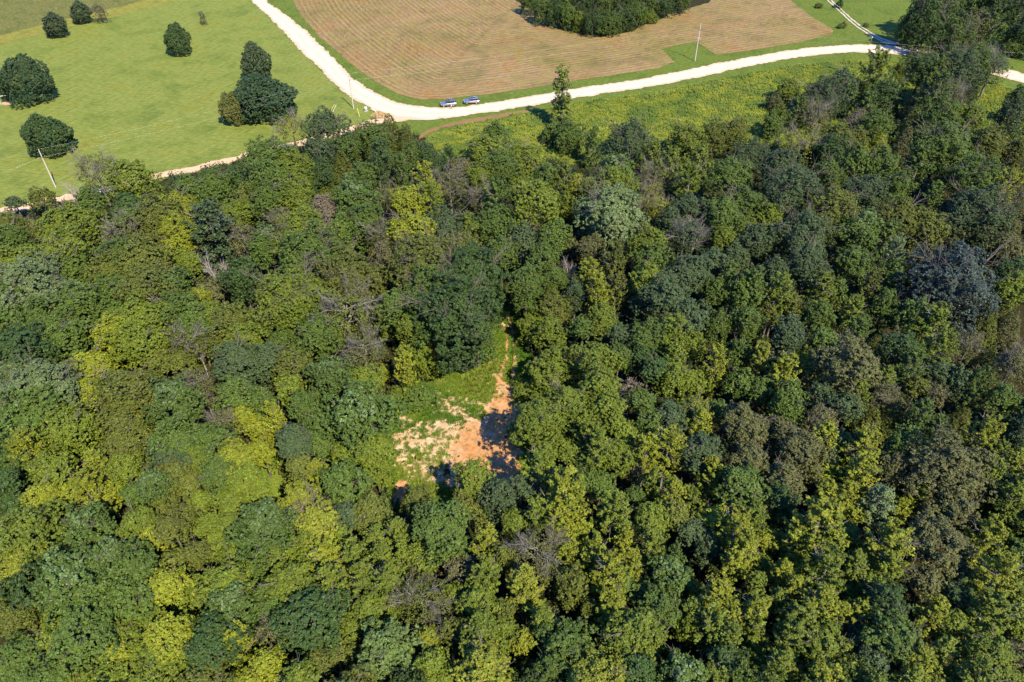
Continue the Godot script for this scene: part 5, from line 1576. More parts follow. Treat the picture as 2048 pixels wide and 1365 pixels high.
O mg -72.9 -106.7 13.0 4.11 3.29|mid-green round-crowned tree left of the leaning dead tree
S tn -54.3 -125.4 11.5 2.87 4.02|tan-brown thin-leaved tree below-right of the dark pointed tree on the left
O yg -48.8 -147.4 13.7 5.04 4.03|yellow-green round-crowned tree, third nearest such above-right of the dark pointed tree on the left
O yg 21.3 -139.5 16.4 6.30 5.04|broad yellow-green round-crowned tree below-right of the lone tall roadside tree
S yl 73.9 -174.7 9.0 4.80 4.32|yellow-tinged thin-leaved tree right of the weedy bank
O yg -5.2 -63.8 12.2 2.59 2.07|yellow-green round-crowned tree above-left of the dark ball-shaped tree
T yg 106.1 -212.4 17.2 5.78 8.38|yellow-green upright tufted tree, third nearest such left of the road gap at the right edge
O mg -20.7 -101.8 12.8 3.56 2.85|mid-green round-crowned tree, second nearest such left of the huge dark dome
S tn -24.0 -118.5 11.8 2.93 4.02|tan-brown thin-leaved tree left of the huge dark dome
O sl 23.8 -150.0 14.7 5.29 4.23|silver-topped green round-crowned tree below-right of the lone tall roadside tree
T li -36.1 -76.0 12.0 2.04 4.03|bright lime-green upright tufted tree left of the pale-topped dome by the clearing
O yl -25.1 -55.1 13.1 3.03 2.42|yellow-tinged round-crowned tree right of the pale silvery dome
O dg 178.1 -294.4 14.0 8.14 6.51|dark green round-crowned tree, third nearest such above the road gap at the right edge
O yg 45.6 -177.8 9.7 5.50 4.40|yellow-green round-crowned tree below the weedy bank
T yg 66.8 -59.7 13.6 1.92 3.13|yellow-green upright tufted tree below-right of the huge grey-brown oak
O mg -83.3 -114.7 11.7 3.35 3.02|mid-green round-crowned tree, second nearest such below the lone lawn pole
O yg -59.1 -135.9 11.7 3.72 3.36|yellow-green round-crowned tree, nearest such above-right of the dark pointed tree on the left
O mg 15.1 -179.7 9.1 4.48 4.07|mid-green round-crowned tree below the lone tall roadside tree
O bg 48.2 -122.7 13.4 3.49 3.13|dull blue-green round-crowned tree, nearest such right of the bleached twin snag
O dg 118.5 -210.2 15.9 5.03 4.62|dark green round-crowned tree, nearest such left of the road gap at the right edge
O mg 86.0 -146.3 12.6 3.91 3.55|mid-green round-crowned tree, nearest such above-left of the huge blue-grey oak
O og 7.4 -48.6 10.1 2.18 1.74|olive round-crowned tree, nearest such below-right of the grey tree with bare limbs
O yg -7.3 -150.5 12.7 4.17 3.34|yellow-green round-crowned tree below the two parked cars
O mg 8.3 -124.2 13.0 3.69 2.95|mid-green round-crowned tree, third nearest such above-right of the huge dark dome
S tn 83.3 -191.4 9.5 4.45 4.53|tan-brown thin-leaved tree right of the weedy bank
O og 50.8 -103.4 10.9 3.00 3.07|olive round-crowned tree above-left of the broad tan oak
O mg 54.0 -100.3 11.9 2.95 3.01|mid-green round-crowned tree above-left of the broad tan oak
T sl 48.7 -59.3 13.5 2.24 3.25|silver-topped green upright tufted tree below-left of the huge grey-brown oak
T li 28.9 -51.8 14.4 2.31 3.35|bright lime-green upright tufted tree, nearest such right of the pale column tree
O yg 6.9 -98.4 9.1 3.13 2.50|yellow-green round-crowned tree, nearest such right of the two-track above the clearing
O yg 26.1 -84.4 11.6 2.68 2.75|yellow-green round-crowned tree, nearest such above-left of the wide olive-grey oak
O og -44.1 -105.2 12.7 3.03 3.10|olive round-crowned tree right of the leaning dead tree
T yg -19.8 -51.3 12.5 2.11 3.05|yellow-green upright tufted tree, third nearest such right of the pale silvery dome
O yg -45.0 -41.6 10.2 2.15 1.72|yellow-green round-crowned tree, nearest such below-right of the white-topped dome
O li -27.5 -38.6 10.6 1.90 2.01|bright lime-green round-crowned tree below the pale silvery dome
O mg -74.5 -114.6 15.3 4.61 3.69|broad mid-green round-crowned tree, second nearest such left of the dark pointed tree on the left
O yg -52.5 -99.6 12.0 3.38 2.70|yellow-green round-crowned tree below the leaning dead tree
O bg -45.8 -159.6 14.0 3.75 4.26|dull blue-green round-crowned tree below-left of the bend of the gravel road
O mg -34.8 -125.8 13.0 3.89 3.11|mid-green round-crowned tree, second nearest such right of the dark pointed tree on the left
O mg 26.9 -116.4 13.2 3.70 2.96|mid-green round-crowned tree, nearest such below-left of the bleached twin snag
S pk -26.9 -58.2 11.6 3.22 2.90|broad pinkish-grey thin-leaved tree right of the pale silvery dome
O tn 39.8 -73.6 11.0 2.01 2.71|tan-brown round-crowned tree right of the wide olive-grey oak
O mg 64.8 -114.1 13.8 3.81 3.05|mid-green round-crowned tree, second nearest such left of the huge blue-grey oak
T li 49.9 -68.6 14.8 2.87 4.16|bright lime-green upright tufted tree, second nearest such below the broad tan oak
T yg 50.5 -35.6 13.6 2.19 3.17|yellow-green upright tufted tree left of the bottom right corner
T li 19.2 -68.2 13.4 2.16 3.13|bright lime-green upright tufted tree, third nearest such left of the wide olive-grey oak
O mg -41.0 -64.1 12.1 2.80 2.24|mid-green round-crowned tree above-left of the pale silvery dome
T li 11.9 -44.5 12.5 2.38 3.45|bright lime-green upright tufted tree below-right of the grey tree with bare limbs
O dg 24.1 -38.5 10.9 2.27 1.82|dark green round-crowned tree below the pale column tree
O mg -66.7 -145.6 13.2 4.64 3.71|mid-green round-crowned tree above the dark pointed tree on the left
T yg 39.1 -144.5 15.9 3.15 4.57|yellow-green upright tufted tree above the bleached twin snag
O bg 53.4 -124.8 11.9 2.87 3.87|dull blue-green round-crowned tree, second nearest such right of the bleached twin snag
O bg 71.7 -84.4 10.9 2.29 3.09|dull blue-green round-crowned tree left of the right edge middle
T li -17.6 -88.3 12.9 2.07 4.29|bright lime-green upright tufted tree above-right of the pale-topped dome by the clearing
O yg -3.4 -41.3 12.2 2.70 2.16|yellow-green round-crowned tree above-left of the middle of the bottom edge
C og 106.5 -184.4 12.0 4.03 5.24|olive feathery cedar below-left of the road gap at the right edge
O mg 9.1 -75.3 11.0 2.66 2.13|mid-green round-crowned tree below-right of the two-track above the clearing
T yg 56.5 -106.1 14.1 2.90 4.20|yellow-green upright tufted tree, second nearest such above the broad tan oak
T li 36.3 -44.4 13.9 2.17 3.15|bright lime-green upright tufted tree, third nearest such left of the big dark lower-right tree
O bg 30.3 -97.9 13.3 3.78 3.02|dull blue-green round-crowned tree, second nearest such below the bleached twin snag
O og -19.2 -58.2 11.3 2.90 2.32|olive round-crowned tree below the pale-topped dome by the clearing
O yg -23.3 -35.8 11.6 2.40 1.92|yellow-green round-crowned tree below the pale silvery dome
C og -40.8 -160.2 10.9 3.30 4.36|olive feathery cedar, fourth nearest such below-left of the bend of the gravel road
T yg -17.6 -138.0 14.8 3.23 4.69|yellow-green upright tufted tree below the bend of the gravel road
O yg 117.0 -179.0 14.6 4.92 3.94|yellow-green round-crowned tree below-left of the road gap at the right edge
T li 68.0 -70.3 14.9 2.79 4.04|bright lime-green upright tufted tree above-right of the huge grey-brown oak
T yg 11.4 -70.4 13.7 2.79 4.05|yellow-green upright tufted tree, third nearest such above-right of the dark ball-shaped tree
O yl 1.2 -41.4 9.5 1.77 2.38|yellow-tinged round-crowned tree above the middle of the bottom edge
S tn 82.7 -106.7 9.5 2.17 3.03|small tan-brown thin-leaved tree below the huge blue-grey oak
O mg -54.5 -96.7 12.7 3.89 3.12|mid-green round-crowned tree above the upright dead tree
T mg 20.3 -172.2 11.3 3.13 5.43|mid-green upright tufted tree below-right of the lone tall roadside tree
O og 84.9 -177.9 9.6 5.73 4.58|olive round-crowned tree right of the weedy bank
O dg 63.3 -89.3 13.7 3.45 2.76|dark green round-crowned tree right of the broad tan oak
T li 12.0 -48.4 14.2 2.55 3.70|bright lime-green upright tufted tree, third nearest such right of the grey tree with bare limbs
O og -17.5 -34.6 12.0 2.99 2.40|broad olive round-crowned tree left of the middle of the bottom edge
O mg 76.7 -80.4 10.8 2.62 2.32|mid-green round-crowned tree below-left of the right edge middle
T yg 36.3 -54.3 12.0 2.17 3.14|yellow-green upright tufted tree right of the pale column tree
O gb 51.5 -48.5 10.3 2.08 1.70|grey-brown round-crowned tree above-right of the big dark lower-right tree
O mg 41.4 -98.7 11.7 2.93 2.58|mid-green round-crowned tree, second nearest such below-right of the bleached twin snag
O yg -9.0 -38.2 10.8 1.90 1.52|yellow-green round-crowned tree left of the middle of the bottom edge
T li 28.4 -43.7 13.8 1.97 2.86|bright lime-green upright tufted tree, second nearest such below-right of the pale column tree
O mg -2.1 -120.0 12.0 3.46 2.77|mid-green round-crowned tree, nearest such above-right of the huge dark dome
T yg 34.4 -164.2 11.5 3.83 5.55|yellow-green upright tufted tree below-left of the weedy bank
O og 59.5 -182.6 8.7 4.54 3.67|olive round-crowned tree, second nearest such below-right of the weedy bank
O mg 5.8 -117.0 12.5 3.40 2.72|mid-green round-crowned tree, second nearest such right of the huge dark dome
O bg 50.3 -112.3 12.6 3.00 3.08|dull blue-green round-crowned tree below-right of the bleached twin snag
O yg 91.1 -106.3 13.3 3.21 2.57|yellow-green round-crowned tree right of the huge blue-grey oak
T yg 47.9 -104.2 15.4 2.87 4.16|yellow-green upright tufted tree above-left of the broad tan oak
S tn 82.9 -88.6 10.7 2.63 2.70|tan-brown thin-leaved tree, nearest such left of the right edge middle
T yg 53.6 -80.1 12.8 2.48 3.60|yellow-green upright tufted tree below the broad tan oak
C og 56.2 -78.3 8.4 2.52 3.27|olive feathery cedar below the broad tan oak
T yg 40.5 -54.6 14.0 2.27 3.29|yellow-green upright tufted tree, third nearest such above-left of the big dark lower-right tree
O dg 36.3 -60.6 11.2 2.51 2.01|dark green round-crowned tree below-right of the wide olive-grey oak
T yg 29.7 -37.5 12.4 1.69 2.45|yellow-green upright tufted tree below-left of the big dark lower-right tree
O mg -31.7 -78.4 11.3 2.84 2.27|mid-green round-crowned tree, second nearest such left of the pale-topped dome by the clearing
O yl -47.2 -55.1 10.2 1.98 2.49|yellow-tinged round-crowned tree right of the white-topped dome
O yg 20.9 -43.5 9.8 1.80 2.43|yellow-green round-crowned tree below the pale column tree
O dg 137.2 -262.3 12.0 3.60 4.87|dark green round tree, second nearest such left of the road gap at the right edge
T li 15.8 -105.8 13.1 2.15 4.55|small bright lime-green upright tufted tree, nearest such above-right of the two-track above the clearing
O og -71.4 -124.9 12.4 3.88 3.10|olive round-crowned tree, nearest such left of the dark pointed tree on the left
B gb -57.6 -111.6 7.9 3.36 2.03|grey-brown bush below-left of the leaning dead tree
O og -57.8 -140.9 12.5 3.11 4.02|olive round-crowned tree above-right of the dark pointed tree on the left
S tn -7.1 -143.7 10.6 3.14 4.10|tan-brown thin-leaved tree above the huge dark dome
S yl 30.7 -144.6 10.4 3.16 4.10|yellow-tinged thin-leaved tree, second nearest such above-left of the bleached twin snag
T mg 40.5 -110.2 13.7 2.66 3.86|mid-green upright tufted tree, nearest such below-right of the bleached twin snag
O mg 104.5 -157.0 11.4 3.33 4.25|mid-green round-crowned tree, nearest such above the huge blue-grey oak
T li 107.0 -142.1 15.7 3.13 4.53|bright lime-green upright tufted tree above-right of the huge blue-grey oak
O mg 57.0 -69.8 11.7 3.16 2.53|mid-green round-crowned tree above-left of the huge grey-brown oak
O yg 3.6 -102.5 6.8 2.96 2.42|yellow-green round-crowned tree above-right of the two-track above the clearing
O yg -11.2 -52.4 9.8 2.18 1.74|yellow-green round-crowned tree below-left of the dark ball-shaped tree
O bg -31.4 -69.7 11.3 2.71 2.17|dull blue-green round-crowned tree below-left of the pale-topped dome by the clearing
D wh -56.4 -113.0 9.9 2.65 3.32|leaning dead grey tree with bare limbs, right of the dark pointed tree
T li 70.2 -65.8 12.5 1.90 2.98|bright lime-green upright tufted tree right of the huge grey-brown oak
O mg 37.8 -91.4 11.5 2.26 3.05|mid-green round-crowned tree, second nearest such above the wide olive-grey oak
S tn -49.0 -82.2 9.1 2.14 3.00|tan-brown thin-leaved tree, nearest such below the upright dead tree
O yg 41.9 -48.3 8.3 2.06 1.65|yellow-green round-crowned tree above-left of the big dark lower-right tree
T yl 1.2 -47.3 13.2 2.04 2.96|yellow-tinged upright tufted tree below-left of the grey tree with bare limbs
O yg -19.0 -43.6 8.4 1.97 1.58|yellow-green round-crowned tree, third nearest such below-right of the pale silvery dome
O yg -14.5 -98.5 9.4 2.89 2.41|yellow-green round-crowned tree below-left of the huge dark dome
C og -32.2 -181.9 10.4 3.61 4.69|olive feathery cedar, nearest such below-left of the bend of the gravel road
O yg -37.1 -63.9 11.4 2.46 1.97|yellow-green round-crowned tree above the pale silvery dome
O yg -45.0 -92.9 12.6 3.53 2.83|yellow-green round-crowned tree right of the upright dead tree
O yg 12.0 -139.6 11.2 2.73 3.69|yellow-green round-crowned tree, second nearest such below the lone tall roadside tree
O mg 136.6 -216.6 15.6 6.15 4.92|mid-green round-crowned tree, second nearest such left of the road gap at the right edge
O li 26.8 -58.6 10.0 2.29 1.83|bright lime-green round-crowned tree above the pale column tree
O mg 36.4 -99.5 10.5 2.52 3.23|mid-green round-crowned tree below the bleached twin snag
T yg -21.9 -47.6 13.3 2.24 3.25|yellow-green upright tufted tree, second nearest such below-right of the pale silvery dome
O mg 13.6 -48.8 9.8 1.99 1.59|mid-green round-crowned tree left of the pale column tree
O yg 28.7 -36.7 8.9 1.91 1.53|yellow-green round-crowned tree below-left of the big dark lower-right tree
T yg -9.0 -126.7 14.2 2.74 3.97|yellow-green upright tufted tree above the huge dark dome
T yg 120.7 -206.7 16.3 3.82 5.54|yellow-green upright tufted tree, nearest such left of the road gap at the right edge
O bg 23.8 -56.5 9.4 2.17 1.74|dull blue-green round-crowned tree above-left of the pale column tree
O mg 40.2 -83.4 9.4 2.55 2.25|mid-green round-crowned tree, nearest such above-right of the wide olive-grey oak
O mg 15.8 -47.8 8.8 2.00 1.60|mid-green round-crowned tree, second nearest such below-left of the pale column tree
O mg -29.5 -75.5 10.5 2.46 1.97|mid-green round-crowned tree, nearest such left of the pale-topped dome by the clearing
O og -48.3 -62.2 8.6 2.17 1.99|olive round-crowned tree left of the pale silvery dome
O mg -54.1 -36.3 9.7 1.86 1.49|mid-green round-crowned tree, nearest such right of the bottom left corner
O yg 24.8 -108.6 13.6 3.72 2.97|yellow-green round-crowned tree below-left of the bleached twin snag
O mg 9.9 -64.8 9.7 2.13 2.26|mid-green round-crowned tree above-right of the grey tree with bare limbs
T yg 17.9 -53.3 12.2 1.94 2.81|yellow-green upright tufted tree left of the pale column tree
T yg 31.8 -56.8 12.8 1.99 2.89|yellow-green upright tufted tree above-right of the pale column tree
O yg 30.7 -94.0 10.3 2.58 2.68|yellow-green round-crowned tree, second nearest such above-left of the wide olive-grey oak
O mg 37.2 -85.1 9.9 2.45 2.55|mid-green round-crowned tree, nearest such above the wide olive-grey oak
O mg -39.4 -94.1 10.5 2.87 2.29|mid-green round-crowned tree right of the upright dead tree
T yg -29.3 -51.4 12.0 1.91 2.77|yellow-green upright tufted tree, nearest such below-right of the pale silvery dome
T yg -16.5 -51.8 11.6 1.92 2.78|yellow-green upright tufted tree, second nearest such below-left of the dark ball-shaped tree
O yl -49.4 -39.3 10.1 1.92 1.54|yellow-tinged round-crowned tree right of the bottom left corner
O yg -17.0 -44.8 11.0 2.01 1.61|yellow-green round-crowned tree, second nearest such below-right of the pale silvery dome
T yg 3.7 -43.0 12.0 1.97 2.86|yellow-green upright tufted tree below the grey tree with bare limbs
T yg 24.7 -40.6 13.2 1.74 2.52|yellow-green upright tufted tree, third nearest such below the pale column tree
U bg 69.6 -86.7 10.5 2.78 2.23|dull blue-green understorey tree left of the right edge middle
U li 33.7 -55.5 8.7 2.06 1.83|bright lime-green understorey tree, nearest such right of the pale column tree
U bg 1.8 -63.5 10.0 2.29 1.83|dull blue-green understorey tree above-right of the dark ball-shaped tree
U bg 37.6 -134.0 13.5 3.72 2.97|dull blue-green understorey tree above the bleached twin snag
T yg -18.2 -47.9 12.9 2.15 3.12|yellow-green upright tufted tree, third nearest such below-right of the pale silvery dome
T li 40.8 -43.9 12.0 1.95 2.83|bright lime-green upright tufted tree, nearest such left of the big dark lower-right tree
U mg -29.1 -45.6 9.4 1.90 1.57|mid-green understorey tree, third nearest such below the pale silvery dome
S og -54.8 -92.6 11.9 3.81 3.43|olive thin-leaved tree above-left of the upright dead tree
B gb 102.6 -127.3 7.9 4.27 2.56|grey-brown bush above-right of the huge blue-grey oak
U li -39.2 -76.4 8.5 2.34 2.27|bright lime-green understorey tree, second nearest such above the pale silvery dome
U bg 11.9 -108.6 10.5 2.50 3.37|dull blue-green understorey tree above-right of the two-track above the clearing
U bg -32.2 -71.8 10.9 2.73 2.18|dull blue-green understorey tree left of the pale-topped dome by the clearing
T yg 66.6 -64.9 12.8 2.36 3.42|yellow-green upright tufted tree, nearest such right of the huge grey-brown oak
U mg -42.9 -100.8 10.0 2.76 2.54|mid-green understorey tree below-right of the leaning dead tree
U yg 26.3 -38.1 8.7 1.93 1.54|yellow-green understorey tree below the pale column tree
U li -67.5 -82.3 10.1 2.67 2.14|bright lime-green understorey tree right of the wide silver-topped tree
U mg -14.7 -37.4 8.0 1.89 1.52|mid-green understorey tree, second nearest such left of the middle of the bottom edge
U mg 12.6 -64.9 8.5 2.26 1.80|mid-green understorey tree above-right of the grey tree with bare limbs
U og -43.7 -52.6 8.3 2.16 1.73|olive understorey tree, second nearest such below-left of the pale silvery dome
U yg -47.8 -36.0 9.7 1.87 1.50|yellow-green understorey tree right of the bottom left corner
U og 47.0 -103.9 9.9 2.98 2.39|olive understorey tree above-left of the broad tan oak
U li -66.7 -93.3 9.3 2.57 2.54|bright lime-green understorey tree left of the upright dead tree
U dg -86.0 -92.5 10.4 2.57 2.49|dark green understorey tree above-left of the wide silver-topped tree
U og -100.9 -126.9 13.6 3.93 3.14|olive understorey tree below-left of the lone lawn pole
U mg -99.0 -122.1 14.0 3.83 3.07|mid-green understorey tree below-left of the lone lawn pole
U mg -71.3 -101.0 11.4 3.42 2.74|mid-green understorey tree, second nearest such above-right of the wide silver-topped tree
U og -9.9 -119.7 13.3 3.79 3.03|olive understorey tree above the huge dark dome
S gb 114.2 -145.5 9.8 2.82 3.94|grey-brown thin-leaved tree above-right of the huge blue-grey oak
T sl 74.4 -118.2 14.0 2.47 3.69|silver-topped green upright tufted tree left of the huge blue-grey oak
U dg 22.0 -90.3 10.1 2.61 2.26|dark green understorey tree, second nearest such above-left of the wide olive-grey oak
U yg -38.7 -61.2 9.6 2.34 1.87|yellow-green understorey tree above-left of the pale silvery dome
U mg 37.7 -108.5 10.9 2.90 2.54|mid-green understorey tree below the bleached twin snag
U mg -6.0 -95.8 11.1 2.88 2.30|mid-green understorey tree left of the two-track above the clearing
U li 46.7 -60.2 9.3 2.18 1.74|bright lime-green understorey tree, second nearest such below-left of the huge grey-brown oak
T mg 59.2 -95.3 13.1 2.60 3.77|mid-green upright tufted tree above the broad tan oak
T mg 63.4 -84.9 15.0 2.56 3.71|mid-green upright tufted tree right of the broad tan oak
U dg 47.4 -71.1 10.8 2.35 1.88|dark green understorey tree below the broad tan oak
T li 45.2 -37.8 12.9 1.70 2.46|bright lime-green upright tufted tree below-right of the big dark lower-right tree
S tn -6.9 -51.1 9.3 1.93 1.75|tan-brown thin-leaved tree left of the grey tree with bare limbs
U og -44.1 -55.5 11.3 2.09 1.67|olive understorey tree, second nearest such left of the pale silvery dome
U mg -56.5 -37.3 9.7 1.89 1.51|mid-green understorey tree above-right of the bottom left corner
U mg -12.5 -37.1 7.6 1.72 1.39|mid-green understorey tree, nearest such left of the middle of the bottom edge
U li -41.4 -77.3 10.0 2.31 2.22|bright lime-green understorey tree below-right of the upright dead tree
U yg -44.3 -44.4 9.0 1.93 1.54|yellow-green understorey tree, nearest such below-right of the white-topped dome
U bg 98.6 -212.5 10.2 5.80 4.64|dull blue-green understorey tree right of the pole in the green patch
U li -29.5 -36.7 9.1 1.69 1.54|bright lime-green understorey tree, nearest such below the pale silvery dome
S gb -26.2 -124.2 12.8 3.54 3.19|grey-brown thin-leaved tree above-left of the huge dark dome
T mg 78.6 -193.6 11.0 3.64 5.28|mid-green upright tufted tree right of the weedy bank
T mg 99.1 -196.8 11.1 3.68 5.34|mid-green upright tufted tree, second nearest such left of the road gap at the right edge
U dg 93.1 -111.0 13.4 3.31 2.65|dark green understorey tree right of the huge blue-grey oak
S tn 78.2 -93.7 10.0 2.30 2.94|tan-brown thin-leaved tree, second nearest such left of the right edge middle
U og -47.3 -64.7 11.6 2.47 1.98|olive understorey tree, second nearest such above-left of the pale silvery dome
U og -1.0 -52.3 11.0 1.73 2.33|olive understorey tree left of the grey tree with bare limbs
U dg 16.5 -37.7 7.6 1.71 1.53|dark green understorey tree below the pale column tree
U dg -69.0 -61.3 8.8 2.16 1.73|dark green understorey tree, nearest such above-left of the white-topped dome
U yg 28.7 -41.7 8.6 1.72 1.87|yellow-green understorey tree, nearest such below-right of the pale column tree
U yl -57.4 -45.8 8.4 1.79 1.87|yellow-tinged understorey tree, second nearest such below-left of the white-topped dome
U yg 61.0 -44.4 9.6 2.04 1.63|yellow-green understorey tree, second nearest such above the bottom right corner
U li 36.4 -51.9 8.3 2.10 1.68|bright lime-green understorey tree, second nearest such right of the pale column tree
U li -64.5 -61.8 8.2 2.08 1.93|bright lime-green understorey tree above-left of the white-topped dome
U yg -9.3 -36.7 8.5 1.75 1.40|yellow-green understorey tree, second nearest such left of the middle of the bottom edge
U yg 54.4 -134.0 11.1 3.33 2.75|yellow-green understorey tree, third nearest such right of the bleached twin snag
U li -37.1 -71.2 8.8 2.17 2.18|bright lime-green understorey tree, nearest such above the pale silvery dome
U og -50.3 -95.1 10.3 2.61 2.35|olive understorey tree above-right of the upright dead tree
U yg 37.1 -59.6 8.3 2.04 1.87|yellow-green understorey tree above-right of the pale column tree
U yg -36.2 -53.8 8.5 2.21 1.77|yellow-green understorey tree, nearest such below-left of the pale silvery dome
U og 4.9 -50.8 8.6 1.90 1.68|olive understorey tree, nearest such below-right of the grey tree with bare limbs
U mg 79.6 -79.6 8.9 2.41 2.05|mid-green understorey tree below the right edge middle
U og -22.1 -38.6 9.3 1.77 1.41|olive understorey tree, second nearest such below-right of the pale silvery dome
U yg -21.6 -69.7 10.2 2.35 1.88|yellow-green understorey tree, nearest such below the pale-topped dome by the clearing
U yg 46.7 -36.5 9.2 1.75 1.40|yellow-green understorey tree below-right of the big dark lower-right tree
U li 44.9 -67.0 9.6 2.20 1.76|bright lime-green understorey tree below-right of the wide olive-grey oak
U yg 52.0 -43.2 10.1 1.80 1.45|yellow-green understorey tree right of the big dark lower-right tree
U yg -35.4 -82.4 10.7 2.41 2.07|yellow-green understorey tree left of the pale-topped dome by the clearing
T yg -17.5 -54.3 11.6 1.96 2.84|yellow-green upright tufted tree, fourth nearest such right of the pale silvery dome
U yg -0.8 -41.9 9.2 1.79 1.43|yellow-green understorey tree above the middle of the bottom edge
T li 25.9 -43.9 11.5 1.80 2.61|bright lime-green upright tufted tree, third nearest such below the pale column tree
U li -28.4 -60.0 12.3 2.88 2.31|bright lime-green understorey tree above-right of the pale silvery dome
U yl -58.3 -48.1 8.7 2.02 1.62|yellow-tinged understorey tree, nearest such below-left of the white-topped dome
T dg -30.4 -156.1 16.1 3.35 4.85|dark green upright tufted tree below-left of the bend of the gravel road
U mg -49.6 -121.2 11.0 3.17 2.53|mid-green understorey tree right of the dark pointed tree on the left
T yg 36.3 -151.9 15.9 3.66 5.31|yellow-green upright tufted tree, second nearest such below the weedy bank
U mg 7.3 -147.5 13.8 3.60 2.88|mid-green understorey tree below the lone tall roadside tree
U bg 38.8 -115.4 12.5 3.07 2.46|dull blue-green understorey tree, nearest such below-right of the bleached twin snag
C tn 101.6 -176.5 9.8 2.78 4.68|small tan-brown feathery cedar below-left of the road gap at the right edge
U og -41.0 -53.4 9.3 1.86 1.99|olive understorey tree, nearest such below-left of the pale silvery dome
U yg 44.3 -55.9 9.3 1.94 1.86|yellow-green understorey tree, second nearest such above-left of the big dark lower-right tree
U yg 16.6 -73.3 10.3 2.48 1.99|yellow-green understorey tree left of the wide olive-grey oak
S yl -55.2 -173.4 13.7 4.22 3.80|yellow-tinged thin-leaved tree left of the bend of the gravel road
U yl 15.0 -147.1 11.0 3.03 3.59|yellow-tinged understorey tree below the lone tall roadside tree
C og 70.7 -78.7 8.0 2.42 3.14|olive feathery cedar above the huge grey-brown oak
U bg 40.9 -38.7 11.0 1.91 1.53|dull blue-green understorey tree below the big dark lower-right tree
T yg 3.3 -57.2 13.5 1.78 2.59|yellow-green upright tufted tree above the grey tree with bare limbs
T li 21.8 -61.4 12.4 2.29 3.33|bright lime-green upright tufted tree above-left of the pale column tree
T li 27.8 -50.7 11.9 1.70 2.47|bright lime-green upright tufted tree, nearest such below-right of the pale column tree
U yg 16.1 -98.1 12.3 2.94 2.35|yellow-green understorey tree right of the two-track above the clearing
S gb -50.1 -82.3 11.8 2.66 2.40|grey-brown thin-leaved tree below the upright dead tree
U bg -22.0 -57.9 10.8 2.25 1.80|dull blue-green understorey tree right of the pale silvery dome
U bg 48.4 -80.8 10.2 2.38 2.04|dull blue-green understorey tree below-left of the broad tan oak
U yg -39.3 -55.2 8.0 1.94 1.79|yellow-green understorey tree, second nearest such below-left of the pale silvery dome
T mg 76.0 -124.8 13.7 3.17 4.60|mid-green upright tufted tree above-left of the huge blue-grey oak
T li 7.2 -52.6 11.0 1.78 2.58|bright lime-green upright tufted tree, nearest such right of the grey tree with bare limbs
U yg -7.4 -47.9 8.7 1.74 2.08|yellow-green understorey tree below-left of the grey tree with bare limbs
U yg -41.1 -58.4 8.5 2.03 1.63|yellow-green understorey tree, second nearest such left of the pale silvery dome
U mg 2.5 -37.1 8.1 1.63 1.67|mid-green understorey tree right of the middle of the bottom edge
U yg -43.3 -39.0 9.0 1.84 1.47|yellow-green understorey tree, second nearest such below-right of the white-topped dome
U og -46.0 -64.4 9.4 2.10 1.80|olive understorey tree, nearest such above-left of the pale silvery dome
U mg -70.2 -140.9 14.2 3.85 3.08|mid-green understorey tree above-left of the dark pointed tree on the left
S gb -28.4 -143.7 10.3 2.80 3.78|grey-brown thin-leaved tree below the bend of the gravel road
U sl -48.9 -123.4 12.4 3.54 2.83|silver-topped green understorey tree right of the dark pointed tree on the left
U og 122.8 -165.4 11.2 3.08 4.04|olive understorey tree below the road gap at the right edge
C og 59.2 -78.6 9.7 2.53 3.29|olive feathery cedar below-right of the broad tan oak
U yg 43.7 -48.4 9.8 2.19 1.75|yellow-green understorey tree, nearest such above-left of the big dark lower-right tree
S tn 59.4 -40.6 8.0 1.49 2.08|tan-brown thin-leaved tree above the bottom right corner
U yg -37.8 -57.6 8.8 2.02 1.61|yellow-green understorey tree, nearest such left of the pale silvery dome
U yg -24.7 -70.9 8.5 2.39 1.91|yellow-green understorey tree, second nearest such below the pale-topped dome by the clearing
U yg 62.3 -47.5 9.5 2.04 1.63|yellow-green understorey tree, third nearest such above the bottom right corner
U yg 29.8 -85.9 8.8 2.29 2.46|yellow-green understorey tree above-left of the wide olive-grey oak
U og -59.4 -89.9 9.5 2.48 2.21|olive understorey tree left of the upright dead tree
U og -44.8 -59.1 9.3 1.97 1.85|olive understorey tree, nearest such left of the pale silvery dome
T li 37.1 -36.9 11.3 1.52 2.20|bright lime-green upright tufted tree, nearest such below-left of the big dark lower-right tree
U yg -39.0 -38.5 8.2 1.84 1.47|yellow-green understorey tree, fourth nearest such below-right of the white-topped dome
T li 14.8 -55.0 10.2 1.85 2.68|bright lime-green upright tufted tree, second nearest such left of the pale column tree
T mg 64.0 -74.4 10.9 2.12 3.08|mid-green upright tufted tree above the huge grey-brown oak
U yl 49.1 -89.3 9.7 2.31 2.50|yellow-tinged understorey tree left of the broad tan oak
U yg -23.2 -83.6 11.7 2.95 2.36|yellow-green understorey tree above the pale-topped dome by the clearing
T yg -14.0 -52.4 10.8 1.52 3.17|small yellow-green upright tufted tree, nearest such below-left of the dark ball-shaped tree
U og -4.8 -60.4 8.2 2.08 1.66|olive understorey tree below-left of the dark ball-shaped tree
T li 8.5 -55.7 10.9 2.14 3.10|bright lime-green upright tufted tree, second nearest such above-right of the grey tree with bare limbs
U li -26.9 -37.4 7.5 1.66 1.33|bright lime-green understorey tree, second nearest such below the pale silvery dome
U sl 110.8 -166.4 11.7 3.50 3.40|silver-topped green understorey tree below-left of the road gap at the right edge
U mg 19.9 -78.4 11.7 2.35 1.88|mid-green understorey tree, second nearest such left of the wide olive-grey oak
U mg 20.5 -74.9 10.9 2.17 2.07|mid-green understorey tree, nearest such left of the wide olive-grey oak
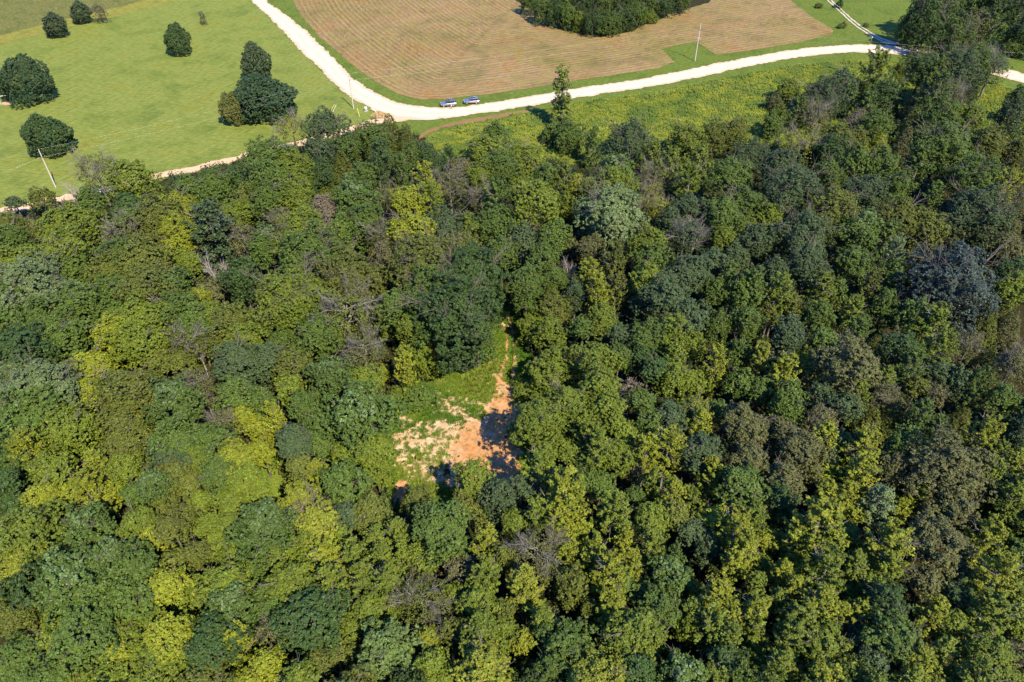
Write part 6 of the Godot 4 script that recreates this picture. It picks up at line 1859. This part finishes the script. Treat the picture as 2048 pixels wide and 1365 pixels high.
U yg -35.6 -63.1 9.4 2.08 1.66|yellow-green understorey tree above the pale silvery dome
U yg -39.1 -48.6 8.6 1.94 1.55|yellow-green understorey tree, third nearest such below-left of the pale silvery dome
U bg 40.8 -42.8 8.9 1.76 1.41|dull blue-green understorey tree, nearest such below-left of the big dark lower-right tree
U mg 8.3 -113.5 9.9 3.03 2.42|mid-green understorey tree, second nearest such above-right of the two-track above the clearing
T yg 11.7 -147.0 15.1 3.03 4.40|yellow-green upright tufted tree below the lone tall roadside tree
U og -18.7 -40.4 7.9 1.56 2.10|olive understorey tree left of the middle of the bottom edge
U yg 55.5 -36.8 9.5 1.81 1.44|yellow-green understorey tree, nearest such left of the bottom right corner
U yg -19.3 -70.7 9.7 2.29 1.83|yellow-green understorey tree below-right of the pale-topped dome by the clearing
U li 11.0 -49.0 8.5 1.67 2.26|bright lime-green understorey tree below-right of the grey tree with bare limbs
T dg -30.9 -153.0 12.7 2.55 4.36|small dark green upright tufted tree below the bend of the gravel road
T mg -25.8 -154.5 12.9 2.56 4.39|small mid-green upright tufted tree below the bend of the gravel road
T yg 60.0 -100.3 13.5 2.25 3.26|yellow-green upright tufted tree, nearest such above the broad tan oak
U mg 68.6 -58.9 8.9 1.28 1.73|small mid-green understorey tree, nearest such below-right of the huge grey-brown oak
T yg 22.3 -36.3 11.6 1.86 2.70|yellow-green upright tufted tree, fourth nearest such below the pale column tree
U mg -28.7 -71.9 8.7 2.26 1.81|mid-green understorey tree below-left of the pale-topped dome by the clearing
U li -57.0 -63.3 8.4 2.18 1.74|bright lime-green understorey tree above-right of the white-topped dome
U yg -40.5 -47.2 8.1 1.75 1.66|yellow-green understorey tree, fourth nearest such below-left of the pale silvery dome
U yg 50.3 -37.4 8.4 1.66 1.33|yellow-green understorey tree, second nearest such left of the bottom right corner
U mg -32.8 -51.8 8.4 1.76 1.93|mid-green understorey tree, nearest such below the pale silvery dome
U yg -19.9 -68.3 8.5 1.99 2.16|yellow-green understorey tree, third nearest such below the pale-topped dome by the clearing
U li 116.4 -149.6 11.8 3.40 2.88|bright lime-green understorey tree below the road gap at the right edge
U yg 5.5 -70.7 11.3 2.35 1.88|yellow-green understorey tree, nearest such above-right of the dark ball-shaped tree
U bg 44.9 -120.5 10.4 2.93 2.46|dull blue-green understorey tree, second nearest such below-right of the bleached twin snag
U dg -19.8 -161.5 10.7 3.61 2.92|dark green understorey tree below-right of the bend of the gravel road
U yl -63.5 -48.4 8.3 1.89 1.51|yellow-tinged understorey tree left of the white-topped dome
U mg -4.9 -98.7 4.1 2.60 2.04 e|mid-green understorey tree below-left of the two-track above the clearing
U og -20.5 -40.3 8.4 1.78 1.43|olive understorey tree, nearest such below-right of the pale silvery dome
U yg -62.5 -116.5 11.8 2.78 2.49|yellow-green understorey tree above-left of the leaning dead tree
U mg -33.6 -149.7 13.1 3.26 2.95|mid-green understorey tree, second nearest such below-left of the bend of the gravel road
U mg -4.4 -180.3 8.4 3.69 3.36|mid-green understorey tree below-right of the two parked cars
U bg 33.6 -132.3 11.4 3.01 2.70|dull blue-green understorey tree above-left of the bleached twin snag
U og -29.6 -65.5 11.6 2.03 1.68|olive understorey tree above-right of the pale silvery dome
S gb 121.1 -196.8 13.2 4.17 3.75|grey-brown thin-leaved tree below-left of the road gap at the right edge
T yg 48.5 -39.2 12.3 1.54 2.23|yellow-green upright tufted tree below-right of the big dark lower-right tree
U mg 10.7 -68.2 9.8 1.96 2.12|mid-green understorey tree right of the dark ball-shaped tree
T li 28.0 -74.2 12.5 2.03 2.95|bright lime-green upright tufted tree, nearest such left of the wide olive-grey oak
U dg 23.3 -86.2 11.4 2.47 1.98|dark green understorey tree, nearest such above-left of the wide olive-grey oak
U mg -38.3 -78.8 11.5 2.10 2.23|mid-green understorey tree below-right of the upright dead tree
U dg -74.4 -73.0 10.7 2.27 1.81|dark green understorey tree below-left of the wide silver-topped tree
S tn -43.6 -75.1 10.6 2.30 2.07|tan-brown thin-leaved tree, second nearest such below the upright dead tree
T li -27.3 -65.3 11.6 1.91 2.77|bright lime-green upright tufted tree below-left of the pale-topped dome by the clearing
T yg -14.8 -55.2 12.1 1.77 2.56|yellow-green upright tufted tree left of the dark ball-shaped tree
U og -1.0 -45.0 9.6 1.64 1.87|olive understorey tree above the middle of the bottom edge
T yg 28.2 -42.5 11.4 1.59 2.31|yellow-green upright tufted tree, third nearest such below-right of the pale column tree
U pk -40.1 -135.8 12.2 3.41 2.73|pinkish-grey understorey tree right of the dark pointed tree on the left
U yg 49.0 -130.5 10.8 2.64 3.19|yellow-green understorey tree, second nearest such right of the bleached twin snag
O mg 33.4 -285.1 13.0 4.74 5.15|mid-green round-crowned tree, second nearest such above-right of the lone tall roadside tree
U yg -14.9 -45.9 8.1 1.67 1.73|yellow-green understorey tree above-left of the middle of the bottom edge
U li 53.4 -60.9 8.7 1.92 1.74|bright lime-green understorey tree, nearest such below-left of the huge grey-brown oak
U mg -77.7 -94.3 9.0 2.35 2.31|mid-green understorey tree, nearest such above-right of the wide silver-topped tree
U bg 51.0 -77.8 11.6 2.59 2.07|dull blue-green understorey tree below the broad tan oak
T li 55.8 -61.2 11.0 1.63 2.50|small bright lime-green upright tufted tree below-left of the huge grey-brown oak
T li 33.3 -49.5 11.6 1.49 2.54|small bright lime-green upright tufted tree, second nearest such right of the pale column tree
T li 10.6 -51.9 12.2 2.13 3.09|bright lime-green upright tufted tree, second nearest such right of the grey tree with bare limbs
U li -45.2 -39.1 10.5 1.92 1.54|bright lime-green understorey tree below-right of the white-topped dome
U gb 15.5 -121.9 11.3 2.99 2.39|grey-brown understorey tree left of the bleached twin snag
T mg 92.1 -141.6 12.8 3.06 4.43|mid-green upright tufted tree, nearest such above the huge blue-grey oak
U yg 0.3 -57.7 9.7 1.93 1.55|yellow-green understorey tree below-right of the dark ball-shaped tree
U yl 11.1 -40.6 9.2 1.66 1.33|yellow-tinged understorey tree right of the middle of the bottom edge
U dg 56.8 -49.4 9.2 1.77 1.46|dark green understorey tree above-right of the big dark lower-right tree
U mg 2.6 -109.9 6.4 2.67 2.14|mid-green understorey tree, nearest such above-right of the two-track above the clearing
C og -29.2 -159.0 9.7 2.24 4.52|small olive feathery cedar, second nearest such below the bend of the gravel road
U mg 66.3 -53.7 8.8 1.86 1.49|mid-green understorey tree, second nearest such below-right of the huge grey-brown oak
U yg 1.6 -79.5 3.5 2.34 1.42 e|yellow-green understorey tree right of the sandy clearing
U yg 22.1 -49.2 7.6 1.78 1.43|yellow-green understorey tree below-left of the pale column tree
U yg 31.8 -52.2 8.1 1.84 1.47|yellow-green understorey tree right of the pale column tree
U mg -15.8 -87.2 4.1 3.42 2.05 e|mid-green understorey tree above-left of the sandy clearing
T yg 24.5 -61.0 10.9 1.52 2.98|small yellow-green upright tufted tree above the pale column tree
U mg -31.0 -47.5 8.9 1.80 1.44|mid-green understorey tree, second nearest such below the pale silvery dome
U yg 8.2 -69.6 9.9 2.10 1.68|yellow-green understorey tree, second nearest such above-right of the dark ball-shaped tree
S gb -28.5 -42.5 9.4 1.61 1.49|grey-brown thin-leaved tree below the pale silvery dome
U yl -0.4 -37.2 8.0 1.65 1.32|yellow-tinged understorey tree below the grey tree with bare limbs
U mg 61.4 -110.1 9.8 2.38 2.72|mid-green understorey tree above the broad tan oak
C og 82.2 -93.2 7.8 2.01 2.61|olive feathery cedar left of the right edge middle
U yg 28.5 -39.0 8.8 1.46 1.98|yellow-green understorey tree, second nearest such below-right of the pale column tree
U yg 66.5 -62.4 9.7 1.92 1.67|yellow-green understorey tree below-right of the huge grey-brown oak
U bg 23.5 -105.7 9.0 2.51 2.29|dull blue-green understorey tree below-left of the bleached twin snag
T yg 42.7 -36.4 9.7 1.54 2.23|yellow-green upright tufted tree, third nearest such below the big dark lower-right tree
T yg 59.0 -83.4 12.5 1.90 2.76|small yellow-green upright tufted tree below-right of the broad tan oak
U mg -52.1 -62.5 9.6 1.92 1.62|mid-green understorey tree above-right of the white-topped dome
O dg 26.0 -285.0 13.0 4.76 4.77|dark green round-crowned tree, second nearest such above the lone tall roadside tree
O dg 41.0 -287.5 13.0 4.79 4.81|dark green round-crowned tree, third nearest such above-left of the pole in the green patch
U og -55.0 -89.8 9.3 2.34 1.89|olive understorey tree below-left of the upright dead tree
U gb 92.0 -129.2 11.1 2.88 2.49|grey-brown understorey tree above the huge blue-grey oak
U li -67.1 -122.8 11.5 3.37 2.70|bright lime-green understorey tree left of the dark pointed tree on the left
U yg -43.6 -62.0 8.1 1.88 1.64|yellow-green understorey tree, third nearest such left of the pale silvery dome
U yg 61.2 -43.0 7.4 1.63 1.35|yellow-green understorey tree, nearest such above the bottom right corner
U gb 97.6 -129.0 10.3 2.78 2.60|grey-brown understorey tree, nearest such above-right of the huge blue-grey oak
U li -61.4 -62.1 9.7 1.88 1.63|bright lime-green understorey tree, nearest such above the white-topped dome
U og 129.5 -233.3 8.2 4.78 3.82|olive understorey tree left of the road gap at the right edge
T li 45.3 -61.0 12.2 1.85 2.68|bright lime-green upright tufted tree, second nearest such left of the huge grey-brown oak
T li 14.9 -50.3 12.2 1.70 2.46|bright lime-green upright tufted tree, nearest such left of the pale column tree
U mg -24.6 -162.4 11.6 3.06 3.22|mid-green understorey tree below the bend of the gravel road
B gb -25.1 -119.2 5.2 2.62 2.17|grey-brown bush left of the huge dark dome
B mg 11.1 -185.4 6.2 3.09 3.09|mid-green bush below the lone tall roadside tree
B yg 82.4 -213.3 6.7 3.86 3.36|yellow-green bush right of the weedy bank
U dg 53.9 -46.8 10.2 1.76 1.41|dark green understorey tree right of the big dark lower-right tree
U dg -69.2 -62.9 11.5 2.00 1.60|dark green understorey tree, second nearest such above-left of the white-topped dome
U yg -40.1 -35.3 11.1 2.13 1.70|yellow-green understorey tree, third nearest such below-right of the white-topped dome
U gb 105.8 -132.9 9.3 2.88 2.54|grey-brown understorey tree, second nearest such above-right of the huge blue-grey oak
T li 24.6 -45.6 13.1 2.12 3.07|bright lime-green upright tufted tree, nearest such below the pale column tree
D wh -54.0 -93.9 9.7 1.73 2.99|upright dead tree with bleached limbs above the big silvery-tipped dome
T li 45.2 -70.7 13.5 2.22 3.22|bright lime-green upright tufted tree, nearest such below the broad tan oak
T li 42.7 -61.5 12.0 1.64 2.37|small bright lime-green upright tufted tree, nearest such below-right of the wide olive-grey oak
U yg -17.6 -97.0 11.3 2.65 2.12|yellow-green understorey tree below-left of the huge dark dome
U mg -89.8 -137.0 13.5 3.44 2.76|mid-green understorey tree below-right of the lone lawn pole
U dg -62.5 -150.0 11.7 3.65 2.92|dark green understorey tree above-right of the dark pointed tree on the left
U dg -81.8 -135.9 13.1 3.43 2.74|dark green understorey tree right of the lone lawn pole
U li -63.3 -60.8 11.6 2.52 2.02|bright lime-green understorey tree, second nearest such above the white-topped dome
S tn 47.0 -76.0 10.1 2.57 2.31|tan-brown thin-leaved tree below-left of the broad tan oak
T li 14.3 -111.2 13.8 2.55 3.70|bright lime-green upright tufted tree, third nearest such above-right of the two-track above the clearing
U mg 70.9 -188.1 7.6 3.38 3.32|mid-green understorey tree right of the weedy bank
U og 52.1 -40.2 8.5 1.48 1.42|olive understorey tree above-left of the bottom right corner
U mg 12.4 -97.4 10.6 2.37 1.90|mid-green understorey tree, nearest such right of the two-track above the clearing
O dg 29.0 -272.5 9.7 4.19 4.62|dark green round-crowned tree above-right of the lone tall roadside tree
B og -107.9 -147.9 6.8 3.01 2.38|olive bush below the lone lawn pole
S mg 142.3 -216.2 13.8 4.25 3.82|mid-green thin-leaved tree above-left of the road gap at the right edge
T li 15.5 -106.9 13.6 2.04 2.97|small bright lime-green upright tufted tree, second nearest such above-right of the two-track above the clearing
O dg 16.2 -282.0 10.8 3.90 5.15|small dark green round-crowned tree, nearest such above the lone tall roadside tree
U og 28.1 -77.3 11.2 2.72 2.17|olive understorey tree left of the wide olive-grey oak
B gb -58.0 -56.9 4.8 2.41 1.45|grey-brown bush above-right of the white-topped dome
T mg 96.4 -201.3 8.9 2.87 4.23|mid-green tufted tree, third nearest such left of the road gap at the right edge
S yl 32.5 -137.7 10.3 2.75 2.48|yellow-tinged thin-leaved tree, nearest such above-left of the bleached twin snag
U yg -7.2 -37.2 9.0 1.44 1.16|yellow-green understorey tree, nearest such left of the middle of the bottom edge
T yg 69.8 -68.8 11.8 1.97 2.85|yellow-green upright tufted tree, second nearest such right of the huge grey-brown oak
T li 34.4 -47.0 12.0 1.46 2.12|small bright lime-green upright tufted tree, third nearest such right of the pale column tree
U mg 17.9 -90.0 10.8 1.99 2.17|small mid-green understorey tree, second nearest such right of the two-track above the clearing
S gb -11.8 -51.4 8.1 1.53 1.78|small grey-brown thin-leaved tree below-left of the dark ball-shaped tree
U yl -9.6 -41.4 10.6 1.40 1.69|small yellow-tinged understorey tree above-left of the middle of the bottom edge
S gb -68.6 -105.4 11.1 2.63 2.37|grey-brown thin-leaved tree above-left of the upright dead tree
U yg 42.5 -124.3 11.7 2.91 2.33|yellow-green understorey tree, nearest such right of the bleached twin snag
B gb 12.7 -129.2 5.7 2.76 1.81|grey-brown bush above-right of the two-track above the clearing
U mg 52.2 -92.6 12.0 2.44 1.95|mid-green understorey tree above-left of the broad tan oak
S tn 67.2 -81.5 9.9 1.51 2.11|small tan-brown thin-leaved tree above the huge grey-brown oak
T yg 32.0 -46.1 11.1 1.35 2.04|small yellow-green upright tufted tree, second nearest such below-right of the pale column tree
B og -11.6 -41.0 5.5 1.22 1.22|small olive bush left of the middle of the bottom edge
O mg 11.3 -284.4 10.0 4.35 4.40|mid-green round-crowned tree, second nearest such above the lone tall roadside tree
O mg 35.5 -272.4 9.0 4.20 4.25|mid-green round-crowned tree, nearest such above-right of the lone tall roadside tree
O dg 41.1 -278.1 9.0 4.27 4.31|dark green round-crowned tree, second nearest such above-left of the pole in the green patch
O mg 18.7 -288.6 13.0 4.84 4.05|mid-green round-crowned tree, third nearest such above the lone tall roadside tree
O mg 49.1 -292.2 12.0 4.88 4.08|mid-green round-crowned tree, third nearest such above-left of the pole in the green patch
U og 9.5 -45.7 8.8 1.26 1.70|small olive understorey tree, second nearest such below-right of the grey tree with bare limbs
O mg 20.8 -278.8 9.9 3.88 4.73|small mid-green round-crowned tree, nearest such above the lone tall roadside tree
T yg 38.5 -34.2 13.8 1.91 2.76|yellow-green upright tufted tree, second nearest such below the big dark lower-right tree
U og 64.7 -83.0 10.0 2.04 1.64|olive understorey tree right of the broad tan oak
T mg 61.2 -75.3 13.6 1.81 2.62|small mid-green upright tufted tree above-left of the huge grey-brown oak
U bg 75.1 -72.6 10.5 1.42 1.92|small dull blue-green understorey tree right of the huge grey-brown oak
T yg 42.2 -49.7 13.0 1.59 2.31|yellow-green upright tufted tree, nearest such above-left of the big dark lower-right tree
S tn 18.2 -67.3 8.1 1.37 1.92|small tan-brown thin-leaved tree above-left of the pale column tree
T yg 19.5 -63.8 11.8 1.33 2.79|small yellow-green upright tufted tree above-left of the pale column tree
T yl 40.7 -88.1 13.3 1.97 2.85|small yellow-tinged upright tufted tree above the wide olive-grey oak
S pk 19.0 -82.9 9.2 2.04 1.84|pinkish-grey thin-leaved tree left of the wide olive-grey oak
T dg -15.8 -167.9 8.4 2.53 3.68|small dark green upright tufted tree below the two parked cars
U og 90.2 -179.7 7.6 3.71 2.97|olive understorey tree below-left of the road gap at the right edge
U og -12.7 -61.8 9.2 1.86 1.49|olive understorey tree, nearest such below-left of the sandy clearing
O mg 46.5 -282.9 9.0 4.34 3.99|mid-green round-crowned tree, second nearest such above-left of the pole in the green patch
U mg 106.3 -209.9 8.7 4.39 3.51|mid-green understorey tree left of the road gap at the right edge
S gb -48.4 -131.3 11.5 2.51 2.26|small grey-brown thin-leaved tree right of the dark pointed tree on the left
C og -40.6 -151.1 9.8 2.36 3.07|small olive feathery cedar, fifth nearest such below-left of the bend of the gravel road
C og -38.4 -170.2 8.2 2.56 3.33|small olive feathery cedar, third nearest such below-left of the bend of the gravel road
U dg 141.5 -198.6 10.9 3.09 3.29|small dark green understorey tree below-right of the road gap at the right edge
T li 31.0 -37.0 10.3 1.25 1.82|small bright lime-green upright tufted tree, third nearest such below-left of the big dark lower-right tree
T yg 43.5 -35.8 12.2 1.41 2.05|yellow-green upright tufted tree, nearest such below the big dark lower-right tree
T yg 21.2 -44.4 11.4 1.33 1.93|small yellow-green upright tufted tree, nearest such below the pale column tree
D wh 37.6 -127.4 10.6 1.95 2.81|bleached dead snag with two forked tops, right of the upper middle
T yg -22.2 -55.1 11.0 1.35 2.07|small yellow-green upright tufted tree, second nearest such right of the pale silvery dome
B gb -102.2 -129.4 6.2 2.77 1.66|grey-brown bush below the lone lawn pole
B tn -12.8 -164.1 6.3 3.24 1.94|tan-brown bush below the two parked cars
U og -6.6 -61.8 9.1 1.87 1.49|olive understorey tree left of the dark ball-shaped tree
C og 90.6 -105.5 9.1 1.89 2.46|small olive feathery cedar above the right edge middle
O mg 174.7 -260.4 7.2 4.08 3.38|mid-green round-crowned tree above the road gap at the right edge
T yg 118.2 -222.3 9.6 3.10 4.50|yellow-green tufted tree, second nearest such left of the road gap at the right edge
T yg 73.3 -191.3 9.0 2.78 4.04|small yellow-green upright tufted tree right of the weedy bank
C og -27.7 -179.2 9.3 2.27 3.39|small olive feathery cedar, nearest such below the bend of the gravel road
T li 38.8 -43.9 11.6 1.14 1.99|small bright lime-green upright tufted tree, second nearest such left of the big dark lower-right tree
U bg 18.4 -96.1 10.2 2.36 1.89|dull blue-green understorey tree right of the two-track above the clearing
U mg 31.4 -78.2 9.7 2.11 1.69|mid-green understorey tree above-left of the wide olive-grey oak
S tn 58.7 -80.2 10.8 2.27 2.04|tan-brown thin-leaved tree below-right of the broad tan oak
B mg 156.4 -238.7 5.0 4.20 2.52|mid-green bush above-left of the road gap at the right edge
U yl -56.9 -105.5 10.9 2.05 1.82|small yellow-tinged understorey tree below-left of the leaning dead tree
U yg 1.9 -88.8 3.1 2.05 1.23 e|yellow-green understorey tree below the two-track above the clearing
B yg -18.9 -69.3 3.8 1.40 1.40|small yellow-green bush below the pale-topped dome by the clearing
U bg 40.0 -40.6 8.9 1.40 1.12|small dull blue-green understorey tree, second nearest such below-left of the big dark lower-right tree
B gb -76.9 -101.3 5.6 2.13 1.28|grey-brown bush above-right of the wide silver-topped tree
U mg -39.4 -163.1 12.6 3.10 2.48|mid-green understorey tree, nearest such below-left of the bend of the gravel road
T yg 29.9 -47.9 11.5 1.18 1.89|small yellow-green upright tufted tree, nearest such below-right of the pale column tree
O mg 6.5 -295.4 9.0 4.09 3.76|small mid-green round-crowned tree, fourth nearest such above the lone tall roadside tree
O mg 53.1 -292.5 8.0 4.05 3.73|small mid-green round-crowned tree, nearest such above-left of the pole in the green patch
D wh -97.6 -144.1 10.6 1.98 2.65|small bleached grey dead bare tree below-right of the lone lawn pole
U yg -19.5 -86.9 4.2 1.58 2.09 e|small yellow-green understorey tree right of the pale-topped dome by the clearing
B yl 51.1 -97.7 5.4 1.69 1.69|small yellow-tinged bush left of the broad tan oak
B li -22.5 -92.2 4.0 1.51 1.51|small bright lime-green bush above-right of the pale-topped dome by the clearing
B yl -28.2 -43.5 5.3 0.89 0.89|small yellow-tinged bush below the pale silvery dome
B yg -22.2 -102.2 4.3 2.01 1.21|small yellow-green bush above the pale-topped dome by the clearing
U og -14.4 -61.2 8.0 1.06 1.42|small olive understorey tree, second nearest such below-left of the sandy clearing
D wh 10.7 -115.7 9.8 1.47 2.50|small bleached grey dead bare tree above-right of the two-track above the clearing
T mg 20.6 -52.1 11.4 1.01 2.19|small mid-green upright tufted tree left of the pale column tree
S pk 95.0 -190.8 6.8 2.80 2.52|small pinkish-grey thin-leaved tree left of the road gap at the right edge
U mg 17.2 -62.6 8.5 1.45 1.16|small mid-green understorey tree above-left of the pale column tree
O yg 24.6 -275.7 7.7 3.10 3.63|small yellow-green round-crowned tree above the lone tall roadside tree
O dg 58.4 -292.4 8.0 4.08 3.27|small dark green round-crowned tree, nearest such above-left of the pole in the green patch
B mg 173.1 -249.5 4.4 3.68 2.21|mid-green bush above-right of the road gap at the right edge
B gb 76.5 -206.2 5.0 2.52 2.52|small grey-brown bush right of the weedy bank
B li 98.4 -180.1 4.4 3.47 2.08|bright lime-green bush below-left of the road gap at the right edge
S gb 49.6 -49.7 9.5 1.21 1.09|small grey-brown thin-leaved tree above-right of the big dark lower-right tree
O mg 65.0 -297.6 8.0 4.15 3.32|small mid-green round-crowned tree above the pole in the green patch
B li 91.9 -177.7 4.1 2.27 2.05|small bright lime-green bush above-left of the huge blue-grey oak
B bg -113.0 -145.7 6.2 2.16 1.54|small dull blue-green bush below-left of the lone lawn pole
B og -42.6 -147.6 6.9 2.36 1.41|small olive bush below-left of the bend of the gravel road
C og -40.6 -182.1 7.4 1.73 2.85|small olive feathery cedar, second nearest such below-left of the bend of the gravel road
B og -34.5 -71.5 3.6 1.24 1.24|small olive bush above-right of the pale silvery dome
B mg 169.8 -252.8 4.1 3.38 2.07|small mid-green bush above the road gap at the right edge
B yl -28.6 -129.1 4.5 1.85 1.39|small yellow-tinged bush left of the huge dark dome
B gb -56.2 -72.9 4.7 1.46 0.87|small grey-brown bush below-left of the upright dead tree
C og 64.5 -97.6 6.7 1.43 1.86|small olive feathery cedar above-right of the broad tan oak
D wh -103.2 -133.7 8.3 1.22 2.02|small bleached grey dead bare tree below the lone lawn pole
D wh -39.2 -102.5 8.4 1.39 1.39|small bleached grey dead bare tree right of the leaning dead tree
B mg 32.7 -271.4 4.0 2.51 1.70|small mid-green bush above-right of the lone tall roadside tree
B yg 51.8 -286.3 3.6 2.99 1.80|small yellow-green bush above-left of the pole in the green patch
B dg 129.3 -304.3 3.1 1.57 1.57|small dark green bush right of the pole in the green patch
B og 122.0 -280.2 2.1 1.47 1.07|small olive bush, second nearest such right of the pole in the green patch
B og 121.4 -304.5 1.9 1.57 0.94|small olive bush, nearest such right of the pole in the green patch
B og 131.6 -281.6 1.5 1.11 0.70|small olive bush left of the road gap at the right edge"""
const LAWN := """L ld -143.9 -214.2 13.5 6.90 6.59|largest dark round tree on the lawn, beside the wooden swing frame
L ln -122.7 -181.1 9.9 6.61 4.81|dark round tree on the lawn just behind the lone utility pole
L ls -163.5 -270.7 7.9 3.79 3.79|dark small round tree by the rough pasture edge, first of three there from the left
L ls -161.1 -285.9 7.5 3.42 3.61|dark round tree at the pasture edge, middle one of the three there
L lp -154.3 -286.5 6.5 2.88 3.08|thin pinkish-grey round tree at the pasture edge, rightmost of the three there
L ln -113.7 -253.2 10.2 4.42 4.95|egg-shaped dark green tree standing alone in the upper middle of the lawn
L lp -115.3 -284.1 4.7 1.34 2.20|tiny thin sapling alone on the upper lawn
L ls -80.4 -230.2 12.1 4.56 5.91|upright dark tree on the lawn touching the wide dark tree below it
L ld -71.1 -203.6 11.6 9.64 5.67|widest dark green spreading tree on the lawn, below the upright dark tree
L lo -79.2 -197.3 9.6 3.12 4.66|olive-yellow tree hugging the left flank of the widest lawn tree
L ls -153.0 -214.7 6.2 1.72 2.93|dark tree cut off by the photo's left edge beside the wooden swing frame"""
